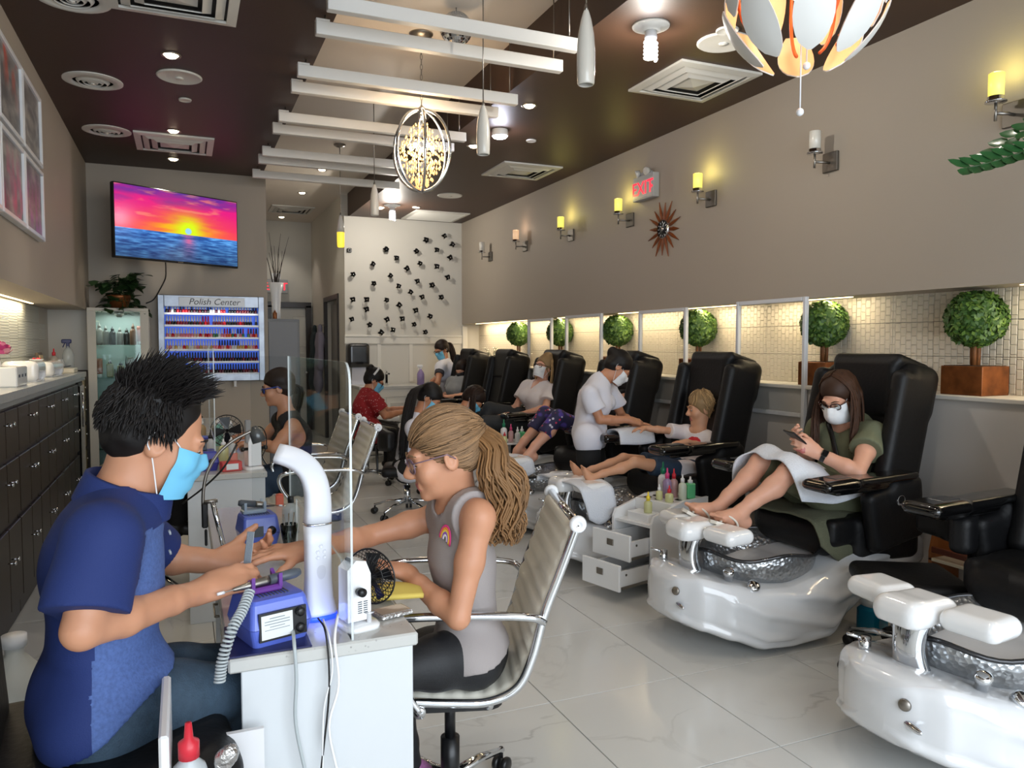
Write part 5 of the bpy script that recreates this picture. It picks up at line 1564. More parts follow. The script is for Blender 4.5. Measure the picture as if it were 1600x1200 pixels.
 def surf(self, dx, dy, dz, grow=0.0):
  """point of the hair shell in direction d (head frame)"""
  a, b, c = .082+grow, .101+grow, .090+grow
  n = math.sqrt((dx/a)**2+(dy/b)**2+(dz/c)**2)
  return self.p(dx/n, -.020+dy/n, .040+dz/n)
def strands(t, name, paths, mats, r=.0016, parent=None, tip=.25, n=4):
 mbs = MB(); rg_ = random.Random(4)
 for pth in paths:
  k = len(pth); rr = [r*(1-(1-tip)*(i/(k-1))**2) for i in range(k)]
  mbs.tube([q-t.location for q in pth], rr, n, rg_.choice((0, 1, 1, 2)), caps=False)
 return mbs.build(name, mats, parent or t)
def in_hair(h, v, front, low=-.03, ears=True):
 """is the shell point in direction v outside the face opening and the ears"""
 q = (h.R.transposed() @ (h.surf(v.x, v.y, v.z)-h.c))/h.s
 if (q.x/.128)**2+((q.y-.105)/.089)**2+((q.z+.05)/(.054+front))**2 < 1: return False
 if ears:
  for sd in (-1, 1):
   if ((q.x-sd*.085)/.03)**2+((q.y-.012)/.036)**2+((q.z+.03)/.034)**2 < 1: return False
 return q.z > low-.055 and (q.z > -.03 or q.y < -.02)
def push_out(ps, S, h, d=.0012):
 """move strand points that sink into the hair volume back to its surface"""
 n = [len(p) for p in ps]; P = np.array([tuple(q) for p in ps for q in p]); c = np.array(h.p(0, -.03, .03))
 for _ in range(4):
  dr = P-c; dr /= np.linalg.norm(dr, axis=1)[:, None]; P = P+dr*np.clip(d-S.at(P), 0, .02)[:, None]
 out = []; i = 0
 for k in n: out.append([V(x) for x in P[i:i+k]]); i += k
 return out
def hair_coat(t, name, h, knot, mats, n, r, parent, ok, ln=.45, grow=.004, seed=14, tip=.6, S=None):
 """combed strands covering the hair shell, running towards the knot direction"""
 rg_ = random.Random(seed); ps = []; kd = V(knot).normalized()
 while len(ps) < n:
  d = V((rg_.gauss(0, 1), rg_.gauss(0, 1), rg_.gauss(0, 1))).normalized()
  if not ok(d): continue
  pth = []
  o = grow+rg_.uniform(-.001, .0015)
  for k in range(7):
   v = d.lerp(kd, k/6*ln); v.normalize()
   pth.append(h.surf(v.x, v.y, v.z, o if k else o-.004))
  ps.append(pth)
 if S is not None: ps = push_out(ps, S, h)
 return strands(t, name, ps, mats, r, parent, tip, 4)
def hand(S, wr, d, palm, side, s=1.0, curl=(.3, .35, .4, .45), thumb=(.6, .3), spread=.10, nails=None, k=.006):
 """wr wrist; d pointing direction; palm normal of the palm; side +1 if the thumb lies towards cross(d, palm)"""
 d = V(d).normalized(); pn = V(palm); pn = (pn-d*pn.dot(d)).normalized(); x = d.cross(pn)*side
 W = V(wr)
 S.cap(W-d*.015*s, W+d*.02*s, .026*s, .027*s, .02*s, (pn, .72))
 S.cap(W+d*.025*s+x*.012*s, W+d*.080*s+x*.020*s, .024*s, .021*s, .015*s, (pn, .62))
 S.cap(W+d*.025*s-x*.010*s, W+d*.074*s-x*.022*s, .023*s, .019*s, .015*s, (pn, .60))
 S.cap(W+d*.02*s+x*.02*s+pn*.006*s, W+d*.055*s+x*.028*s+pn*.008*s, .017*s, .013*s, .012*s)
 tips = []
 for i, (ox, ln, r) in enumerate(((.0285, .074, .0088), (.0095, .082, .0090), (-.0095, .076, .0085), (-.027, .060, .0076))):
  base = W+d*((.088, .092, .086, .076)[i]*s)+x*(ox*s)
  ang = spread*(1.5-i)*.8
  dd = (d*math.cos(ang)+x*math.sin(ang)).normalized()
  c = curl[i]; a0 = base; cur = 0
  for seg, fr in enumerate((.46, .30, .24)):
   cur += c*(.75, 1.0, .8)[seg]
   v = dd*math.cos(cur)+pn*math.sin(cur)
   a1 = a0+v*(ln*fr*s)
   S.cap(a0, a1, r*(1, .93, .86)[seg]*s, r*(.93, .86, .74)[seg]*s, k if seg else .010*s)
   a0 = a1
  tips.append((a0, v, dd))
  if nails is not None:
   up = (v.cross(x)); up = up if up.dot(pn) < 0 else -up
   nails.append((a0-v*.001*s+up*(r*.62*s), v, up, r*.62*s))
 b0 = W+d*.028*s+x*.026*s+pn*.004*s
 t1 = (d*math.cos(thumb[0])+x*math.sin(thumb[0])+pn*.25).normalized()
 b1 = b0+t1*.040*s
 t2 = (t1+pn*thumb[1]+d*.25).normalized(); b2 = b1+t2*.030*s
 t3 = (t2+pn*thumb[1]*.7+d*.2).normalized(); b3 = b2+t3*.022*s
 S.cap(b0, b1, .0135*s, .0110*s, .012*s); S.cap(b1, b2, .0110*s, .0100*s, k); S.cap(b2, b3, .0100*s, .0080*s, k)
 return tips, b3
def nails_obj(t, nails, m):
 if not nails: return
 mb = MB()
 for p, v, u, r in nails:
  f = frame(u, v)
  mb.ball(p-t.location, (r*1.25, r*.85, r*.28), 8, 6, f)
 mb.build('fingernails', m, t)
def foot(S, an, d, up, s=1.0, toes=True, L=.235):
 """bare foot from the ankle; d towards the toes, up = instep normal"""
 d = V(d).normalized(); up = V(up); up = (up-d*up.dot(d)).normalized(); x = d.cross(up)
 an = V(an); h = an-up*.045*s-d*.045*s; b = an-up*.062*s+d*(L-.115)*s
 S.cap(h, an-up*.05*s+d*.04*s, .034*s, .032*s, .02*s)
 S.cap(an-up*.012*s, an-up*.045*s+d*.07*s, .036*s, .030*s, .03*s)
 S.cap(an-up*.045*s+d*.06*s, b, .030*s, .024*s, .03*s); S.cap(h, b+x*.02*s, .028*s, .020*s, .02*s)
 for sd in (-1, 1): S.cap(an-up*.05*s+d*.05*s, b+x*(sd*.022*s), .024*s, .020*s, .02*s)
 if toes:
  for i, ox in enumerate((.028, .010, -.006, -.020, -.033)):
   r = (.0125, .0088, .0085, .008, .0075)[i]*s; q = b+x*(ox*s)
   S.cap(q+d*.008*s, q+d*((.045, .043, .038, .032, .024)[i]*s)-up*.004*s, r, r*.9, .006*s)
def mid(a, b, f=.5): return V(a)*(1-f)+V(b)*f
class Body:
 """joints J (world): pel wai che nek shL shR elL elR wrL wrR hipL hipR knL knR anL anR ; fw = chest facing"""
 def __init__(self, J, fw, head, s=1.0, bulk=1.0, fem=False):
  self.J = {k: V(v) for k, v in J.items()}; self.fw = V(fw).normalized(); self.h = head; self.s = s; self.b = bulk; self.fem = fem
 def torso(self, S, g=0.0, low=True, k=.04, waist=1.0):
  J, s, b, f = self.J, self.s, self.b, self.fw; gs = max(g, -.002)
  fl = (f, .70)
  S.cap(J['pel'], J['wai'], .150*s*b+g, .138*s*b*waist+g, k, fl)
  S.cap(J['wai'], J['che'], .138*s*b*waist+g, .158*s*b+g, k, fl)
  S.cap(J['che'], mid(J['che'], J['nek'], .72), .152*s*b+g, .085*s*b+gs, k, fl)
  for q in 'LR':
   S.cap(J['sh'+q], mid(J['nek'], J['che'], .15), .050*s*b+gs, .058*s+gs, k)
   S.cap(J['sh'+q], J['che'], .054*s*b+gs, .095*s*b+g, k, fl)
  if self.fem:
   side = (J['shR']-J['shL']).normalized()
   for sd in (-1, 1): S.ell(J['che']+self.fw*(.075*s)+side*(sd*.068*s)-(J['nek']-J['pel']).normalized()*.02*s, (.060*s+g, .060*s+g, .060*s+g), None, .04*s)
  if low:
   for q in 'LR': S.cap(J['hip'+q], J['pel'], .105*s*b+g, .12*s*b+g, k)
 def arm(self, S, q, g=0.0, k=.02):
  J, s = self.J, self.s; b = self.b**.6
  e, w = J['el'+q], J['wr'+q]
  S.path([J['sh'+q], mid(J['sh'+q], e, .45), e], [.050*s*b+g, .045*s*b+g, .036*s*b+g], k)
  S.path([e, mid(e, w, .30), mid(e, w, .7), w], [.036*s*b+g, .040*s*b+g, .031*s*b+g, .0255*s*b+g], .012)
 def leg(self, S, q, g=0.0, k=.02):
  J, s = self.J, self.s; b = self.b**.5
  S.path([J['hip'+q], mid(J['hip'+q], J['kn'+q], .45), J['kn'+q]], [.092*s*b+g, .078*s*b+g, .052*s*b+g], k)
  kn, an = J['kn'+q], J['an'+q]
  back = (an-kn).normalized().cross((J['hipR']-J['hipL']).normalized());
  if back.dot(self.fw) > 0: back = -back
  S.path([kn, mid(kn, an, .33)+back*.014*s, mid(kn, an, .75), an], [.050*s*b+g, .053*s*b+g, .036*s*b+g, .034*s*b+g], .02)
 def shirt(self, sleeve=.6, g=.014, glow=.0, thigh=.16, neck=.075, hem=0.0, k=.03, flare=.012, vneck=0.0, low=True, arms='LR', hemn=None, hpt=None):
  S = SDF(); J, s = self.J, self.s
  self.torso(S, g, low=False, k=k)
  if low:
   for q in 'LR':
    S.cap(mid(J['hip'+q], J['kn'+q], thigh), J['hip'+q], .092*s*self.b**.5+g+glow, .105*s*self.b+g+glow, k)
    S.cap(J['hip'+q], J['pel'], .105*s*self.b+g+glow, .12*s*self.b+g+glow, k)
  for q in arms:
   e, w = J['el'+q], J['wr'+q]; a = J['sh'+q]; b = self.b**.6
   if sleeve > 0:
    if sleeve <= 1:
     end = mid(a, e, sleeve); over = mid(a, e, min(sleeve+.25, 1.1))
     dd = (e-a).normalized(); S.ccap(a, over, .054*s*b+g, .048*s*b+g+flare, k, end, dd)
    else:
     S.path([a, e], [.054*s*b+g, .042*s*b+g], k); end = mid(e, w, sleeve-1); dd = (w-e).normalized()
     S.ccap(e, mid(e, w, min(1, sleeve-1+.2)), .042*s*b+g, .038*s*b+g+flare*.5, .02, end, dd)
   else:
    dd = (a-J['nek']).normalized(); end = mid(J['nek'], a, .80)
    S.cap(mid(J['nek'], a, .3), mid(J['nek'], a, .85), .05*s+g, .05*s+g, k)
    S.cut(end, dd, end+dd*.10*s, .125*s)
  up = (self.h.p(0, -.02, -.06)-J['nek']).normalized()
  S.ell(J['nek']+up*.035*s+self.fw*(.012+vneck*.3), (neck*s,)*3, None, .006, op='s')
  if vneck: S.cap(J['nek']+self.fw*.10*s, J['nek']+self.fw*.12*s-up*vneck*s, .06*s, .012, .006, op='s')
  ax = (J['nek']-J['pel']).normalized()
  hp = J['pel']-ax*(.10*s)+ax*hem
  if hpt is not None: hp = V(hpt)
  S.cut(hp, -(hemn or ax), hp, .42*s)
  return S
def make_person(name, label, loc, B, skin, vox, arms=None, hands=None, legs='LR', feet=None, nails=None, extra=None, fem=False):
 t = thing(name, label, 'person', loc)
 S = SDF()
 B.torso(S, -.011)
 B.h.add(S, B.J['nek'], fem=fem)
 nl = []
 for q in 'LR':
  B.arm(S, q)
  hd = (hands or {}).get(q)
  if hd: hand(S, B.J['wr'+q], hd['d'], hd['palm'], hd['side'], hd.get('s', B.s), hd.get('curl', (.3, .35, .4, .45)), hd.get('thumb', (.6, .3)), hd.get('spread', .1), nl if nails else None)
 for q in legs:
  B.leg(S, q)
  if feet and q in feet: foot(S, B.J['an'+q], feet[q][0], feet[q][1], B.s*.95)
 if extra: extra(S)
 sk = SKIN[skin] if isinstance(skin, str) else skin
 S.build('body', [sk, LIP], t, vox, mfn=lambda C: B.h.lips(C).astype(int))
 if nails: nails_obj(t, nl, nails)
 return t
def cloth(t, name, S, m, vox, amp=.0025, freq=38, seed=1, mfn=None, parent=None, relax=0):
 o = S.build(name, m, t, vox, disp=wr_noise(amp, freq, seed) if amp else None, mfn=mfn, relax=relax, org=t.location)
 if parent is not None: o.parent = parent
 return o
def pants(B, g=.012, upto=1.0, legs='LR', top=.06, flare=.004):
 S = SDF(); J, s = B.J, B.s; ax = (J['nek']-J['pel']).normalized()
 S.cap(J['pel']+ax*.0, J['pel']+ax*top*s, .150*s*B.b+g, .142*s*B.b+g, .03, (B.fw, .72))
 for q in legs:
  S.cap(J['hip'+q], J['pel'], .105*s*B.b+g, .12*s*B.b+g, .04)
  bb = B.b**.5; h_, k_, a_ = J['hip'+q], J['kn'+q], J['an'+q]
  if upto >= 1: B.leg(S, q, g)
  elif upto <= .5:
   e = mid(h_, k_, upto*2); S.ccap(h_, k_, .092*s*bb+g, .056*s*bb+g+flare*2, .02, e, k_-h_)
  else:
   e = mid(k_, a_, upto*2-1); S.path([h_, mid(h_, k_, .45), k_], [.092*s*bb+g, .078*s*bb+g, .052*s*bb+g], .02)
   S.ccap(k_, a_, .056*s*bb+g, .050*s*bb+g, .02, e, a_-k_)
 return S
def shoe(t, an, d, up, m, s=1.0, name='shoe'):
 S = SDF(); d = V(d).normalized(); up = V(up).normalized(); an = V(an)
 S.cap(an-up*.03*s-d*.03*s, an-up*.055*s+d*.10*s, .044*s, .036*s, .03); S.cap(an-up*.055*s+d*.08*s, an-up*.058*s+d*.15*s, .040*s, .032*s, .03)
 S.cap(an, an-up*.04*s, .042*s, .044*s, .02); S.cut(an-up*.085*s, -up)
 return S.build(name, m, t, .008)
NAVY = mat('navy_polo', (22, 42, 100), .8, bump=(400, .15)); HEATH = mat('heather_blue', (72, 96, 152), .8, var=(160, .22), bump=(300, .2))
DENIM = mat('dark_denim', (56, 76, 94), .8, var=(60, .18), bump=(260, .3)); BUTTON = mat('button_grey', (150, 156, 162), .4)
hm = Head(U(245, 680, Y=1.76), (.93, .20, -.40), (.38, .05, .92), .95)
J = dict(pel=U(160, 1085, Y=1.74), wai=U(158, 985, Y=1.74), che=U(163, 880, Y=1.74), nek=U(190, 785, Y=1.76),
   shR=U(160, 842, Y=1.585), shL=U(205, 828, Y=1.92), elR=U(128, 985, Y=1.52), elL=U(240, 872, Y=2.0),
   wrR=U(318, 922, Y=1.76), wrL=U(338, 876, Y=2.02), hipR=U(165, 1112, Y=1.69), hipL=U(172, 1085, Y=1.83),
   knR=U(392, 1072, Y=1.82), knL=U(390, 1040, Y=1.98), anR=V((.16, 1.82, .10)), anL=V((.14, 2.0, .10)))
man = Body(J, (.97, .15, -.12), hm, .97, .92)
MH = {'R': dict(d=(.95, .28, .16), palm=(.1, .55, -.8), side=1, curl=(.55, .7, .8, .85), thumb=(.35, .35), spread=.05),
  'L': dict(d=(.96, -.12, .06), palm=(.0, -.5, .86), side=-1, curl=(.55, .65, .75, .8), thumb=(.7, .2))}
tm_ = make_person('person', 'man in navy polo and blue mask filing nails at the nearest desk', (J['pel'].x, J['pel'].y, 0), man, 'tan', .0042, hands=MH)
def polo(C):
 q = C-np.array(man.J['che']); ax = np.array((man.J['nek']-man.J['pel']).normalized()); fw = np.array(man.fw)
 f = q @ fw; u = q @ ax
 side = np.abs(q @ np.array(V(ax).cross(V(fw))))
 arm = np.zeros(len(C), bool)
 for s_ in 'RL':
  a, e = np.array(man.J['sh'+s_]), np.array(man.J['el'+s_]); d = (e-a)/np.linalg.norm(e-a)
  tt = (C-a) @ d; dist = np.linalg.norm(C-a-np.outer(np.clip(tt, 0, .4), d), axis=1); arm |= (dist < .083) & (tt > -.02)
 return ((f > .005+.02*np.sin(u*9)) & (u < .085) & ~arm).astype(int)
S = man.shirt(sleeve=.80, g=.013, glow=.013, thigh=.12, neck=.074, hem=-.03, flare=.020, hemn=(man.J['nek']-man.J['pel']).normalized()*.8-man.fw*.6, hpt=U(205, 1082, Y=1.70))
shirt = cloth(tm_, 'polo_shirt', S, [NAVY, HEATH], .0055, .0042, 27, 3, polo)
up_ = (hm.p(0, -.02, -.06)-J['nek']).normalized()
cr = []
xs = up_.cross(man.fw).normalized()
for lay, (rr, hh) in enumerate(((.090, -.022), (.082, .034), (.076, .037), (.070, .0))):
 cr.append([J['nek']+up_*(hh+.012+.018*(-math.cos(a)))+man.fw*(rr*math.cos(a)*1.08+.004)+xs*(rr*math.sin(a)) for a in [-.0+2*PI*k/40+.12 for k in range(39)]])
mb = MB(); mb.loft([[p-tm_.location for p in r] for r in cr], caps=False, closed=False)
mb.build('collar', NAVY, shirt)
pl = [J['nek']+man.fw*(.088+.03*k)-up_*(.01+.055*k) for k in range(3)]
for k in range(3):
 q = J['nek']+man.fw*(.100+.014*k)-up_*(.025+.045*k)+xs*.012
 MB().lathe([(0, -.002), (.006, -.002), (.006, .002), (0, .003)], 12, c=q-tm_.location, R=frame(man.fw+up_*.5)).build('button', BUTTON, shirt)
cloth(tm_, 'jeans', pants(man, .008, top=-.03), DENIM, .007, .003, 34, 5)
for q in 'LR': shoe(tm_, J['an'+q], (1, 0, 0), (0, 0, 1), BLACKP)
hm.eyes(tm_); hm.brows(tm_, HAIRM['black'][1])
hm.mask(tm_, MASKB)
S = SDF(); hm.scalp(S, .002, front=.108, low=-.02); HS = S
hair = S.build('hair', HAIRM['black'], tm_, .005, disp=wr_noise(.0016, 160, 2))
rg = random.Random(8); ps = []
for i in range(2600):
 z = rg.uniform(-.5, 1); a = rg.uniform(0, 2*PI); r_ = math.sqrt(max(0, 1-z*z)); dx, dy, dz = r_*math.cos(a), r_*math.sin(a), z
 if not in_hair(hm, V((dx, dy, dz)), .102, -.02): continue
 if dy > .42 and dz < .62: continue
 low = dz < .38
 p0 = hm.surf(dx, dy, dz, .006 if dz > 0 else .009)
 ln = (.018+.034*max(0, dz)**1.2+.012*max(0, dy))*rg.uniform(.6, 1.2) if not low else .017
 dirv = hm.d(dx*.8+rg.uniform(-.3, .3), dy*.5+.30*max(0, dz)+rg.uniform(-.3, .3), dz*.8+rg.uniform(0, .5) if not low else -.75).normalized()
 p1 = p0+dirv*ln*.55; p2 = p0+(dirv+hm.d(0, .15, -.02 if not low else -.3)).normalized()*ln
 ps.append([p0-dirv*.006, p1, p2])
ps = push_out(ps, HS, hm, .0015)
strands(tm_, 'hair_spikes', ps, HAIRM['black'], .0022, hair, .1, 4)
GREYT = mat('grey_tank', (158, 150, 148), .8, bump=(300, .15)); LEGG = mat('black_leggings', (18, 19, 23), .6, bump=(200, .1))
hg = Head(U(692, 708, Y=1.93), (-.955, .14, -.25), (-.24, .05, .97), .945)
J = dict(pel=U(735, 1010, Y=1.99), wai=U(728, 955, Y=1.98), che=U(722, 868, Y=1.97), nek=U(716, 785, Y=1.955),
   shL=U(748, 808, Y=1.82), shR=U(688, 806, Y=2.09), elL=U(716, 965, Y=1.785), elR=U(575, 838, Y=2.10),
   wrL=U(632, 893, Y=2.0), wrR=U(468, 862, Y=2.0), hipL=U(736, 1022, Y=1.92), hipR=U(728, 1012, Y=2.06),
   knL=U(605, 1052, Y=1.86), knR=U(600, 1030, Y=2.10), anL=V((.44, 1.88, .22)), anR=V((.60, 2.16, .14)))
girl = Body(J, (-.96, .2, -.15), hg, .90, .80)
GH = {'R': dict(d=(-.98, -.05, .03), palm=(0, .15, -1), side=1, curl=(.14, .16, .2, .24), thumb=(.75, .2), spread=.16, s=.92),
  'L': dict(d=(-.90, .30, .22), palm=(-.2, .1, -1), side=-1, curl=(.25, .25, .3, .3), thumb=(.5, .2), s=.92)}
girl.J['wrR'] = U(482, 858, Y=1.95)
tg = make_person('person', 'girl in grey tank top with glasses and long ponytail having nails done', (J['pel'].x, J['pel'].y, 0), girl, 'tan', .0042, hands=GH, nails=NAILM, fem=True)
S = girl.shirt(sleeve=0, g=.011, glow=.004, thigh=.03, neck=.072, hem=.10, flare=.0)
top = cloth(tg, 'tank_top', S, GREYT, .0055, .0026, 34, 13)
cloth(tg, 'leggings', pants(girl, .007), LEGG, .007, .0015, 34, 5)
SHOEC = mat('patterned_shoe', (150, 92, 140), .5, var=(25, .7))
for q in 'LR': shoe(tg, girl.J['an'+q], (-1, 0, -.2), (-.1, 0, 1), SHOEC, .85)
hg.eyes(tg); hg.brows(tg, HAIRM['lightbrown'][0])
hg.glasses(tg, mat('glasses_mauve', (120, 96, 110), .3), .026, .021, .0018)
rc = girl.J['che']+girl.fw*.115+V((0, -.025, .02))
rb = [(mat('print_pink', (232, 70, 140), .6), .036), (mat('print_orange', (240, 150, 60), .6), .030), (mat('print_yellow', (244, 214, 90), .6), .024), (mat('print_violet', (150, 90, 190), .6), .018), (mat('print_white', (240, 236, 240), .6), .012)]
ro = np.array([[0, 0, CAM_H]]); rd_ = np.array(tuple(U(698, 836, D=1.0)-V((0, 0, CAM_H)))); tt_ = 1.2
TS = girl.shirt(sleeve=0, g=.011, glow=.004, thigh=.03, neck=.072, hem=.10)
for _ in range(80):
 dd_ = float(TS.at(ro+rd_*tt_)[0])
 if dd_ < .0006: break
 tt_ += dd_*.8
rp = V((ro+rd_*tt_)[0]); e_ = .004
gr = V([float(TS.at(np.array([tuple(rp+V(d))]))[0]-TS.at(np.array([tuple(rp-V(d))]))[0]) for d in ((e_, 0, 0), (0, e_, 0), (0, 0, e_))]).normalized()
rx_ = V((0, 0, 1)).cross(gr).normalized(); ry_ = gr.cross(rx_)
for m_, r_ in rb:
 MB().tube([rp-tg.location+gr*.005+rx_*(r_*.62*math.cos(a))+ry_*(r_*math.sin(a)-.012) for a in [PI*(-.12+1.1*k/16) for k in range(17)]], .0036, 6, flat=(gr, .3)).build('rainbow_print', m_, top)
S = SDF(); hg.scalp(S, .0, front=.040, low=-.01); S.ell(hg.p(0, -.10, .035), (.03, .03, .03), hg.R, .04)
hair = S.build('hair', HAIRM['lightbrown'], tg, .005)
knot = (0, -.118, .045)
def girl_ok(d):
 if d.y > .30+.45*max(0, d.z): return False
 if d.z < -.10 and d.y > -.30: return False
 return d.z > -.75
hair_coat(tg, 'combed_hair', hg, (0, -1, .08), HAIRM['lightbrown'], 1500, .0021, hair, lambda d: in_hair(hg, d, .040, -.01), S=S)
rg = random.Random(14)
K0 = hg.p(*knot)
MB().tube([K0-tg.location+hg.d(.018*math.cos(a), 0, .018*math.sin(a)) for a in [2*PI*k/14 for k in range(14)]], .006, 8, closed=True).build('hair_tie', HAIRM['darkbrown'][0], hair)
ps = []
tail = [K0, U(768, 700, Y=1.87), U(785, 745, Y=1.85), U(790, 795, Y=1.85), U(786, 828, Y=1.85), U(776, 852, Y=1.85)]
for i in range(300):
 a = rg.uniform(0, 2*PI); rr = math.sqrt(rg.random()); ph = rg.uniform(0, 2*PI) if i % 3 else a
 endk = rg.uniform(.75, 1.0); pth = []
 N_ = 16
 sp = smooth_path(tail, 5)
 for k in range(N_):
  f = k/(N_-1)*endk*(len(sp)-1); b0 = int(min(f, len(sp)-2)); c = sp[b0].lerp(sp[b0+1], f-b0)
  w = .060*math.sin(PI*min(.62, .10+k/(N_-1)*.75))**.9*rr
  wave = .013*math.sin(k*1.05+a*1.0)*min(1, k/4)
  pth.append(c+V((math.cos(a)*w*.9+wave, math.sin(a)*w*.9, .006*math.sin(k*1.1+a))))
 ps.append(pth)
strands(tg, 'ponytail', ps, HAIRM['honey'], .0036, hair, .5, 5)
OLIVE = mat('olive_knit', (104, 108, 84), .85, bump=(350, .2)); TOWEL = mat('white_towel', (224, 228, 236), .9, bump=(140, .5)); OTOWEL = mat('olive_towel', (96, 98, 78), .95, bump=(140, .5))
ww = Head(U(1310, 620, Y=2.98), (-.86, -.22, -.46), (-.42, -.08, .90), .96)
J = dict(pel=V((3.16, 3.0, .62)), wai=V((3.21, 3.0, .74)), che=V((3.24, 3.0, .89)), nek=U(1326, 668, Y=3.0),
   shL=U(1362, 682, Y=2.84), shR=U(1282, 672, Y=3.15), elL=U(1340, 738, Y=2.72), elR=U(1262, 716, Y=3.2),
   wrL=U(1278, 708, Y=2.86), wrR=U(1250, 695, Y=2.98), hipL=V((3.10, 2.92, .60)), hipR=V((3.10, 3.10, .60)),
   knL=U(1232, 738, Y=2.90), knR=U(1188, 722, Y=3.10), anL=U(1158, 799, Y=2.93), anR=U(1122, 793, Y=3.09))
wom = Body(J, (-.95, -.05, .2), ww, .97, 1.02, True)
WH = {'L': dict(d=(-.80, .35, .45), palm=(-.3, .6, .2), side=-1, curl=(.6, .65, .7, .7), thumb=(.5, .5)),
  'R': dict(d=(-.75, -.35, .4), palm=(.2, -.7, .5), side=1, curl=(.6, .65, .7, .7), thumb=(.5, .5))}
FT = {'L': ((-.78, -.05, .30), (-.32, 0, .95)), 'R': ((-.75, .08, .42), (-.42, 0, .9))}
tw = make_person('person', 'woman with long brown hair, glasses and white mask in an olive dress holding a phone', (3.16, 3.0, .52), wom, 'fair', .0055, hands=WH, feet=FT, fem=True)
S = wom.shirt(sleeve=.42, g=.016, neck=.082, hem=-.03, flare=.022)
cloth(tw, 'olive_top', S, OLIVE, .007, .003, 30, 23)
S = SDF()
for q in 'LR':
 S.path([wom.J['hip'+q], mid(wom.J['hip'+q], wom.J['kn'+q], .8)], [.115, .092], .05);
S.cap(wom.J['pel'], wom.J['pel']+V((.02, 0, .08)), .16, .15, .04)
cloth(tw, 'olive_skirt', S, OLIVE, .009, .003, 28, 29)
ww.eyes(tw, True); ww.brows(tw, HAIRM['brown'][0])
ww.mask(tw, MASKW, pleats=False, cup=True, name='cup_mask')
ww.glasses(tw, mat('glasses_tortoise', (60, 30, 24), .25), .026, .018, .0028)
S = SDF(); ww.scalp(S, .004, front=.052, low=-.04, ears=False)
hair = S.build('hair', HAIRM['brown'], tw, .006)
rg = random.Random(17); ps = []
for i in range(640):
 sd = 1 if i % 2 else -1; u = rg.uniform(-.9, .42); w = rg.random()
 st = V((sd*rg.uniform(.02, .25), u*.75, 1.0)).normalized(); sd2 = V((sd*1.0, u*.9, .0)).normalized()
 pth = [ww.surf(st.x, st.y, st.z, .006+.004*w)]
 for k in (1, 2, 3):
  v = st.lerp(sd2, k/3).normalized(); pth.append(ww.surf(v.x, v.y, v.z, .008+.006*w))
 c = pth[-1]; ln = rg.uniform(.22, .31)
 out = ww.R @ V((sd, 0, 0)); out.z = 0
 frw = ww.R @ V((0, 1, 0)); frw.z = 0
 for k in range(1, 6):
  f = k/5
  pth.append(c+V((0, 0, -ln*f))+out*(.018*math.sin(f*2.4)+.012*w)+frw*((.035*f if u > -.35 else -.03*f)+.01*math.sin(f*3+w*6))+V((rg.uniform(-.004, .004),)*3))
 ps.append(pth)
strands(tw, 'long_hair', ps, HAIRM['brown'], .0036, hair, .5, 4)
wd_ = (wom.J['wrL']-wom.J['elL']).normalized(); wc = wom.J['wrL']-wd_*.03-tw.location
f_ = frame(wd_)
o = MB().lathe([(.031, -.011), (.0325, 0), (.031, .011)], 24, c=wc, R=f_, caps=False).lathe([(.029, -.011), (.029, .011)], 24, c=wc, R=f_, caps=False).build('watch_band', BLACKP, tw)
wn = V((-.3, -.7, .4)).normalized(); wn = (wn-wd_*wn.dot(wd_)).normalized()
MB().box(wc+wn*.033, (.03, .036, .008), frame(wn, wd_), b=.004).build('watch_face', BLACKG, o)
st = smooth_path([wom.J['shR']+V((-.02, -.06, .05)), wom.J['che']+V((-.135, .02, .06)), wom.J['wai']+V((-.125, -.08, .0)), wom.J['pel']+V((-.05, -.19, .03))], 6)
MB().tube([p-tw.location for p in st], .016, 6, flat=((-1, 0, .2), .25)).build('bag_strap', BLACKP, tw)
SOLE = mat('sandal_white', (226, 220, 208), .5)
for q in 'LR':
 d, u = V(FT[q][0]).normalized(), V(FT[q][1]); u = (u-d*u.dot(d)).normalized(); x = d.cross(u); an = wom.J['an'+q]
 R = Matrix((d, -x, u)).transposed()
 c = an-u*.098*.95+d*.035
 f = thing('flip_flop', 'white flip-flop on the %s foot of the woman in olive' % ('nearer' if q == 'L' else 'farther'), 'sandal', c)
 poly = [(x_, y_) for x_, y_ in [(.135, .0), (.125, .03), (.08, .046), (.02, .040), (-.06, .034), (-.11, .032), (-.13, .0), (-.11, -.032), (-.06, -.034), (.02, -.040), (.08, -.044), (.125, -.028)]]
 MB().prism(poly, -.008, .008, R=R).build('sole', SOLE, f)
 for e in (-1, 1):
  MB().tube([R @ V(p) for p in smooth_path([(.085, .012, .01), (.07, e*.02+.008, .046), (.02, e*.040, .036), (-.01, e*.040, .006)], 4)], .0055, 6).build('thong_strap', SOLE, f)
pc_ = mid(wom.J['wrL'], wom.J['wrR'])+V((-.085, -.01, .055))
t = thing('mobile_phone', 'dark phone held by the woman in olive', 'phone', pc_)
R = frame((.55, -.1, .8), (-1, 0, .4))
MB().box((0, 0, 0), (.15, .074, .009), R, b=.003).build('case', BLACKP, t); MB().box(R @ V((0, 0, .005)), (.142, .067, .001), R).build('screen', BLACKG, t)
def drape(name, label, cat, S_fn, m, vox=.008, amp=.004, freq=26, seed=3):
 S = S_fn(); lo = np.min([o[2] for o in S.ops if o[0] == 'u'], 0); hi = np.max([o[3] for o in S.ops if o[0] == 'u'], 0)
 c = V(((lo[0]+hi[0])/2, (lo[1]+hi[1])/2, lo[2]))
 vs, q = S.mesh(vox, wr_noise(amp, freq, seed))
 o = np_mesh(name, vs, q, m, None, None, c); o.location = c
 return tag(o, label, cat)
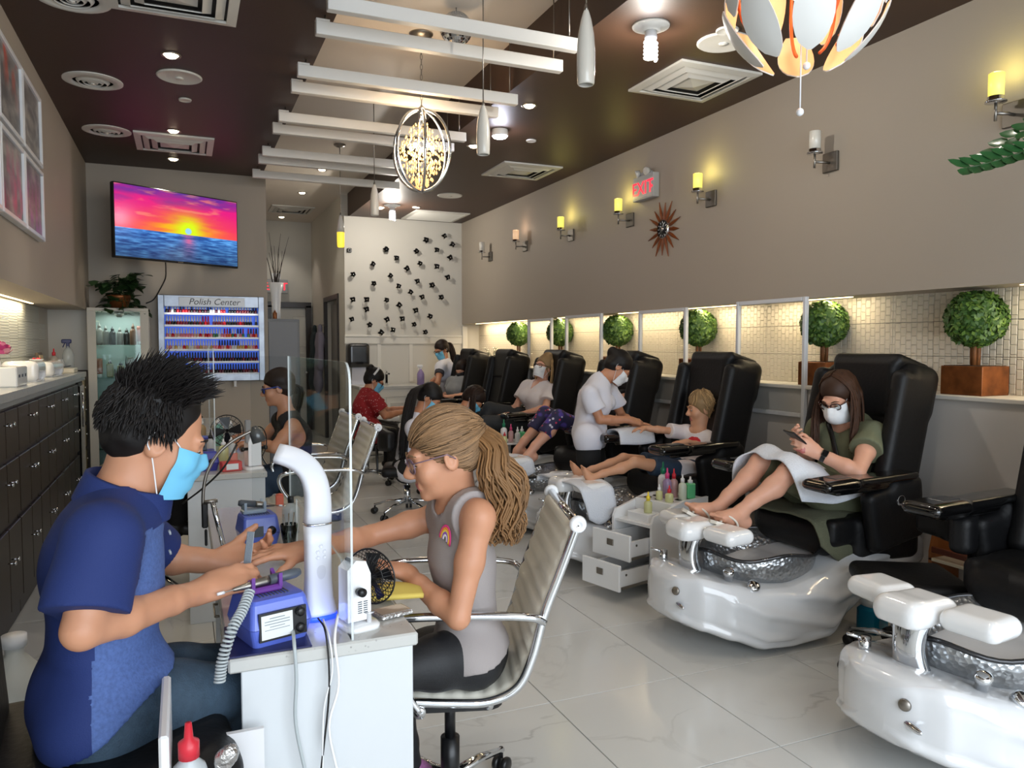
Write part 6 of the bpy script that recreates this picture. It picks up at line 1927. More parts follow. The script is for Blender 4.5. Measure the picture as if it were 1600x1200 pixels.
def sheet(name, label, cat, rows, m, th=.006, wob=.006, seed=1, parent=None):
 """cloth through a grid of points, given thickness and wobble"""
 rr = [smooth_path(r, 5) for r in rows]; cols = [smooth_path([r[i] for r in rr], 5) for i in range(len(rr[0]))]
 G = np.array([[tuple(p) for p in c] for c in cols])     # [u][v]
 f, _ = wr_noise(wob, 30, seed)
 nu, nv = G.shape[:2]
 du = np.gradient(G, axis=0); dv = np.gradient(G, axis=1); n = np.cross(du, dv); n /= np.linalg.norm(n, axis=2)[..., None]+1e-9
 P0 = G+n*f(G.reshape(-1, 3)).reshape(nu, nv)[..., None]; a = P0+n*th/2; b = P0-n*th/2
 org = G.reshape(-1, 3).min(0)*.5+G.reshape(-1, 3).max(0)*.5; org[2] = G[..., 2].min()
 idx = np.arange(nu*nv).reshape(nu, nv); N2 = nu*nv
 fs = [(idx[i, j], idx[i+1, j], idx[i+1, j+1], idx[i, j+1]) for i in range(nu-1) for j in range(nv-1)]
 F = fs+[tuple(N2+k for k in q[::-1]) for q in fs]
 rim = list(idx[:, 0])+list(idx[-1, 1:])+list(idx[-2::-1, -1])+list(idx[0, -2:0:-1])
 F += [(rim[k], N2+rim[k], N2+rim[(k+1) % len(rim)], rim[(k+1) % len(rim)]) for k in range(len(rim))]
 vs = np.concatenate([a.reshape(-1, 3), b.reshape(-1, 3)])-org
 F = [tuple(int(i) for i in q) for q in F]
 o = mesh_obj(name, vs, F, m, parent, True); o.location = org
 if label: tag(o, label, cat)
 return o
kL, kR = wom.J['knL'], wom.J['knR']; hL, hR = wom.J['hipL'], wom.J['hipR']
def over(a, dz, dx=0, dy=0): return a+V((dx, dy, dz))
sheet('lap_towel', 'white towel laid over the knees of the woman in olive', 'towel', [
 [over(kR, -.14, -.075, .12), over(kR, .0, -.09, .08), over(kR, .06, -.05, .0), over(mid(kL, kR), .045, -.06), over(kL, .06, -.05, .0), over(kL, .0, -.06, -.09), over(kL, -.12, -.03, -.12)],
 [over(kR, -.10, .02, .15), over(kR, .02, .02, .09), over(kR, .085, .04, .02), over(mid(kL, kR), .075, .04), over(kL, .085, .04, .0), over(kL, .02, .04, -.09), over(kL, -.13, .06, -.13)],
 [over(mid(kR, hR, .4), -.08, .0, .15), over(mid(kR, hR, .4), .04, 0, .10), over(mid(kR, hR, .4), .105, 0, .02), over(mid(mid(kL, kR), mid(hL, hR), .4), .10), over(mid(kL, hL, .4), .105), over(mid(kL, hL, .4), .03, .02, -.11), over(mid(kL, hL, .4), -.07, .02, -.15)],
 [over(mid(kR, hR, .75), -.02, .0, .15), over(mid(kR, hR, .75), .07, 0, .10), over(mid(kR, hR, .75), .118, 0, .02), over(mid(mid(kL, kR), mid(hL, hR), .75), .115), over(mid(kL, hL, .75), .118), over(mid(kL, hL, .75), .06, .02, -.10), over(mid(kL, hL, .75), .02, .05, -.16)]], TOWEL, .007, .005, 7)
sz = .565
sheet('seat_towel', 'olive towel hanging over the seat edge of the woman in olive', 'towel', [
 [V((2.74, 3.26, sz-.02)), V((2.74, 3.0, sz+.0)), V((2.74, 2.80, sz-.005)), V((2.74, 2.735, sz-.06)), V((2.76, 2.728, sz-.12))],
 [V((2.86, 3.26, sz+.0)), V((2.86, 3.0, sz+.01)), V((2.86, 2.80, sz+.005)), V((2.88, 2.735, sz-.06)), V((2.90, 2.722, sz-.22))],
 [V((2.98, 3.26, sz+.0)), V((2.98, 3.0, sz+.01)), V((2.98, 2.80, sz+.0)), V((3.02, 2.735, sz-.06)), V((3.02, 2.722, sz-.24))],
 [V((3.08, 3.26, sz+.0)), V((3.08, 3.0, sz+.0)), V((3.08, 2.80, sz+.0)), V((3.10, 2.735, sz-.02)), V((3.10, 2.722, sz-.06))]], OTOWEL, .008, .004, 9)
WTUN = mat('white_tunic', (222, 222, 232), .8, bump=(260, .15)); BLKC = mat('black_cloth', (20, 20, 22), .85); GRYP = mat('charcoal_trousers', (52, 54, 56), .85)
REDF = mat('red_floral', (150, 26, 34), .8); NAVF = mat('navy_floral', (34, 32, 72), .7); GTEE = mat('grey_tee', (142, 144, 146), .85); JEANB = mat('blue_denim', (44, 62, 84), .85); WTEE = mat('white_tee', (228, 220, 220), .85); REDP = mat('red_print', (196, 30, 40), .7)
def floral(m, cols, scale, thr):
 nt = m.node_tree; N = nt.nodes; L = nt.links; b = N['Principled BSDF']; base = b.inputs['Base Color'].default_value[:]
 g = N.new('ShaderNodeTexCoord'); prev = None
 for i, (c, t_) in enumerate(zip(cols, thr)):
  v = N.new('ShaderNodeTexVoronoi'); v.inputs['Scale'].default_value = scale*(1+.35*i); mp = N.new('ShaderNodeMapping'); mp.inputs['Location'].default_value = (i*3.1, i, i)
  L.new(g.outputs['Object'], mp.inputs[0]); L.new(mp.outputs[0], v.inputs['Vector'])
  r = N.new('ShaderNodeMapRange'); r.inputs[1].default_value = t_*.7; r.inputs[2].default_value = t_; r.inputs[3].default_value = 1; r.inputs[4].default_value = 0; L.new(v.outputs['Distance'], r.inputs[0])
  x = N.new('ShaderNodeMix'); x.data_type = 'RGBA'; x.inputs[7].default_value = lin(c)
  if prev is None: x.inputs[6].default_value = base
  else: L.new(prev, x.inputs[6])
  L.new(r.outputs[0], x.inputs[0]); prev = x.outputs[2]
 L.new(prev, b.inputs['Base Color'])
floral(REDF, [(220, 170, 170)], 42, [.22]); floral(NAVF, [(78, 60, 150), (200, 196, 214), (196, 40, 80)], 14, [.42, .20, .22])
def pose(Y, near, dy, **pts):
 """pixel joints; the near side ('L' or 'R') stands dy closer to the camera, the other dy farther"""
 J = {}
 for k, v in pts.items():
  y = Y
  if k[-1] in 'LR' and len(k) > 2: y = Y-dy if k[-1] == near else Y+dy
  if len(v) == 3: y = v[2]
  J[k] = U(v[0], v[1], Y=y)
 return J
def cap_hair(h, t, m, vox, grow=.006, front=.04, low=-.03, extra=None, ears=True, name='hair'):
 S = SDF(); h.scalp(S, grow, front, low, ears)
 if extra: extra(S)
 return S.build(name, HAIRM[m], t, vox, disp=wr_noise(.0015, 120, 5))
def fall(h, t, m, n, ln, r, parent, side=(-.9, .3), seed=3, spread=.015, front=.02, name='long_hair'):
 rg_ = random.Random(seed); ps = []
 for i in range(n):
  sd = 1 if i % 2 else -1; u = rg_.uniform(*side); w = rg_.random()
  st = V((sd*rg_.uniform(.02, .25), u*.75, 1.0)).normalized(); s2 = V((sd, u*.9, .0)).normalized(); pth = []
  for k in range(4):
   v = st.lerp(s2, k/3).normalized(); pth.append(h.surf(v.x, v.y, v.z, .006+.004*w))
  c = pth[-1]; l = ln*rg_.uniform(.8, 1.05)
  out = h.R @ V((sd, 0, 0)); out.z = 0; fr = h.R @ V((0, 1, 0)); fr.z = 0
  for k in range(1, 6):
   f = k/5; pth.append(c+V((0, 0, -l*f))+out*(spread*math.sin(f*2.4)+.01*w)+fr*(front*f if u > -.3 else -.02*f)+V((rg_.uniform(-.004, .004),)*3))
  ps.append(pth)
 return strands(t, name, ps, HAIRM[m], r, parent, .5, 4)
def tail_hair(t, pts, m, n, r, w, parent, seed=6, name='ponytail'):
 rg_ = random.Random(seed); ps = []; sp = smooth_path(pts, 5)
 for i in range(n):
  a = rg_.uniform(0, 2*PI); rr = math.sqrt(rg_.random()); e = rg_.uniform(.75, 1); pth = []
  for k in range(9):
   f = k/8*e*(len(sp)-1); b0 = int(min(f, len(sp)-2)); c = sp[b0].lerp(sp[b0+1], f-b0); ww_ = w*math.sin(PI*min(.7, .12+k/8*.75))*rr
   pth.append(c+V((math.cos(a)*ww_, math.sin(a)*ww_, 0)))
  ps.append(pth)
 return strands(t, name, ps, HAIRM[m], r, parent, .5, 4)
def legs_down(J, x=0, front=None):
 for q in 'LR':
  J['an'+q] = V((J['kn'+q].x+x, J['kn'+q].y, .10))
hc = Head(U(1096, 638, Y=4.26), (-.93, .30, -.10), (-.05, .08, 1), .92)
J = pose(4.26, 'L', .10, pel=(1086, 738), wai=(1090, 718), che=(1090, 698), nek=(1093, 672), shL=(1112, 686), shR=(1072, 676), elL=(1122, 702, 4.06), elR=(1036, 672), wrL=(1072, 690, 4.05), wrR=(1008, 669, 4.40), hipL=(1072, 738), hipR=(1066, 731), knL=(992, 722), knR=(974, 716), anL=(926, 746), anR=(908, 740))
ch = Body(J, (-.93, .1, .25), hc, .62, 1.0)
CH_ = {'L': dict(d=(-1, .15, -.1), palm=(0, .2, -1), side=-1, s=.66), 'R': dict(d=(-1, .0, 0), palm=(0, 0, -1), side=1, s=.66)}
FT = {'L': ((-.35, .05, .92), (-.92, 0, -.35)), 'R': ((-.28, .1, .95), (-.95, 0, -.28))}
FT = {q: (v[0], (.9, 0, .4)) for q, v in FT.items()}
tc_ = make_person('person', 'small child in white and red shirt with bare feet up on the towel', (J['pel'].x, J['pel'].y, .5), ch, 'child', .0055, hands=CH_, feet=FT)
S = ch.shirt(sleeve=.75, g=.012, neck=.11, hem=.02, flare=.016)
cq = np.array(ch.J['che'])+np.array((0, 0, .03));
def crest(C):
 q = C-cq; return ((np.hypot((q[:, 1]+.03)/.06, (q[:, 2]-.0)/.045) < 1) & (q[:, 0] < -.02)).astype(int)
cloth(tc_, 'tee_shirt', S, [WTEE, REDP], .006, .002, 40, 3, crest)
cloth(tc_, 'denim_shorts', pants(ch, .014, upto=.34), JEANB, .007, .002, 40, 4)
hc.eyes(tc_); hc.brows(tc_, HAIRM['blond'][0])
hr = cap_hair(hc, tc_, 'blond', .006, .010, .035, -.06, ears=False)
rg = random.Random(31); ps = []
for i in range(420):
 d = V((rg.gauss(0, 1), rg.gauss(-.15, 1), rg.gauss(.5, .8))).normalized()
 if d.y > .35+.3*d.z or d.z < -.3: continue
 p0 = hc.surf(d.x, d.y, d.z, .008); v2 = V((d.x*1.15, d.y-.35*abs(d.x), d.z-.65)); v2.normalize(); p1 = hc.surf(*v2.lerp(d, .4).normalized(), .018); p2 = hc.surf(*v2, .016)
 ps.append([p0, p1, p2, p2+V((rg.uniform(-.02, .02), rg.uniform(-.02, .02), -rg.uniform(.01, .05)))])
strands(tc_, 'tousled_hair', ps, HAIRM['blond'], .0032, hr, .4)
MB().ball(hc.p(.03, -.125, -.03)-tc_.location, (.02, .014, .02), 10, 8).build('hair_bow', mat('pale_bow', (206, 214, 224), .7), hr)
ht = Head(U(966, 574, Y=4.82), (.66, -.28, -.70), (.62, -.12, .76), .93)
J = pose(4.85, 'R', .15, pel=(921, 676), wai=(923, 650), che=(929, 622), nek=(941, 594), shR=(921, 616), shL=(950, 606), elR=(938, 656, 4.66), elL=(972, 650), wrR=(984, 656, 4.60), wrL=(994, 664, 4.72), hipR=(918, 684), hipL=(926, 682), knR=(922, 756), knL=(930, 752), anR=(918, 826), anL=(926, 818))
J['anR'].z = J['anL'].z = .09
te = Body(J, (.93, -.2, -.25), ht, .93, .84, True)
TH_ = {'R': dict(d=(.95, -.1, -.25), palm=(0, .5, -.8), side=1, curl=(.5, .6, .6, .7)), 'L': dict(d=(.95, -.3, -.2), palm=(0, -.6, -.7), side=-1, curl=(.5, .6, .6, .7))}
tt = make_person('person', 'standing technician in white tunic and white mask bending over the child', (J['pel'].x, J['pel'].y, 0), te, 'olive', .006, hands=TH_, fem=True)
S = te.shirt(sleeve=.62, g=.016, glow=.0, thigh=.12, neck=.080, hem=-.10, flare=.020)
S.cap(te.J['che'], te.J['pel'], .122, .132, .06, (te.fw, .76))
sh = cloth(tt, 'tunic', S, WTUN, .007, .004, 30, 5)
cloth(tt, 'trousers', pants(te, .016), BLKC, .009, .002, 30, 4)
for q in 'LR': shoe(tt, te.J['an'+q], (1, -.2, 0), (0, 0, 1), BLACKP, .95)
ht.eyes(tt, True); ht.brows(tt, HAIRM['black'][1]); ht.mask(tt, MASKW)
hr = cap_hair(ht, tt, 'black', .006, .006, .045, -.03, lambda S: S.ell(ht.p(0, -.115, .055), (.042, .038, .042), ht.R, .01))
hb = Head(U(850, 574, Y=6.70), (-.86, -.32, .28), (.30, .05, .95), .95)
J = pose(6.70, 'L', .16, pel=(852, 662), wai=(842, 642), che=(838, 620), nek=(847, 600), shL=(861, 611), shR=(824, 604), elL=(852, 638, 6.44), elR=(806, 636), wrL=(826, 644, 6.46), wrR=(790, 648, 6.8), hipL=(846, 664), hipR=(840, 658), knL=(758, 660), knR=(764, 638), anL=(735, 700), anR=(728, 690))
bl = Body(J, (-.92, -.15, .25), hb, .95, .92, True)
tb = make_person('person', 'blonde woman in white tee with glasses and white mask leaning back', (J['pel'].x, J['pel'].y, .5), bl, 'fair', .007, hands={'L': dict(d=(-1, 0, -.1), palm=(0, 0, -1), side=-1), 'R': dict(d=(-1, 0, -.1), palm=(0, 0, -1), side=1)}, fem=True)
cloth(tb, 'white_tee', bl.shirt(sleeve=.62, g=.016, glow=.01, neck=.075, hem=.0, flare=.02, vneck=.07), WTEE, .009, .003, 30, 8)
cloth(tb, 'trousers', pants(bl, .016), GRYP, .010, .003, 28, 4)
hb.eyes(tb, True); hb.mask(tb, MASKW); hb.glasses(tb, BLACKP, thick=.003, lens=False)
hr = cap_hair(hb, tb, 'blond', .007, .008, .05, -.03, lambda S: S.ell(hb.p(0, -.03, .13), (.05, .06, .035), hb.R, .03), ears=False)
fall(hb, tb, 'blond', 260, .26, .0045, hr, side=(-.9, .2), front=.05)
hn = Head(U(985, 584, Y=5.42), (-.9, -.1, .1), (.1, 0, 1), .95)
J = pose(5.42, 'L', .15, pel=(958, 690), wai=(968, 665), che=(972, 640), nek=(980, 610), shL=(976, 626), shR=(952, 616), elL=(966, 662, 5.2), elR=(930, 650), wrL=(940, 668, 5.2), wrR=(915, 660, 5.6), hipL=(950, 692), hipR=(944, 684), knL=(872, 652), knR=(852, 646), anL=(824, 712), anR=(808, 704))
nv = Body(J, (-.95, 0, .2), hn, .94, .95, True)
tn = make_person('person', 'client in navy floral leggings half hidden behind the standing technician', (J['pel'].x, J['pel'].y, .5), nv, 'fair', .007, feet={'L': ((-.75, 0, -.5), (-.5, 0, .85)), 'R': ((-.75, 0, -.5), (-.5, 0, .85))}, fem=True)
cloth(tn, 'black_vest', nv.shirt(sleeve=0, g=.013, glow=.008, neck=.08, hem=.0), BLKC, .010, .002, 30, 8)
cloth(tn, 'floral_leggings', pants(nv, .010, upto=.72), NAVF, .008, .002, 28, 4)
hn.eyes(tn); hr = cap_hair(hn, tn, 'darkbrown', .008, .006, .04, -.04, ears=False)
hk = Head(U(723, 578, Y=9.15), (-.80, -.45, -.30), (-.25, -.1, .95), .95)
J = pose(9.15, 'L', .17, pel=(722, 634), wai=(718, 622), che=(717, 608), nek=(722, 593), shL=(735, 600), shR=(706, 597), elL=(728, 618, 8.9), elR=(700, 616), wrL=(704, 620, 8.8), wrR=(690, 618), hipL=(720, 634), hipR=(714, 632), knL=(676, 634), knR=(670, 630), anL=(664, 658), anR=(658, 652))
bk = Body(J, (-.92, -.2, .1), hk, .95, 1.05, True)
tk = make_person('person', 'woman with black mask in grey tee in the farthest chair', (J['pel'].x, J['pel'].y, .5), bk, 'fair', .009, fem=True, hands={'L': dict(d=(-1, 0, 0), palm=(0, 0, 1), side=1)})
cloth(tk, 'grey_tee', bk.shirt(sleeve=.6, g=.016, glow=.01, neck=.08, hem=.0, flare=.02), GTEE, .010, .003, 30, 8)
cloth(tk, 'trousers', pants(bk, .015), BLKC, .012, .002, 28, 4)
hk.eyes(tk, True); hk.mask(tk, MASKK, loopm=MASKK); hr = cap_hair(hk, tk, 'darkbrown', .008, .010, .035, -.04, ears=False); fall(hk, tk, 'darkbrown', 120, .14, .006, hr)
hf = Head(U(690, 546, Y=9.62), (-.85, -.30, -.40), (-.42, -.1, .9), .95)
J = pose(9.62, 'L', .17, pel=(703, 632), wai=(702, 606), che=(699, 582), nek=(694, 563), shL=(688, 574), shR=(708, 568), elL=(684, 598, 9.3), elR=(676, 596), wrL=(674, 610, 9.4), wrR=(668, 612), hipL=(700, 636), hipR=(707, 636), knL=(702, 690), knR=(708, 690), anL=(702, 740), anR=(708, 740))
J['anL'].z = J['anR'].z = .09
fs_ = Body(J, (-.9, -.2, -.15), hf, .97, .95, True)
tf = make_person('person', 'woman in white vest and blue mask standing at the far sink', (J['pel'].x, J['pel'].y, 0), fs_, 'olive', .009, fem=True, hands={'L': dict(d=(-.9, .2, -.3), palm=(0, 1, 0), side=1)})
cloth(tf, 'white_vest', fs_.shirt(sleeve=.30, g=.018, glow=.01, neck=.08, hem=-.10, flare=.0), WTUN, .010, .003, 30, 8)
cloth(tf, 'trousers', pants(fs_, .016), BLKC, .012, .002, 28, 4)
S = SDF()
for q in 'LR': S.ccap(fs_.J['sh'+q], mid(fs_.J['sh'+q], fs_.J['el'+q], .7), .064, .060, .01, mid(fs_.J['sh'+q], fs_.J['el'+q], .5), fs_.J['el'+q]-fs_.J['sh'+q])
cloth(tf, 'dark_sleeve', S, mat('dark_print_sleeve', (58, 58, 64), .8), .008, .001)
for q in 'LR': shoe(tf, fs_.J['an'+q], (-1, -.2, 0), (0, 0, 1), BLACKP, .95)
hf.mask(tf, MASKB); hf.eyes(tf, True); hf.glasses(tf, BLACKP, thick=.003, lens=False)
hr = cap_hair(hf, tf, 'darkbrown', .008, .006, .045, -.03); tail_hair(tf, [hf.p(0, -.10, .05), hf.p(0, -.15, .02), U(708, 556, Y=9.62), U(707, 572, Y=9.62)], 'darkbrown', 80, .006, .045, hr)
h_r = Head(U(585, 594, Y=7.70), (.86, -.12, -.48), (.46, -.05, .88), .95)
J = pose(7.70, 'R', .17, pel=(572, 672), wai=(569, 656), che=(570, 636), nek=(576, 612), shR=(584, 624), shL=(572, 618), elR=(602, 650, 7.5), elL=(606, 642), wrR=(626, 644, 7.6), wrL=(634, 638, 7.8), hipR=(576, 674), hipL=(574, 670), knR=(616, 676), knL=(612, 668), anR=(612, 726), anL=(606, 720))
rd = Body(J, (.95, -.15, -.1), h_r, .95, 1.0, True)
tr_ = make_person('person', 'technician in red floral top and blue mask with a white hair band', (J['pel'].x, J['pel'].y, 0), rd, 'olive', .008, fem=True, hands={'R': dict(d=(.95, .1, .1), palm=(0, 0, -1), side=1), 'L': dict(d=(.95, -.1, .1), palm=(0, 0, -1), side=-1)})
cloth(tr_, 'floral_top', rd.shirt(sleeve=.65, g=.018, glow=.012, neck=.075, hem=-.02, flare=.02), REDF, .009, .003, 30, 8)
cloth(tr_, 'trousers', pants(rd, .016), BLKC, .010, .002, 28, 4)
h_r.mask(tr_, MASKB); h_r.eyes(tr_, True); h_r.glasses(tr_, BLACKP, thick=.003, lens=False)
hr = cap_hair(h_r, tr_, 'black', .007, .006, .045, -.03, lambda S: S.ell(h_r.p(0, -.10, .09), (.045, .04, .045), h_r.R, .01))
MB().tube([h_r.p(.086*math.cos(a), -.04+.02*math.sin(a), .045+.092*math.sin(a))-tr_.location for a in [PI*k/14 for k in range(15)]], .011, 8).build('hair_band', MASKW, hr)
for q in 'LR': shoe(tr_, rd.J['an'+q], (1, 0, 0), (0, 0, 1), BLACKP, .9)
hp = Head(U(672, 622, Y=6.10), (.66, -.42, -.62), (.55, -.2, .8), .95)
J = pose(6.10, 'R', .16, pel=(636, 730), wai=(637, 704), che=(643, 678), nek=(655, 650), shR=(645, 668), shL=(668, 658), elR=(660, 705, 5.9), elL=(690, 690), wrR=(696, 690, 5.95), wrL=(706, 680), hipR=(640, 734), hipL=(646, 728), knR=(694, 728), knL=(700, 718), anR=(690, 780), anL=(696, 772))
pn_ = Body(J, (.9, -.3, -.25), hp, .93, .85, True)
tp_ = make_person('person', 'technician in white coat and blue mask with a very long black ponytail', (J['pel'].x, J['pel'].y, 0), pn_, 'olive', .007, fem=True, hands={'R': dict(d=(.9, -.1, -.2), palm=(0, .4, -.8), side=1)})
cloth(tp_, 'white_coat', pn_.shirt(sleeve=1.7, g=.014, glow=.0, thigh=.05, neck=.08, hem=-.06), WTUN, .009, .004, 28, 8)
cloth(tp_, 'trousers', pants(pn_, .016), BLKC, .010, .002, 28, 4)
hp.mask(tp_, MASKB); hp.eyes(tp_, True); hp.brows(tp_, HAIRM['black'][0])
hr = cap_hair(hp, tp_, 'black', .007, .005, .04, -.03)
tail_hair(tp_, [hp.p(0, -.11, .06), U(647, 612, Y=6.05), U(638, 645, Y=6.0), U(632, 680, Y=5.98), U(629, 722, Y=5.98)], 'black', 170, .005, .045, hr)
for q in 'LR': shoe(tp_, pn_.J['an'+q], (1, 0, 0), (0, 0, 1), BLACKP, .9)
hd = Head(U(740, 624, Y=6.75), (.52, -.40, -.72), (.70, -.2, .68), .95)
J = pose(6.75, 'R', .16, pel=(700, 712), wai=(704, 690), che=(710, 668), nek=(722, 645), shR=(716, 662), shL=(738, 652), elR=(738, 680, 6.6), elL=(760, 676), wrR=(752, 660, 6.55), wrL=(772, 668), hipR=(704, 716), hipL=(710, 710), knR=(752, 712), knL=(756, 704), anR=(748, 764), anL=(752, 758))
dk = Body(J, (.85, -.4, -.3), hd, .93, .95, True)
td = make_person('person', 'technician in black with loose dark brown hair bending low over a basin', (J['pel'].x, J['pel'].y, 0), dk, 'olive', .008, fem=True, hands={'R': dict(d=(.9, -.1, -.2), palm=(0, .4, -.8), side=1)})
cloth(td, 'black_top', dk.shirt(sleeve=.55, g=.016, glow=.01, neck=.08, hem=-.05, flare=.015), BLKC, .010, .003, 28, 8)
cloth(td, 'trousers', pants(dk, .016), BLKC, .011, .002, 28, 4)
hd.mask(td, MASKB); hd.eyes(td, True); hr = cap_hair(hd, td, 'darkbrown', .008, .010, .035, -.04, ears=False)
fall(hd, td, 'darkbrown', 200, .24, .006, hr, spread=.01, front=-.02)
MB().box(hd.p(.03, .01, .14)-td.location, (.05, .018, .014), hd.R, b=.005).build('hair_clip', STEEL, hr)
hl = Head(U(434, 605, Y=5.05), (-.97, .10, -.18), (-.16, .03, .98), .93)
J = pose(5.05, 'L', .16, pel=(466, 746), wai=(464, 714), che=(460, 684), nek=(448, 648), shL=(458, 668, 4.92), shR=(438, 660), elL=(428, 700, 4.85), elR=(410, 688), wrL=(398, 690, 5.0), wrR=(384, 680, 5.1), hipL=(462, 750), hipR=(456, 744), knL=(404, 748), knR=(400, 742), anL=(408, 806), anR=(404, 800))
ld = Body(J, (-.95, .1, -.2), hl, .93, .92, True)
tl = make_person('person', 'tanned client with blue framed sunglasses seated at the second desk', (J['pel'].x, J['pel'].y, 0), ld, 'tan', .006, fem=True, hands={'L': dict(d=(-.95, .1, -.1), palm=(0, 0, -1), side=-1), 'R': dict(d=(-.95, -.1, -.1), palm=(0, 0, -1), side=1)})
cloth(tl, 'black_vest', ld.shirt(sleeve=0, g=.012, glow=.01, neck=.08, hem=-.03), BLKC, .009, .003, 28, 8)
cloth(tl, 'jeans', pants(ld, .012), JEANB, .010, .002, 28, 4)
hl.eyes(tl, True); hl.brows(tl, HAIRM['darkbrown'][0])
g_ = hl.glasses(tl, mat('blue_frames', (40, 70, 150), .3), .027, .017, .004, lens=False, name='sunglasses')
for sd in (-1, 1): MB().ball(hl.p(sd*.033, .100, -.006)-tl.location, (.025, .005, .016), 12, 8, hl.R).build('dark_lens', BLACKG, g_)
hr = cap_hair(hl, tl, 'darkbrown', .006, .004, .04, -.03); tail_hair(tl, [hl.p(0, -.10, .0), hl.p(0, -.13, -.06), U(452, 668, Y=5.1), U(440, 690, Y=5.1)], 'darkbrown', 90, .005, .035, hr)
for q in 'LR': shoe(tl, ld.J['an'+q], (-1, 0, 0), (0, 0, 1), BLACKP, .9)
hh_ = Head(U(256, 612, Y=4.75), (.90, -.10, -.42), (.40, 0, .92), .95)
J = pose(4.75, 'R', .16, pel=(228, 760), wai=(228, 730), che=(234, 694), nek=(245, 655), shR=(236, 680), shL=(250, 672), elR=(250, 725), elL=(268, 712), wrR=(292, 705), wrL=(300, 698), hipR=(232, 764), hipL=(238, 758), knR=(282, 762), knL=(286, 755), anR=(276, 815), anL=(280, 808))
hb2 = Body(J, (.95, -.05, -.15), hh_, .95, 1.0)
tq = make_person('person', 'technician whose black hair shows above the man in navy', (J['pel'].x, J['pel'].y, 0), hb2, 'olive', .009, hands={'R': dict(d=(.95, 0, 0), palm=(0, 0, -1), side=1)})
cloth(tq, 'black_top', hb2.shirt(sleeve=.7, g=.016, glow=.01, neck=.075, hem=-.04, flare=.015), BLKC, .011, .003, 28, 8)
cloth(tq, 'trousers', pants(hb2, .016), BLKC, .012, .002, 28, 4)
hh_.eyes(tq, True); hh_.mask(tq, MASKB); hr = cap_hair(hh_, tq, 'black', .007, .016, .04, -.03, ears=False)
for q in 'LR': shoe(tq, hb2.J['an'+q], (1, 0, 0), (0, 0, 1), BLACKP, .9)
# THINGS ON THE NAIL DESKS
EBLUE = mat('machine_blue', (92, 112, 206), .3, coat=.2); EBLUE2 = mat('machine_deep_blue', (58, 62, 150), .3, coat=.2); MGREY = mat('machine_grey', (78, 84, 92), .4)
PURP = mat('purple_plastic', (104, 52, 140), .3); CABLE = mat('grey_cable', (176, 184, 186), .4); STK = mat('sticker_white', (222, 226, 226), .5); INK = mat('sticker_ink', (120, 130, 136), .6)
def D1(px, py, z=DZ): return U(px, py, Z=z)
def efile(label, loc, rot, w=.140, d=.150, h=.098, col=EBLUE, sticker=True, rest=PURP):
 t = thing('drill_machine', label, 'nail drill', loc, rot, 'electric nail drill machines on the desks')
 mb = MB()
 mb.loft([[V((x, y, z)) for x, y in rrect(w*s, d*s, .012)] for z, s in ((0, .86), (h*.42, 1.0))], smooth=False)
 mb.build('lower_case', col, t)
 mb = MB(); mb.loft([[V((x, y*(1-.0)+o, z)) for x, y in rrect(w*s, d*s2, .012)] for z, s, s2, o in ((h*.43, 1.0, 1.0, 0), (h*.92, .90, .80, .0), (h, .84, .74, 0))], smooth=False)
 mb.build('upper_case', col, t)
 mb = MB()
 for i in range(9): mb.box((-.032+.008*i, .0, h+.0005), (.003, d*.45, .002))
 mb.build('vent_slots', MGREY, t)
 if sticker:
  p = MB().box((0, -d*.5+.002, h*.46), (w*.76, .006, h*.62), RX(-.05)).build('rear_plate', BLACKP, t)
  MB().box((-w*.10, -d*.5-.0015, h*.46), (w*.50, .001, h*.52), RX(-.05)).build('rating_sticker', STK, p)
  mb = MB()
  for i in range(7): mb.box((-w*.10, -d*.5-.0022+.00, h*.27+i*h*.062), (w*.40*(1 if i % 3 else .6), .0008, .0012), RX(-.05))
  mb.build('sticker_print', INK, p)
  for z in (.30, .66): MB().lathe([(.010, 0), (.010, .007), (.006, .010), (0, .010)], 14, c=(w*.27, -d*.5-.001, h*z), R=frame((0, -1, 0))).build('socket', BLACKP, p)
 else:
  MB().lathe([(.014, 0), (.013, .010), (0, .011)], 16, c=(w*.25, -d*.5+.004, h*.5), R=frame((0, -1, 0))).build('speed_knob', BLACKP, t)
  MB().box((-w*.12, -d*.5+.002, h*.5), (w*.3, .004, h*.35)).build('control_plate', MGREY, t)
 r_ = MB().box((-.01, .01, h+.008), (.075, .05, .014), b=.004)
 for x in (-.04, .022): r_.prism([(-.025, 0), (.025, 0), (.025, .03), (.010, .018), (-.010, .018), (-.025, .03)], -.004, .004, c=(x, .01, h+.010), R=Matrix(((0, 0, 1), (1, 0, 0), (0, 1, 0))))
 r_.build('handpiece_rest', rest, t)
 return t
def handpiece(label, a, b, m1=STEEL, m2=MGREY):
 a, b = V(a), V(b); d = (b-a).normalized(); L_ = (b-a).length
 t = thing('drill_handpiece', label, 'handpiece', (a+b)/2); c = -(d*L_/2); f = frame(d)
 MB().lathe([(0, 0), (.0014, .001), (.0014, L_*.16), (.004, L_*.17), (.009, L_*.42), (.0105, L_*.55), (.010, L_*.6), (0, L_*.6)], 16, c=c, R=f).build('chrome_nose', m1, t)
 MB().lathe([(0, L_*.6), (.011, L_*.6), (.0115, L_*.94), (.008, L_), (0, L_)], 16, c=c, R=f).build('grip', m2, t)
 MB().lathe([(.0032, -L_*.02), (.0036, L_*.06), (0, L_*.06)], 10, c=c, R=f).build('bit', WPLAST, t)
 return t
m_loc = D1(412, 1000); m_loc = V((.165, 1.765, DZ+.004));
o = thing('desk_mat', 'dark navy mat under the nearest drill machine', 'mat', (.158, 1.757, DZ))
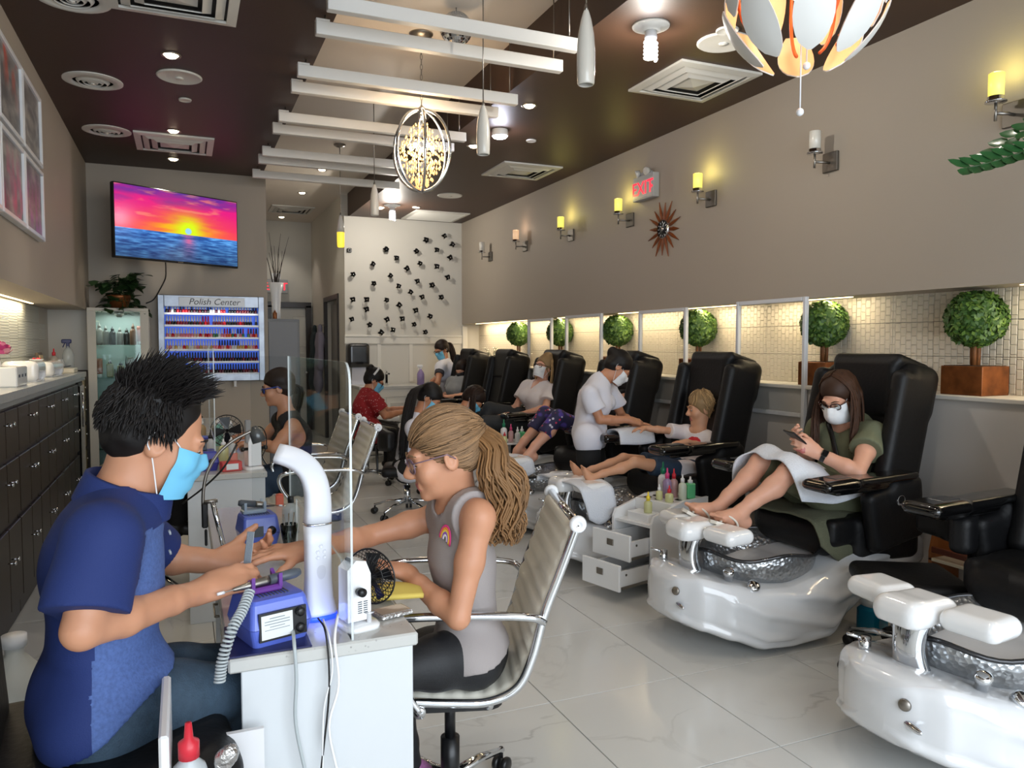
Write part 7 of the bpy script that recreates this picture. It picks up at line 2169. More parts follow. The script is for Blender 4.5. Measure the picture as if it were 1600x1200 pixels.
MB().box((0, 0, .0022), (.17, .19, .004), b=.001).build('mat', mat('navy_mat', (34, 38, 84), .35), o)
efile('blue drill machine with white rating sticker at the near end of the front desk', m_loc, .30)
handpiece('chrome and black drill handpiece resting on the nearest blue machine', U(342, 928, Y=1.72), U(468, 893, Y=1.80))
pts = []
pa = smooth_path([U(390, 925, Y=1.70), U(378, 955, Y=1.66), U(362, 985, Y=1.63), U(348, 1030, Y=1.625), U(343, 1066, Y=1.62)], 12)
fr_ = None
for i in range(0, 300):
 f = i/299*(len(pa)-1); b0 = int(min(f, len(pa)-2)); c = pa[b0].lerp(pa[b0+1], f-b0); d = (pa[b0+1]-pa[b0]).normalized(); F_ = frame(d, (1, 0, 0))
 a = i*.58; pts.append(c+F_.col[0]*(.0095*math.cos(a))+F_.col[1]*(.0095*math.sin(a)))
o = MB().tube(pts, .0026, 6).build('coiled_cord', CABLE); tag(o, 'grey coiled cord drooping from the nearest drill handpiece', 'cord')
for nm, pl, r_, m_, l in (('power_cable', [(458, 985, 1.70), (460, 1010, 1.645), (463, 1060, 1.640), (462, 1130, 1.640), (478, 1210, 1.640)], .0042, CABLE, 'grey cable running from the nearest drill machine down the desk end'),
     ('power_cable', [(497, 966, 1.72), (508, 985, 1.66), (514, 1040, 1.640), (513, 1100, 1.640), (502, 1200, 1.640)], .0022, CORDB, 'thin black cable from the white arc lamp down the desk end'),
     ('power_cable', [(505, 968, 1.72), (515, 1000, 1.65), (519, 1050, 1.640), (506, 1110, 1.640), (504, 1210, 1.640)], .0022, WPLAST, 'thin white cable beside the black one on the desk end'),
     ('power_cable', [(528, 960, 1.70), (523, 1000, 1.648), (529, 1070, 1.640), (514, 1135, 1.640), (528, 1210, 1.640)], .0034, WPLAST, 'white cable from the small fan down the desk end')):
 o = MB().tube(smooth_path([U(x, y, Y=yy) for x, y, yy in pl], 6), r_, 6).build(nm, m_); tag(o, l, 'cable')
q = D1(500, 968); q = V((q.x, q.y+.02, DZ))
t = thing('arc_lamp', 'tall white arched desk lamp with round buttons and blue glowing foot', 'lamp', q)
cw_, cd_ = .031, .022
LW = mat('lamp_pearl_white', (226, 228, 234), .35)
def rr_ring(c, d, w, dd, s=(math.cos(.2), math.sin(.2), 0)):
 d = V(d).normalized(); s = V(s); s = (s-d*s.dot(d)).normalized(); n = d.cross(s)
 return [V(c)+s*(w*math.copysign(abs(math.cos(a))**.6, math.cos(a)))+n*(dd*math.copysign(abs(math.sin(a))**.6, math.sin(a))) for a in [2*PI*k/24 for k in range(24)]]
MB().loft([rr_ring((0, 0, z), (0, 0, 1), w, d2) for z, w, d2 in ((.012, .040, .034), (.02, .040, .033), (.05, .034, .026), (.10, .031, .023), (.18, .031, .022), (.225, .032, .023))]).build('column', LW, t)
MB().loft([rr_ring((0, 0, z), (0, 0, 1), .0325, .0235) for z in (.225, .229)]).build('chrome_ring', CHROME, t)
ap = bez((0, 0, .229), (.008, 0, .33), (-.005, .02, .375), (-.085, .05, .392), 14)
MB().loft([rr_ring(p, (ap[min(i+1, 14)]-ap[max(i-1, 0)]), .032-.006*i/14, .022-.010*i/14, (math.cos(.2) if i < 4 else .9, .2, .35 if i > 4 else 0)) for i, p in enumerate(ap)]).build('arch', LW, t)
MB().loft([rr_ring((0, 0, z), (0, 0, 1), w, d2) for z, w, d2 in ((0, .041, .035), (.006, .042, .036), (.012, .041, .035))]).build('glow_foot', mat('blue_foot_glow', (50, 90, 255), .3, emit=1.6, ecol=(30, 60, 255)), t)
fn = V((math.sin(.2), -math.cos(.2), 0)); fs = V((math.cos(.2), math.sin(.2), 0))
for x, z in ((0, .176), (-.008, .163), (.008, .163), (-.008, .150), (.008, .150)):
 MB().lathe([(.0052, -.002), (.0052, .0006), (.0044, .0012), (.0040, .0004), (0, .0004)], 16, c=fn*.0225+fs*x+V((0, 0, z)), R=frame(fn)).build('button', LW, t)
MB().prism([(math.cos(a)*.011, math.sin(a)*.012+(.004 if math.sin(a) > 0 else -.006*abs(math.sin(a)))) for a in [2*PI*k/20 for k in range(20)]], 0, .001, c=fn*.0222+V((0, 0, .115)), R=Matrix((fs, V((0, 0, 1)), fs.cross(V((0, 0, 1))))).transposed()).build('pear_button', mat('lamp_button', (214, 216, 222), .3), t)
mb = MB()
for i in range(-2, 3):
 for j in range(-2, 3):
  if abs(i)+abs(j) < 4: mb.lathe([(.0009, 0), (0, .0003)], 6, c=fn*.0228+fs*(i*.0028+(j % 2)*.0014)+V((0, 0, .085+j*.0026)), R=frame(fn))
mb.build('speaker_holes', MGREY, t)
light('lamp_foot_glow', 'POINT', q+V((.0, -.055, .02)), .05, (.2, .3, 1), shadow_soft_size=.02)
q = D1(560, 985); q = V((q.x+.005, q.y+.03, DZ))
t = thing('desk_fan', 'small white desk fan with black wire cage and black side knobs', 'fan', q, .25)
MB().loft([[V((x, y, z)) for x, y in rrect(.085*s, .095*s, .025)] for z, s in ((0, 1), (.008, 1), (.013, .9))]).build('base', WGLOSS, t)
MB().prism([(-.028, 0), (.030, 0), (.030, .105), (.018, .135), (-.006, .140), (-.028, .120)], -.024, .024, c=(-.008, 0, .020), R=RX(PI/2)).build('housing', WGLOSS, t)
MB().lathe([(.006, 0), (.005, .022), (.012, .024)], 12, c=(.016, -.026, .012)).build('pivot', WPLAST, t)
MB().box((-.014, -.0245, .10), (.022, .002, .05)).build('face_plate', WPLAST, t)
mb = MB()
for i in range(6): mb.box((.008, -.0248, .038+.005*i), (.010, .001, .002)); mb.box((-.006, -.0248, .038+.005*i), (.010, .001, .002))
mb.build('vents', MGREY, t)
for s, zz in ((-1, .09), (1, .085)): MB().lathe([(.006, -.004), (.006, .012), (.010, .013), (.010, .030), (0, .031)], 14, c=(-.012, s*.023, zz), R=frame((0, s, .1))).build('knob', BLACKP, t)
MB().box((-.020, 0, .158), (.016, .016, .008), RY(.5), b=.002).build('switch', BLACKP, t)
fc = V((.052, .035, .098)); fd = V((.86, .5, 0)).normalized(); F_ = frame(fd)
mb = MB()
for k in range(36):
 a = 2*PI*k/36; e = V((math.cos(a), math.sin(a), 0))
 mb.tube([fc+F_ @ (e*.014+V((0, 0, .022))), fc+F_ @ (e*.045+V((0, 0, .02))), fc+F_ @ (e*.064+V((0, 0, 0))), fc+F_ @ (e*.045+V((0, 0, -.018))), fc+F_ @ (e*.014+V((0, 0, -.02)))], .0011, 4)
for r_, zz in ((.066, 0), (.045, .020), (.030, .022), (.045, -.018)):
 mb.tube([fc+F_ @ V((r_*math.cos(a), r_*math.sin(a), zz)) for a in [2*PI*k/32 for k in range(32)]], .0022 if zz == 0 else .0012, 5, closed=True)
o = mb.build('cage', BLACKP, t); o['kind'] = 'stuff'
for k in range(5):
 a = 2*PI*k/5; e = V((math.cos(a), math.sin(a), 0)); e2 = V((-math.sin(a), math.cos(a), 0))
 vs = [F_ @ v for v in (e*.012-e2*.006+V((0, 0, -.004)), e*.012+e2*.006+V((0, 0, .004)), e*.056+e2*.024+V((0, 0, .007)), e*.058-e2*.010+V((0, 0, -.006)))]
 n_ = F_ @ V((0, 0, .0015)); MB().add([fc+v for v in vs]+[fc+v+n_ for v in vs], [(3, 2, 1, 0), (4, 5, 6, 7), (0, 1, 5, 4), (1, 2, 6, 5), (2, 3, 7, 6), (3, 0, 4, 7)]).build('blade', BLACKP, t)
MB().lathe([(.015, -.022), (.016, .02), (.010, .024), (0, .024)], 16, c=fc, R=F_).build('hub', BLACKP, t)
c = D1(618, 935)
sheet('yellow_cloth', 'folded yellow beaded pouch at the desk corner behind the fan', 'pouch', [[V((c.x-.07, c.y-.03, DZ+.012)), V((c.x, c.y-.05, DZ+.016)), V((c.x+.06, c.y-.05, DZ+.012))], [V((c.x-.07, c.y+.02, DZ+.014)), V((c.x, c.y+.01, DZ+.026)), V((c.x+.065, c.y, DZ+.018))], [V((c.x-.06, c.y+.07, DZ+.012)), V((c.x+.01, c.y+.06, DZ+.018)), V((c.x+.07, c.y+.04, DZ+.012))]], mat('yellow_cloth', (214, 190, 92), .8), .010, .003, 4)
c = D1(614, 962)
t = thing('foil_pack', 'silver foil pack lying by the desk edge in front of the yellow pouch', 'pack', (c.x, c.y+.01, DZ), .25)
MB().box((0, 0, .006), (.085, .060, .012), b=.003).build('pack', mat('crumpled_foil', (190, 188, 186), .22, .9, bump=(70, .8)), t)
MB().box((0, 0, .0122), (.075, .05, .001)).build('pack_label', mat('foil_label', (150, 146, 142), .35, .5), t)
q = V((.215, 1.90, DZ))
t = thing('dust_collector', 'pale perforated dust collector plate under the working hands', 'dust collector', q, .1)
MB().box((0, 0, .014), (.20, .14, .028), b=.006).build('case', mat('collector_case', (214, 198, 190), .4), t)
mb = MB()
for i in range(14):
 for j in range(9): mb.lathe([(.0042, 0), (0, .0002)], 7, c=(-.085+.013*i, -.053+.0132*j, .0283))
mb.build('holes', mat('hole_dark', (36, 30, 30), .8), t)
c = D1(405, 852)
efile('second blue drill machine with grey rest further back on the front desk', (c.x, c.y+.05, DZ), .15, .12, .13, .095, EBLUE, False, mat('rest_grey', (160, 176, 190), .35))
handpiece('black drill handpiece lying on the second blue machine', U(440, 790, Y=c.y+.06), U(372, 786, Y=c.y+.07))
YEL = mat('yellow_bottle', (232, 214, 140), .35); CLR = mat('clear_plastic', (206, 214, 214), .15, alpha=.5); GRNL = mat('green_liquid', (104, 196, 140), .2); REDC = mat('red_cap', (206, 40, 56), .35); PINKC = mat('pink_cap', (206, 60, 120), .35); TEALL = mat('teal_liquid', (26, 110, 140), .2); MILKB = mat('milky_bottle', (206, 210, 212), .3, alpha=.9); YELC = mat('yellow_cap', (240, 214, 60), .35); LILAC = mat('lilac_liquid', (150, 128, 160), .25); PALEY = mat('pale_yellow_liquid', (206, 206, 150), .25)
def bt(px, py, r, h, body, cap, label, z=DZ, style='round', Y=None, **k):
 p = D1(px, py, z) if Y is None else U(px, py, Y=Y)
 return bottle('bottle', label, (p.x, p.y, z), r, h, body, cap, style=style, **k)
bt(417, 850, .018, .085, YEL, YEL, 'pale yellow dropper bottle beside the second blue machine', caph=.40, capr=.55)
bt(455, 832, .030, .15, CLR, BLACKP, 'tall clear pump bottle behind the white arc lamp', caph=.3, capr=.35)
bt(437, 790, .016, .05, mat('coral_pad', (222, 110, 86), .6), mat('coral_pad', (222, 110, 86), .6), 'small coral sponge block at the far end of the front desk', style='square', caph=.1, capr=.9)
q = D1(452, 852); t = thing('glass_cup', 'small clear cup with brushes beside the yellow bottle', 'cup', (q.x, q.y, DZ))
MB().lathe([(0, .003), (.020, .003), (.028, .07), (.026, .07), (.018, .006), (0, .006)], 20).build('cup', glassy('cup_glass', mix=.3), t)
for i in range(3): MB().tube([(-.01+.008*i, 0, .01), (-.018+.018*i, .01*(i-1), .105)], .0022, 6).build('brush', STEEL, t)
a, b = U(384, 898, Y=1.84), U(391, 838, Y=1.86)
t = thing('nail_file', 'grey nail file held upright in the man\'s fingers', 'nail file', (a+b)/2)
f_ = frame(b-a, (.9, -.3, 0)); MB().box((0, 0, 0), (.016, .003, (b-a).length*1.25), f_, b=.001).build('file_core', mat('file_grey', (120, 128, 136), .7, bump=(600, .4)), t)
MB().box(f_ @ V((0, .0022, 0)), (.016, .0012, (b-a).length*1.25), f_).build('file_backing', WPLAST, t)
g0 = D1(330, 850, DZ)
g0 = V((.085, 2.45, DZ))
t = thing('gooseneck_lamp', 'chrome gooseneck lamp clamped at the far left of the front desk', 'lamp', g0)
yy = g0.y
def G(px, py, dy=0): return U(px, py, Y=yy+dy)-g0
MB().tube([G(349, 853), G(332, 783)], .0075, 10).build('post', CHROME, t)
MB().box(G(320, 805), (.018, .024, .075), b=.004).box(G(322, 840), (.008, .012, .05), b=.003).build('clamp', BLACKP, t)
MB().tube([G(318, 785), G(340, 782)], .006, 8).build('cross_bar', STEEL, t)
MB().tube(smooth_path([G(317, 790), G(318, 765), G(324, 738), G(340, 710), G(362, 690), G(384, 678), G(397, 672)], 6), .0048, 8).build('gooseneck', STEEL, t)
MB().lathe([(.008, -.02), (.020, .0), (.021, .03), (0, .032)], 16, c=G(400, 676), R=frame((.3, -.2, -.9))).build('lamp_head', mat('lamp_head_dark', (90, 92, 92), .3, .5), t)
MB().tube([(0, 0, .0), (0, 0, .02)], [.035, .03], 16).tube([(0, 0, .02), G(349, 853)], .006, 8).build('base', CHROME, t)
o = MB().tube(smooth_path([G(370, 694)+g0, G(350, 730)+g0, U(318, 762, Y=yy+.05), U(285, 787, Y=yy+.1)], 6), .003, 6).build('lamp_cable', CORDB); tag(o, 'black cable sagging behind the gooseneck lamp', 'cable')
AEDGE = mat('acrylic_edge', (222, 230, 230), .15, alpha=.75)
def shield(label, x, y0, y1, ztop, wing=.12, zb=.90, tilt=0.0, win=None):
 t = thing('clear_shield', label, 'shield', (x, y0, DZ), 0, 'clear acrylic shields on the nail desks')
 L_, H_ = y1-y0, ztop-DZ; R = Matrix(((0, 0, 1), (1, 0, 0), (0, 1, 0)))
 c = .05
 poly = [(0, 0), (.12, 0), (.12, zb-DZ), (L_-.16, zb-DZ), (L_-.16, 0), (L_, 0), (L_, H_)]+[(c-c*math.sin(a), H_-c+c*math.cos(a)) for a in [PI/2*k/6 for k in range(7)]]
 n = len(poly); th = .005
 mb = MB(); vs = [R @ V((a, b, 0)) for a, b in poly]+[R @ V((a, b, th)) for a, b in poly]
 mb.add(vs, [tuple(range(n))[::-1], tuple(range(n, 2*n))], 0); mb.add(vs, [(i, (i+1) % n, n+(i+1) % n, n+i) for i in range(n)], 1)
 mb.build('front_sheet', [ACR, AEDGE], t)
 for yy_, ln in ((L_, wing),):
  mb = MB(); P_ = [V((-.001, yy_, 0)), V((-ln, yy_+.02, 0)), V((-ln, yy_+.02, H_)), V((-.001, yy_, H_))]; nrm = V((0, .005, 0))
  vs = P_+[p+nrm for p in P_]; mb.add(vs, [(3, 2, 1, 0), (4, 5, 6, 7)], 0); mb.add(vs, [(0, 1, 5, 4), (1, 2, 6, 5), (2, 3, 7, 6), (3, 0, 4, 7)], 1)
  mb.build('side_wing', [ACR, AEDGE], t)
 return t
sx = U(546, 700, Y=1.665).x
shield('tall clear shield between the man and the girl', sx, 1.665, 2.72, 1.362)
shield('clear shield on the second desk in front of the woman in sunglasses', .14, 4.25, 5.15, 1.385)
c = D1(318, 738); efile('deep blue drill machine at the near end of the second desk', (.075, 4.30, DZ), .1, .16, .16, .10, EBLUE2, False, MGREY)
efile('deep blue drill machine farther along the second desk', (.06, 4.85, DZ), .1, .16, .16, .11, EBLUE2, False, MGREY)
t = thing('desk_fan', 'white fan with black ring blade cage at the near end of the second desk', 'fan', (.325, 4.22, DZ), .3)
MB().loft([[V((x, y, z)) for x, y in rrect(.10*s, .10*s, .03)] for z, s in ((0, 1), (.008, 1), (.016, .8))]).build('base', WGLOSS, t)
MB().prism([(-.034, 0), (.034, 0), (.034, .12), (.020, .16), (-.020, .16), (-.034, .12)], -.03, .03, c=(0, 0, .02), R=RX(PI/2)).build('housing', WGLOSS, t)
MB().box((-.028, -.01, .20), (.03, .02, .12), b=.004).build('clear_arm', mat('grey_clear', (150, 150, 150), .2, alpha=.7), t)
for s in (-1, 1): MB().lathe([(.008, 0), (.008, .02), (.012, .021), (.012, .034), (0, .035)], 12, c=(s*.034, -.02, .11), R=frame((s, 0, 0))).build('knob', BLACKP, t)
mb = MB(); fc = V((.05, .05, .13)); F_ = frame((.6, -.8, 0))
for r_ in (.085, .06, .035): mb.tube([fc+F_ @ V((r_*math.cos(a), r_*math.sin(a), 0)) for a in [2*PI*k/28 for k in range(28)]], .003 if r_ > .08 else .0015, 5, closed=True)
for k in range(20):
 a = 2*PI*k/20; mb.tube([fc, fc+F_ @ V((.085*math.cos(a), .085*math.sin(a), 0))], .0012, 4)
o = mb.build('cage', BLACKP, t); o['kind'] = 'stuff'
t = thing('desk_fan', 'round black fan further along the second desk', 'fan', (.235, 4.95, DZ))
mb = MB(); fc = V((0, 0, .13)); F_ = frame((-.2, -1, 0))
for r_ in (.095, .07, .045): mb.tube([fc+F_ @ V((r_*math.cos(a), r_*math.sin(a), 0)) for a in [2*PI*k/28 for k in range(28)]], .0035 if r_ > .09 else .0018, 5, closed=True)
for k in range(20):
 a = 2*PI*k/20; mb.tube([fc, fc+F_ @ V((.095*math.cos(a), .095*math.sin(a), 0))], .0014, 4)
o = mb.build('cage', BLACKP, t); o['kind'] = 'stuff'
MB().lathe([(.05, 0), (.05, .008), (.012, .02), (.010, .05), (0, .05)], 18).build('base', BLACKP, t)
for k in range(4):
 a = PI/2*k; e = V((math.cos(a), math.sin(a), 0)); e2 = V((-math.sin(a), math.cos(a), 0))
 vs = [F_ @ v for v in (e*.012-e2*.01+V((0, 0, .006)), e*.012+e2*.01+V((0, 0, .012)), e*.08+e2*.045+V((0, 0, .016)), e*.085-e2*.02+V((0, 0, .002)))]; n_ = F_ @ V((0, 0, .002))
 MB().add([fc+v for v in vs]+[fc+v+n_ for v in vs], [(3, 2, 1, 0), (4, 5, 6, 7), (0, 1, 5, 4), (1, 2, 6, 5), (2, 3, 7, 6), (3, 0, 4, 7)]).build('blade', BLACKP, t)
for x, y, r, h, bm, cm, l, st in ((.19, 4.42, .026, .14, PALEY, WPLAST, 'pale yellow pump bottle near the front of the second desk', 'round'), (.24, 4.60, .024, .13, MILKB, WPLAST, 'white pump bottle behind the pale yellow one on the second desk', 'round'), (.13, 4.62, .022, .16, MILKB, BLACKP, 'white bottle with black cap between the deep blue machines', 'round'), (.20, 5.3, .028, .18, mat('aqua_bottle', (130, 190, 180), .3), WPLAST, 'tall aqua bottle at the back of the second desk', 'round'), (.10, 5.38, .028, .17, mat('tan_bottle', (190, 160, 120), .4), WPLAST, 'tan bottle at the back corner of the second desk', 'round'), (.28, 5.40, .026, .15, CLR, WPLAST, 'clear bottle with white cap at the back of the second desk', 'round'), (.235, 4.30, .020, .10, mat('salmon_tube', (214, 130, 112), .5), WPLAST, 'salmon pink packet standing on the second desk', 'square')):
 bottle('bottle', l, (x, y, DZ), r, h, bm, cm, style=st)
t = thing('red_box', 'red and white tissue box on the second desk beside the white fan', 'box', (.215, 4.20, DZ), .2)
MB().box((0, 0, .025), (.10, .06, .05), b=.004).build('box', mat('box_red', (196, 70, 66), .5), t); MB().box((0, -.031, .025), (.06, .002, .03)).build('box_label', STK, t)
t = thing('ring_lamp', 'long white tube desk lamp on thin arms above the second desk', 'lamp', (.03, 5.5, DZ))
a_, b_ = U(288, 606, Y=5.5)-V((.03, 5.5, DZ)), U(323, 609, Y=5.5)-V((.03, 5.5, DZ))
MB().tube([a_, b_], .018, 12).build('tube_head', mat('cream_tube', (214, 200, 176), .35), t); MB().ball(b_, .021, 12, 8).build('tube_end', CHROME, t)
MB().tube([(0, 0, 0), (0, 0, .18), b_-V((.05, 0, .03)), b_-V((.03, 0, 0))], .005, 8).tube([(0, 0, 0), (0, 0, .02)], .05, 18).build('arm', STEEL, t)
bottle('bottle', 'milky bottle on the third desk below the polish rack', (.02, 6.5, DZ), .03, .16, MILKB, WPLAST)
bottle('bottle', 'black capped jar on the third desk below the polish rack', (.12, 6.6, DZ), .03, .09, CLR, BLACKP)
BEIGE = mat('caddy_white', (228, 228, 230), .3)
o0 = U(300, 1180, Y=1.50)
t = thing('supply_bin', 'white pulled-out supply bin by the man\'s knee', 'bin', (o0.x, 1.50, .50))
xl = U(258, 1100, Y=1.50).x-o0.x
MB().box((xl, 0, .05), (.016, .26, .40), b=.004).build('front_board', BEIGE, t)
MB().box((xl+.09, 0, -.02), (.18, .24, .012)).box((xl+.09, .12, .05), (.18, .012, .13)).box((xl+.09, -.12, .02), (.18, .012, .07)).build('tray', BEIGE, t)
zt_ = .50-.014
bottle('bottle', 'large milky squeeze bottle with red tip in the supply bin', (o0.x-.005, 1.47, zt_), .033, .235, mat('squeeze_bottle', (186, 192, 194), .35), REDC, caph=.27, capr=.55)
t = thing('foil_wrap', 'crumpled ball of silver foil in the supply bin', 'foil', (o0.x+.055, 1.47, zt_+.0))
S = SDF(); S.ell((o0.x+.055, 1.47, zt_+.07), (.028, .032, .07), None, .01); S.ell((o0.x+.06, 1.46, zt_+.16), (.02, .014, .03), RY(.4), .01)
S.build('foil', mat('crumpled_foil', (190, 188, 186), .22, .9, bump=(70, .8)), t, .006, disp=wr_noise(.004, 90, 3))
for i, (dx, l) in enumerate(((-.04, 'thin wooden stick leaning in the supply bin, left one'), (.03, 'thin wooden stick leaning in the supply bin, by the foil'))):
 t = thing('wooden_stick', l, 'stick', (o0.x+dx, 1.41, zt_)); MB().tube([(0, 0, 0), (.018, .01, .10)], .0035, 6).build('stick', mat('stick_wood', (190, 140, 90), .6), t); MB().tube([(.018, .01, .10), (.020, .011, .115)], [.0035, .0008], 6).build('stick_tip', STEEL, t)
# TECHNICIAN CHAIRS AND STOOLS
def tech_stool(label, loc, rot, hs=.50, back=True, base=CHROME):
 t = thing('tech_stool', label, 'stool', loc, rot, 'black rolling technician stools')
 s = SDF(); s.rbox((0, 0, hs-.04), (.40, .40, .08), .035, k=.01); s.build('seat', LEATH, t, .010, org=(0, 0, 0))
 if back:
  s = SDF()
  for k in range(-4, 5):
   a = k*.22; s.rbox((-.215*math.cos(a)+.01, .25*math.sin(a)*.95, hs+.20+.02*math.cos(a)), (.06, .085, .20-.012*abs(k)), .028, RZ(a), k=.04)
  s.build('backrest', LEATH, t, .012, org=(0, 0, 0))
  MB().tube([(-.10, 0, hs-.06), (-.24, 0, hs-.05), (-.245, 0, hs+.16)], .013, 8).build('back_bar', BLACKP, t)
 swivel_base(t, zseat=hs-.07, metal=base)
 return t
st0 = tech_stool('black rolling stool under the ponytailed technician in white', (pn_.J['pel'].x, pn_.J['pel'].y, 0), -.3, .42)
dup(st0, (2.86, 2.33, 0), 2.6, 'black rolling stool with curved back between the two nearest pedicure chairs')
for B_, l, h_ in ((rd, 'black rolling stool under the technician in red', 0), (dk, 'black rolling stool under the technician with loose dark hair', -.4), (hb2, 'black rolling chair at the second desk behind the man', 0)):
 dup(st0, (B_.J['pel'].x, B_.J['pel'].y, 0), h_, l)
cp = man.J['pel']
t = thing('leather_chair', 'black leather office chair under the man in navy', 'chair', (cp.x, cp.y, 0), .10)
hs = cp.z-.075
s = SDF(); s.rbox((-.02, 0, hs-.05), (.52, .50, .12), .05, k=.02); s.rbox((.16, 0, hs-.05), (.10, .46, .10), .045, k=.04); s.build('seat', LEATH, t, .010, org=(0, 0, 0))
s = SDF(); s.rbox((-.255, 0, hs+.20), (.10, .46, .50), .045, RY(-.10), k=.02); s.rbox((-.23, 0, hs+.10), (.08, .40, .22), .035, RY(-.05), k=.05); s.build('backrest', LEATH, t, .010, org=(0, 0, 0))
MB().tube([(-.14, 0, hs-.09), (-.28, 0, hs-.06), (-.30, 0, hs+.12)], .02, 8).build('back_bar', BLACKP, t)
swivel_base(t, zseat=hs-.10, metal=BLACKP, blackcol=True)
q = U(14, 925, Y=2.2)
t = thing('plastic_jug', 'translucent white jug standing behind the man near the cabinets', 'jug', (q.x-.02, 2.35, 0))
MB().lathe([(0, 0), (.08, 0), (.085, .03), (.085, .30), (.06, .38), (.025, .42), (.025, .44), (0, .44)], 22, sx=.9).build('body', mat('jug_white', (214, 216, 210), .4), t); MB().lathe([(.03, .44), (.03, .47), (0, .47)], 16).build('cap', WPLAST, t)
jb = t
t2 = thing('storage_box', 'white storage box carrying the jug behind the man', 'box', (q.x-.02, 2.35, 0)); MB().box((0, 0, .067), (.30, .34, .134), b=.01).build('box', mat('storage_white', (206, 204, 198), .5), t2); MB().box((0, 0, .149), (.31, .35, .03), b=.006).build('lid', WPLAST, t2)
jb.location.z = .165
# CART BOTTLES, TOWELS, FLOOR THINGS
cm_ = Matrix.Rotation(ca, 3, 'Z')
def on_cart(x, y, z): return V((cor.x, cor.y, 0))+cm_ @ V((x, y, z))
cb_ = [(.40, .06, .030, .13, GRNL, WPLAST, 'square green bottle with white cap on the cart', 'square', .3), (.33, .06, .024, .15, mat('pale_green_liquid', (206, 214, 196), .25), WPLAST, 'pale bottle with white cap beside the green one on the cart', 'round', .3), (.36, .15, .024, .17, mat('rose_liquid', (190, 150, 150), .3), REDC, 'rose bottle with red spout on the cart', 'round', .35), (.30, .15, .026, .18, LILAC, PINKC, 'lilac bottle with magenta spout on the cart', 'round', .34), (.36, .235, .030, .20, mat('white_lotion', (222, 222, 224), .35), mat('green_pump', (20, 120, 84), .35), 'white lotion bottle with tall green pump on the cart', 'round', .36), (.225, .07, .024, .095, PALEY, REDC, 'short pale bottle with red and white spout on the cart', 'round', .45), (.23, .15, .020, .09, PALEY, WPLAST, 'short pale yellow bottle with white cap on the cart', 'round', .4)]
for x, y, r, h, bm, cm2, l, st, cf in cb_:
 p = on_cart(x, y, .4905); bottle('bottle', l, p, r, h, bm, cm2, style=st, caph=cf, capr=.5)
p = on_cart(.10, .12, .4355); bottle('bottle', 'pale yellow bottle with yellow spout at the low end of the cart', p, .024, .12, PALEY, YELC, caph=.42, capr=.5)
c0 = U(795, 690, Y=6.05)
t = thing('supply_tray', 'pale round tray of bottles by the farther basin', 'tray', (c0.x, 6.05, 0))
MB().lathe([(0, c0.z-.01), (.15, c0.z-.01), (.16, c0.z+.005), (.15, c0.z), (0, c0.z)], 24).build('tray_top', WGLOSS, t); MB().tube([(0, 0, .02), (0, 0, c0.z-.01)], .02, 10).lathe([(.16, 0), (.16, .02), (0, .03)], 20).build('pedestal', CHROME, t)
for dx, dy, r, h, bm, cm2, l, st in ((.11, -.03, .030, .13, GRNL, WPLAST, 'green bottle on the round tray by the farther basin', 'square'), (.06, -.05, .024, .13, MILKB, WPLAST, 'white bottle beside the green one on the round tray', 'round'), (.02, .0, .022, .15, mat('rose_liquid', (190, 150, 150), .3), PINKC, 'rose bottle on the round tray', 'round'), (-.03, .04, .028, .19, mat('white_lotion', (222, 222, 224), .35), mat('green_pump', (20, 120, 84), .35), 'white lotion bottle with green pump on the round tray', 'round'), (-.06, -.05, .022, .09, PALEY, REDC, 'short yellow bottle with red spout on the round tray', 'round'), (-.11, -.02, .020, .09, PALEY, WPLAST, 'short white capped bottle at the rim of the round tray', 'round')):
 bottle('bottle', l, (c0.x+dx, 6.05+dy, c0.z+.0005), r, h, bm, cm2, style=st, caph=.36)
fr = V((3.50-1.28, SPA_Y[2], 0))
sheet('foot_towel', 'white towel draped over the foot rest under the child\'s feet', 'towel', [
 [V((fr.x-.10, fr.y+.27, .51)), V((fr.x-.09, fr.y+.25, .553)), V((fr.x-.09, fr.y, .560)), V((fr.x-.08, fr.y-.25, .553)), V((fr.x-.06, fr.y-.30, .48)), V((fr.x-.02, fr.y-.31, .36))],
 [V((fr.x+.02, fr.y+.27, .51)), V((fr.x+.02, fr.y+.25, .555)), V((fr.x+.02, fr.y, .562)), V((fr.x+.03, fr.y-.25, .555)), V((fr.x+.05, fr.y-.30, .48)), V((fr.x+.06, fr.y-.31, .33))],
 [V((fr.x+.14, fr.y+.27, .51)), V((fr.x+.14, fr.y+.25, .553)), V((fr.x+.14, fr.y, .558)), V((fr.x+.15, fr.y-.25, .553)), V((fr.x+.16, fr.y-.30, .48)), V((fr.x+.17, fr.y-.31, .40))]], TOWEL, .010, .006, 12)
ar = V((3.5-.62, SPA_Y[2]+.335, .80))
sheet('arm_towel', 'white towel folded over the armrest by the technician and child', 'towel', [
 [ar+V((-.14, .10, -.04)), ar+V((-.14, .06, .004)), ar+V((-.14, -.06, .004)), ar+V((-.14, -.10, -.08))],
 [ar+V((.02, .10, -.04)), ar+V((.02, .06, .006)), ar+V((.02, -.06, .006)), ar+V((.02, -.10, -.09))],
 [ar+V((.14, .10, -.04)), ar+V((.14, .06, .006)), ar+V((.14, -.06, .006)), ar+V((.14, -.10, -.08))]], TOWEL, .012, .003, 13)
fr = V((3.50-1.28, SPA_Y[3], 0))
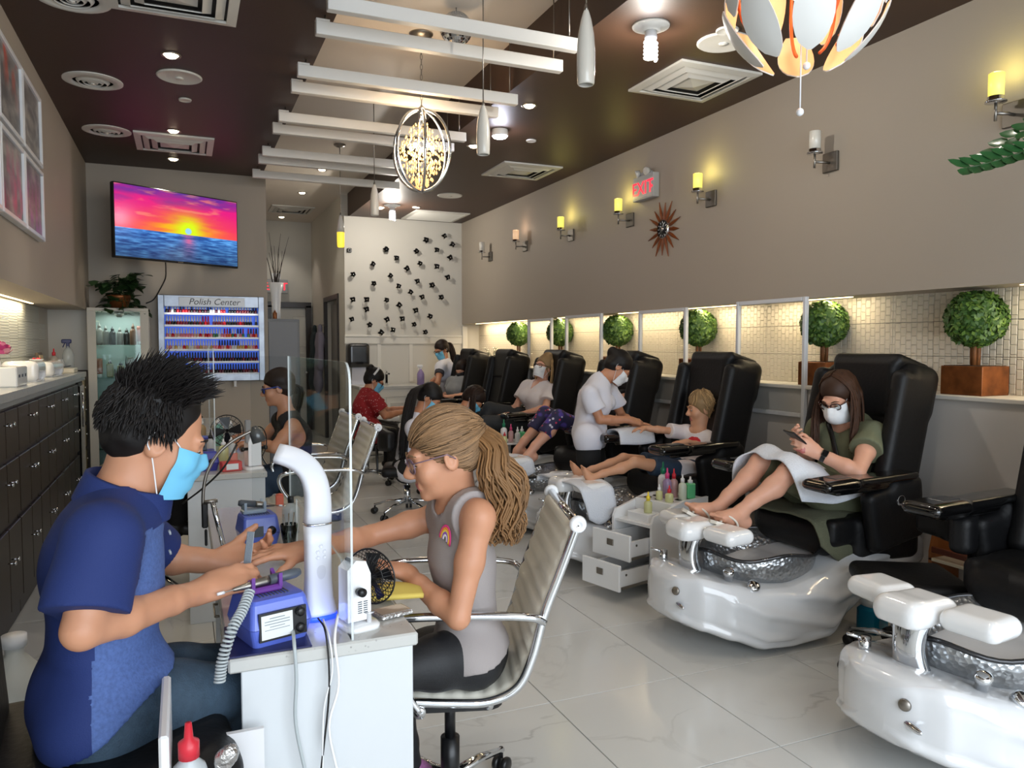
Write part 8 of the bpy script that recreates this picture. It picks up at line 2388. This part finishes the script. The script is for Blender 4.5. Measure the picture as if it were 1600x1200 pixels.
sheet('foot_towel', 'white towel over the foot rest under the navy leggings', 'towel', [
 [V((fr.x-.09, fr.y+.27, .51)), V((fr.x-.09, fr.y, .560)), V((fr.x-.08, fr.y-.25, .553)), V((fr.x-.06, fr.y-.30, .42))],
 [V((fr.x+.02, fr.y+.27, .51)), V((fr.x+.02, fr.y, .562)), V((fr.x+.03, fr.y-.25, .555)), V((fr.x+.05, fr.y-.30, .42))],
 [V((fr.x+.14, fr.y+.27, .51)), V((fr.x+.14, fr.y, .558)), V((fr.x+.15, fr.y-.25, .553)), V((fr.x+.16, fr.y-.30, .46))]], TOWEL, .010, .006, 15)
p = U(1356, 990, Z=0)
t = thing('blue_tub', 'blue liquid tub with white lid on the floor between the two nearest pedicure chairs', 'tub', (p.x+.05, p.y+.02, 0), .3)
MB().box((0, 0, .065), (.13, .11, .13), b=.016).build('body', mat('blue_gel', (18, 116, 148), .2), t); MB().lathe([(.055, .13), (.055, .165), (.04, .172), (0, .172)], 20).box((0, -.0, .175), (.08, .03, .012), b=.004).build('lid', WPLAST, t)
t = thing('pump_motor', 'small black pump with white hose behind the nearest foot rest', 'pump', (p.x+.02, p.y-.13, 0), .2)
MB().lathe([(0, -.05), (.038, -.05), (.04, -.03), (.04, .03), (.03, .05), (0, .05)], 16, c=(0, 0, .042), R=frame((1, 0, 0))).build('motor', BLACKP, t); MB().tube([(.04, 0, .06), (.09, .02, .085), (.16, .03, .085)], .008, 8).build('hose', WPLAST, t)
q = U(1423, 800, X=XR-.006)
t = thing('wall_outlet', 'white double wall outlet behind the nearest pedicure chairs', 'outlet', q); MB().box((0, 0, 0), (.008, .075, .115), b=.003).build('plate', WPLAST, t)
for s in (-1, 1): MB().box((-.005, 0, s*.022), (.004, .032, .028), b=.002).build('socket', mat('outlet_cream', (214, 212, 206), .4), t)
q = U(1530, 860, X=3.46)
t = thing('wooden_rack', 'small wooden rack with a curved side behind the nearest armrest', 'rack', (3.47, q.y, 0), 0)
RW_ = mat('rack_wood', (156, 96, 52), .4, var=(10, .2))
zt2 = q.z-.08
MB().box((0, 0, zt2), (.20, .40, .016), b=.003).build('rack_shelf', mat('pale_board', (226, 214, 190), .4), t)
for s in (-1, 1): MB().prism([(-.10, -zt2), (.10, -zt2), (.10, .20), (.0, .19), (-.08, .12), (-.10, .04)], -.008, .008, c=(0, s*.19, zt2), R=RX(PI/2)).build('side_panel', RW_, t)
MB().box((-.095, 0, zt2+.05), (.012, .37, .03), b=.003).build('front_rail', mat('rail_wood', (100, 50, 34), .4), t)
MB().box((.095, 0, zt2+.07), (.012, .37, .14), b=.003).build('rack_back', RW_, t)
t = thing('acetone_bottle', 'pinkish white acetone bottle in the wooden rack', 'bottle', (3.46, q.y-.02, zt2+.008))
MB().lathe([(0, 0), (.042, 0), (.044, .01), (.044, .11), (.03, .135), (.018, .14), (.018, .15)], 22).build('body', mat('acetone_white', (222, 196, 190), .35), t); MB().lathe([(.02, .15), (.022, .175), (0, .177)], 16).build('cap', WPLAST, t)
lab_ = MB().lathe([(.0446, .035), (.0446, .085)], 22, caps=False).build('label_band', mat('acetone_label', (226, 190, 186), .4), t)
text_obj('lettering', 'ACETONE', .017, Matrix(((0, 0, -1), (-1, 0, 0), (0, 1, 0))), (-.0455, 0, .06), mat('acetone_red', (190, 40, 50), .5), t, .0006)
bottle('bottle', 'green bottle behind the acetone in the wooden rack', (3.52, q.y-.11, zt2+.008), .03, .15, GRNL, WPLAST)
bottle('bottle', 'short white tub at the near end of the wooden rack', (3.45, q.y-.12, zt2+.008), .032, .07, MILKB, WPLAST, caph=.3, capr=.95)
# BACK WALL: METAL FLOWERS, DISPENSER, SINK COUNTER
fl_px = [(1065, 300), (1180, 275), (1230, 328), (1005, 370), (1132, 362), (1215, 410), (815, 358), (880, 412), (733, 450), (608, 515), (842, 523), (945, 478), (1027, 447), (1132, 465), (1200, 533), (738, 572), (893, 588), (1010, 557), (1103, 582), (968, 626), (1040, 656), (1160, 658), (606, 672), (693, 672), (818, 676), (897, 707), (1000, 740), (1090, 778), (692, 733), (600, 795), (712, 830), (820, 797), (916, 792), (990, 828), (784, 878), (858, 862), (1060, 876)]
FLB = mat('flower_black_metal', (22, 22, 24), .25, .6); FLC = mat('flower_mirror', (220, 220, 220), .1, 1.0)
pm = None
order = sorted(range(len(fl_px)), key=lambda i: (fl_px[i][1], fl_px[i][0])); rank = {i: k+1 for k, i in enumerate(order)}
rg = random.Random(40)
for i, (x, y) in enumerate(fl_px):
 q = U(400+x/4, 300+y/4, Y=YB-.09)
 t = thing('metal_flower', '%s black metal pinwheel flower on the white back wall counting down from the highest' % nth(rank[i]), 'wall flower', (q.x, YB, q.z), 0, 'black metal flowers on the white back wall')
 a0 = rg.uniform(0, 2*PI); s = rg.uniform(.80, .96)
 if pm is None:
  rows = []
  for k in range(6):
   f = k/5; w = .021*math.sin(PI*min(.92, .18+f*.82)); z = -.088-.014*math.sin(f*PI)+.02*f*f
   rows.append([V((.006+.042*f, z+.010*(j-1)*1, (j-1)*w)) for j in range(3)])
  front = [p for r in rows for p in r]; back = [p+V((0, .0025, 0)) for p in front]
  fs = [(k*3+j, k*3+j+1, k*3+j+4, k*3+j+3) for k in range(5) for j in range(2)]
  mb = MB().add(front, fs, 0, True).add(back, [f[::-1] for f in fs], 0, True)
  pm = mb.build('petal', FLB, t).data
  bpy.data.objects.remove([o for o in t.children][0])
  hub = MB().ball((0, -.095, 0), .011, 10, 8).build('hub', FLC, t).data; rod = MB().tube([(0, 0, 0), (0, -.09, 0)], .003, 6).build('rod', STEEL, t).data
 else:
  for nm, d in (('hub', hub), ('rod', rod)):
   o = bpy.data.objects.new(nm, d); COL.objects.link(o); o.parent = t
 for k in range(4 if i % 3 else 5):
  o = bpy.data.objects.new('petal', pm); COL.objects.link(o); o.parent = t
  o.rotation_euler = (0, a0+2*PI*k/(4 if i % 3 else 5), 0)
 t.scale = (s, 1, s)
q = U(546, 391, Y=YB-.02)
t = thing('wall_sensor', 'small black square sensor on the white back wall', 'sensor', (q.x, YB, q.z)); MB().box((0, -.02, 0), (.055, .04, .055), b=.006).build('case', BLACKP, t); MB().lathe([(.012, 0), (.010, .004), (0, .005)], 12, c=(0, -.04, 0), R=frame((0, -1, 0))).build('lens', BLACKG, t)
q = U(559, 554, Y=YB-.1)
t = thing('towel_dispenser', 'black paper towel dispenser on the back wall with a paper sheet hanging', 'dispenser', (q.x, YB, q.z))
s = SDF(); s.rbox((0, -.10, .0), (.29, .20, .30), .05, k=.01); s.rbox((0, -.09, -.12), (.27, .18, .10), .03, k=.02); s.build('cover', mat('dispenser_black', (34, 34, 36), .25, coat=.3), t, .010, org=(0, 0, 0))
MB().box((0, -.202, -.11), (.10, .006, .035), b=.003).build('lever', BLACKG, t)
MB().box((.02, -.10, -.28), (.20, .002, .24), RY(.04)).build('paper_sheet', WTUN, t)
a, b = U(596, 604, Y=9.55), U(690, 604, Y=9.55)
zc_ = .885
t = thing('sink_cabinet', 'white sink cabinet with panelled doors under the flower wall', 'cabinet', ((2.02+3.0)/2, 9.87, 0))
MB().box((0, 0, zc_/2-.02), (.96, .58, zc_-.06), b=.003).build('body', WHITEP, t)
for k in range(3):
 d = MB().box((-.315+.315*k, -.295, .40), (.30, .018, .66), b=.003).build('door', WHITEP, t); MB().box((-.315+.315*k, -.305, .40), (.20, .008, .54), b=.004).build('door_panel', CREAM, d); MB().tube([(-.315+.315*k+.12, -.305, .55), (-.315+.315*k+.12, -.32, .55), (-.315+.315*k+.12, -.32, .65), (-.315+.315*k+.12, -.305, .65)], .005, 6).build('handle', STEEL, d)
MB().box((0, -.295, .79), (.94, .018, .10), b=.003).build('drawer_front', WHITEP, t)
t = thing('sink_counter', 'pale stone counter top with a sink along the back wall', 'counter', (2.51, 9.86, zc_-.045)); MB().box((0, 0, .02), (1.0, .64, .04), b=.004).build('slab', QUARTZ, t)
q = U(605, 597, Y=9.9)
t = thing('faucet', 'chrome square faucet on the back sink counter', 'faucet', (q.x, 9.95, zc_-.005)); MB().box((0, 0, .08), (.035, .035, .16), b=.004).box((0, -.07, .145), (.032, .14, .022), b=.004).build('spout', CHROME, t); MB().box((0, .0, .175), (.02, .06, .012), RX(.3), b=.003).build('lever', CHROME, t)
def spray(name, label, loc, r, h, body, head):
 t = thing(name, label, 'spray bottle', loc)
 MB().lathe([(0, 0), (r, 0), (r, h*.5), (r*.75, h*.62), (r*.32, h*.72), (r*.32, h*.76), (0, h*.76)], 18).build('body', body, t)
 MB().box((-.010, 0, h*.90), (.075, .026, .035), b=.006).box((.0, 0, h*.80), (.026, .024, .07), b=.004).build('trigger_head', head, t); MB().box((-.028, 0, h*.80), (.008, .016, .05), RY(.4), b=.002).build('trigger', head, t)
 return t
q = U(658, 598, Y=9.7); spray('spray_bottle', 'clear spray bottle with violet liquid on the back sink counter', (q.x, 9.72, zc_-.005), .048, .27, mat('violet_liquid', (150, 130, 176), .25), WPLAST)
t = thing('steel_canister', 'round white bin beside the technician in red', 'bin', (U(553, 640, Y=9.0).x, 9.0, 0)); MB().lathe([(0, 0), (.14, 0), (.15, .62), (0, .62)], 24).build('body', mat('bin_white', (206, 204, 200), .35), t); MB().lathe([(.155, .62), (.15, .66), (.06, .69), (0, .69)], 24).build('lid', STEEL, t)
q = U(772, 545, X=3.72)
t = thing('orchid_pot', 'white blossoms in a low pot on the far end of the ledge', 'flowers', (3.72, q.y, LEDGE)); MB().lathe([(0, 0), (.06, 0), (.08, .07), (.07, .07), (.06, .05), (0, .05)], 18).build('pot', COPPER, t)
rg = random.Random(2)
for i in range(14):
 d = V((rg.uniform(-.10, .08), rg.uniform(-.16, .16), rg.uniform(.12, .24))); MB().tube([(0, 0, .05), d*.6+V((0, 0, .03)), d], .003, 5).build('stem', LEAFG, t)
 mb = MB()
 for k in range(5):
  a = 2*PI*k/5; e = V((math.cos(a), math.sin(a), .4)); mb.add([d, d+e*.022+V((-e.y, e.x, 0))*.012, d+e*.038, d+e*.022-V((-e.y, e.x, 0))*.012], [(0, 1, 2, 3)], 0, True)
 mb.build('blossom', mat('blossom_white', (232, 230, 216), .6), t)
# CORRIDOR THINGS
q = U(432, 447, Y=12.9)
t = thing('exit_sign', 'red glowing EXIT sign in the corridor behind the branches', 'sign', (q.x, 12.99, q.z))
MB().box((0, -.04, 0), (.36, .07, .22), b=.005).build('housing', SGREY, t); text_obj('lettering', 'EXIT', .17, RX(PI/2), (0, -.0765, -.01), REDL, t, .0008); MB().box((0, -.03, .16), (.14, .05, .10), b=.006).build('lamp_box', WPLAST, t)
q0_ = U(424, 520, Y=8.9)
gz = U(424, 500, Y=8.9).z
t = thing('grey_cabinet', 'tall grey cabinet at the corridor mouth beside the polish rack', 'cabinet', (.98, 8.75, 0)); MB().box((0, 0, gz/2), (.34, .55, gz), b=.004).build('body', mat('cabinet_grey', (112, 114, 118), .45), t); MB().box((-.0, -.282, gz/2), (.30, .014, gz-.06), b=.003).build('door', mat('cabinet_grey2', (122, 124, 128), .45), t)
vx = U(424, 480, Y=8.75).x+.05
t = thing('branch_vase', 'white vase of dark bare branches on the grey cabinet', 'vase', (vx, 8.75, gz)); MB().lathe([(0, 0), (.05, 0), (.045, .10), (.055, .28), (.085, .40), (.08, .40), (.045, .27), (0, .26)], 20).build('vase', WPLAST, t)
rg = random.Random(6)
for i in range(9):
 a = rg.uniform(0, 2*PI); e = V((math.cos(a)*.14, math.sin(a)*.10, 0)); h_ = rg.uniform(.65, .98)
 MB().tube(smooth_path([(0, 0, .2), (e.x*.3, e.y*.3, .45), (e.x*.6+rg.uniform(-.03, .03), e.y*.6, h_*.75), (e.x*1.3, e.y, h_)], 4), [.006]*6+[.004]*4+[.002]*3, 5).build('branch', mat('dark_twig', (44, 34, 30), .8), t)
bottle('bottle', 'pair-neck copper bottle beside the branch vase', (vx-.03, 8.60, gz), .022, .10, COPPER, COPPER)
for px, m_, l in ((482, mat('dark_teal_coat', (52, 66, 72), .9), 'dark jacket hanging in the corridor'), (494, mat('lilac_coat', (140, 134, 150), .9), 'lilac grey coat hanging in the corridor')):
 q = U(px, 545, Y=12.2); zt3 = U(px, 512, Y=12.2).z
 t = thing('hanging_coat', l, 'coat', (1.88, q.y+(0 if px < 490 else -.5), zt3))
 S = SDF(); S.path([(0, 0, -.02), (.0, .0, -.25), (-.03, 0, -.85)], [.06, .10, .14], .05, ((1, 0, 0), .5)); S.path([(0, .09, -.12), (-.02, .16, -.6)], [.05, .045], .03); S.path([(0, -.09, -.12), (-.02, -.16, -.6)], [.05, .045], .03)
 S.build('coat', m_, t, .014, disp=wr_noise(.008, 22, 3), org=(0, 0, 0)); MB().tube([(0, 0, .03), (.06, 0, .03), (.09, 0, .0)], .006, 6).build('hook', STEEL, t)
# LEFT COUNTER THINGS
def C(px, py=None, x=-.95): return U(px, py or 590, X=x)
def uvlamp(label, loc, rot, w=.17, d=.20, h=.10):
 t = thing('curing_lamp', label, 'nail lamp', loc, rot, 'white nail curing lamps on the left counter')
 s = SDF(); s.rbox((0, 0, h*.5), (w, d, h), .035, k=.01); s.rbox((.06, 0, h*.26), (w*.5, d*.72, h*.42), .01, op='s', k=.006); s.cut((0, 0, .004), (0, 0, -1)); s.build('shell', WGLOSS, t, .008, org=(0, 0, 0))
 MB().box((-.0, 0, .003), (w*.9, d*.9, .006), b=.002).build('base_plate', WPLAST, t); MB().box((-.02, 0, h-.001), (.03, .05, .004), b=.001).build('switch', MGREY, t)
 return t
ctz = 1.17
def cy(px): return U(px, 585, X=-.93).y
t = thing('steriliser', 'white box steriliser with three black slots at the near end of the left counter', 'steriliser', (-.93, cy(2), ctz), 0); MB().box((0, 0, .055), (.20, .30, .11), b=.006).build('case', WGLOSS, t)
for k in (-.09, 0, .09): MB().box((.101, k, .06), (.004, .03, .016), b=.001).build('slot', BLACKP, t)
uvlamp('domed white curing lamp with dark mouth on the left counter', (-.93, cy(38), ctz), 0, .20, .34, .13)
uvlamp('low white curing lamp near the far end of the left counter', (-.95, cy(73), ctz), 0, .20, .55, .11)
t = thing('paper_holder', 'white angled paper holder against the left niche wall', 'stand', (-1.06, cy(24), ctz)); MB().box((.03, 0, .13), (.014, .22, .26), RY(-.2), b=.003).build('panel', WPLAST, t); MB().box((.02, 0, .005), (.10, .22, .01)).build('foot', WPLAST, t)
t = thing('picture_stand', 'small dark framed photo behind the paper holder', 'frame', (-1.08, cy(22)+.25, ctz)); MB().box((.0, 0, .20), (.012, .26, .36), RY(-.1), b=.003).build('frame', mat('taupe_frame', (130, 120, 110), .5), t); MB().box((.008, .03, .22), (.006, .14, .22), RY(-.1)).build('photo', mat('photo_grey', (96, 84, 84), .4), t)
t = thing('peony', 'pink artificial peony on top of the steriliser', 'flower', (-.96, cy(6), ctz+.11)); rg = random.Random(5); PKM = [mat('peony_pink', (190, 70, 130), .7), mat('peony_light', (222, 150, 170), .7)]
for k in range(46):
 z = 1-1.15*k/46; a = k*2.4; r_ = math.sqrt(max(0, 1-z*z)); d = V((r_*math.cos(a), r_*math.sin(a), z)); f = frame(d, (0, 0, 1) if abs(z) < .9 else (1, 0, 0)); c_ = V((0, 0, .075))+d*(.05+.018*(k/46))
 MB().add([c_+f @ V(v) for v in ((0, -.028, -.012), (0, .028, -.012), (.022, .020, .008), (.026, 0, .014), (.022, -.020, .008), (0, 0, -.016))], [(0, 5, 4), (5, 3, 4), (5, 2, 3), (5, 1, 2)], 0, True).build('petal', PKM[k % 3 == 0], t)
t = thing('photo_block', 'small tan and red picture block on the counter behind the low lamp', 'frame', (-1.04, cy(84)+.15, ctz)); MB().box((0, 0, .085), (.02, .20, .17), RY(-.12), b=.003).build('block', mat('block_dark', (96, 80, 64), .5), t); MB().box((.012, .0, .09), (.006, .14, .12), RY(-.12)).build('photo', mat('photo_tan', (206, 176, 128), .4), t)
bottle('bottle', 'grey squeeze bottle with red tip near the end of the left counter', (-1.0, YE-.10, ctz), .035, .20, mat('bottle_greige', (176, 168, 158), .35), REDC, caph=.3, capr=.4)
spray('spray_bottle', 'spray bottle with navy trigger at the end of the left counter', (-.90, YE-.06, ctz), .045, .29, CLR, mat('navy_trigger', (24, 34, 92), .35))
t = thing('paper_tray', 'pale tray of papers at the chamfered end of the left counter', 'tray', (-.90, YE-.28, ctz)); MB().box((0, 0, .02), (.16, .24, .04), b=.006).build('tray', mat('tray_cream', (222, 214, 196), .5), t); MB().box((-.03, .05, .075), (.02, .16, .07), RY(-.2)).build('card', WPLAST, t); MB().tube(arc((0, -.02, .05), .045, 0, PI, 8, V((0, 1, 0)), V((1, 0, .2))), .005, 6).build('strap', MGREY, t)
t = thing('candy_dish', 'little white dish with red sweets on top of the low curing lamp', 'dish', (-.98, cy(70), ctz+.11)); MB().lathe([(0, 0), (.03, 0), (.05, .018), (.045, .018), (.0, .006)], 18).build('dish', WPLAST, t)
for k in range(5): MB().ball((.02*math.cos(k*1.3), .02*math.sin(k*1.3), .018), .010, 8, 6).build('sweet', REDC, t)
# HANGING PLANT (top right) whose spray reaches into view
pp = U(1760, 200, D=2.35)
t = thing('hanging_plant', 'arching glossy green spray of a hanging plant reaching in at the upper right', 'plant', (pp.x, pp.y, ZC))
zp = pp.z-ZC-.10
MB().lathe([(0, zp-.16), (.09, zp-.16), (.13, zp), (.12, zp), (.10, zp-.03), (0, zp-.03)], 24).build('pot', WPLAST, t)
for k in range(3):
 a = 2*PI*k/3; MB().tube([(.125*math.cos(a), .125*math.sin(a), zp), (0, 0, -.02)], .002, 5).build('hanger', STEEL, t)
ZZ = mat('zz_leaf', (40, 82, 44), .3, coat=.3, var=(20, .25))
tipv = U(1512, 262, D=2.30)-t.location; midv = U(1605, 246, D=2.32)-t.location
sprays = [bez((0, 0, zp-.03), midv*.45+V((0, 0, zp*.5+.08)), midv, tipv, 16)]
for a, l in ((2.4, .35), (.8, .4), (-.9, .38)): sprays.append(bez((0, 0, zp-.03), (.06*math.cos(a), .06*math.sin(a), zp+.15), (.2*math.cos(a), .2*math.sin(a), zp+.2), (l*math.cos(a), l*math.sin(a), zp+.05), 14))
for sp in sprays:
 MB().tube(sp, [.006*(1-.7*i/(len(sp)-1)) for i in range(len(sp))], 6).build('stem', LEAFG, t)
 for j in range(4, len(sp)):
  d = (sp[j]-sp[j-1]).normalized(); sid = d.cross(V((0, 0, 1))).normalized()
  for s_ in (-1, 1):
   vv = (d*.62+sid*(s_*.5)+V((0, 0, .45 if s_ > 0 else -.38))).normalized(); n = vv.cross(d).normalized()*s_; w = vv.cross(n).normalized(); p0 = sp[j]-d*(.01*(s_ > 0)); Lf = .068
   pr = [(0, 0), (.2, .26), (.5, .36), (.8, .22), (1, 0)]
   vs = [p0+vv*(Lf*a)+w*(Lf*b*.9)+n*(.006*a) for a, b in pr]+[p0+vv*(Lf*a)-w*(Lf*b*.9)+n*(.006*a) for a, b in pr[1:-1][::-1]]
   c_ = p0+vv*(Lf*.5)-n*.004; k_ = len(vs)
   MB().add(vs+[c_], [(i, (i+1) % k_, k_) for i in range(k_)], 0, True).build('leaf', ZZ, t)
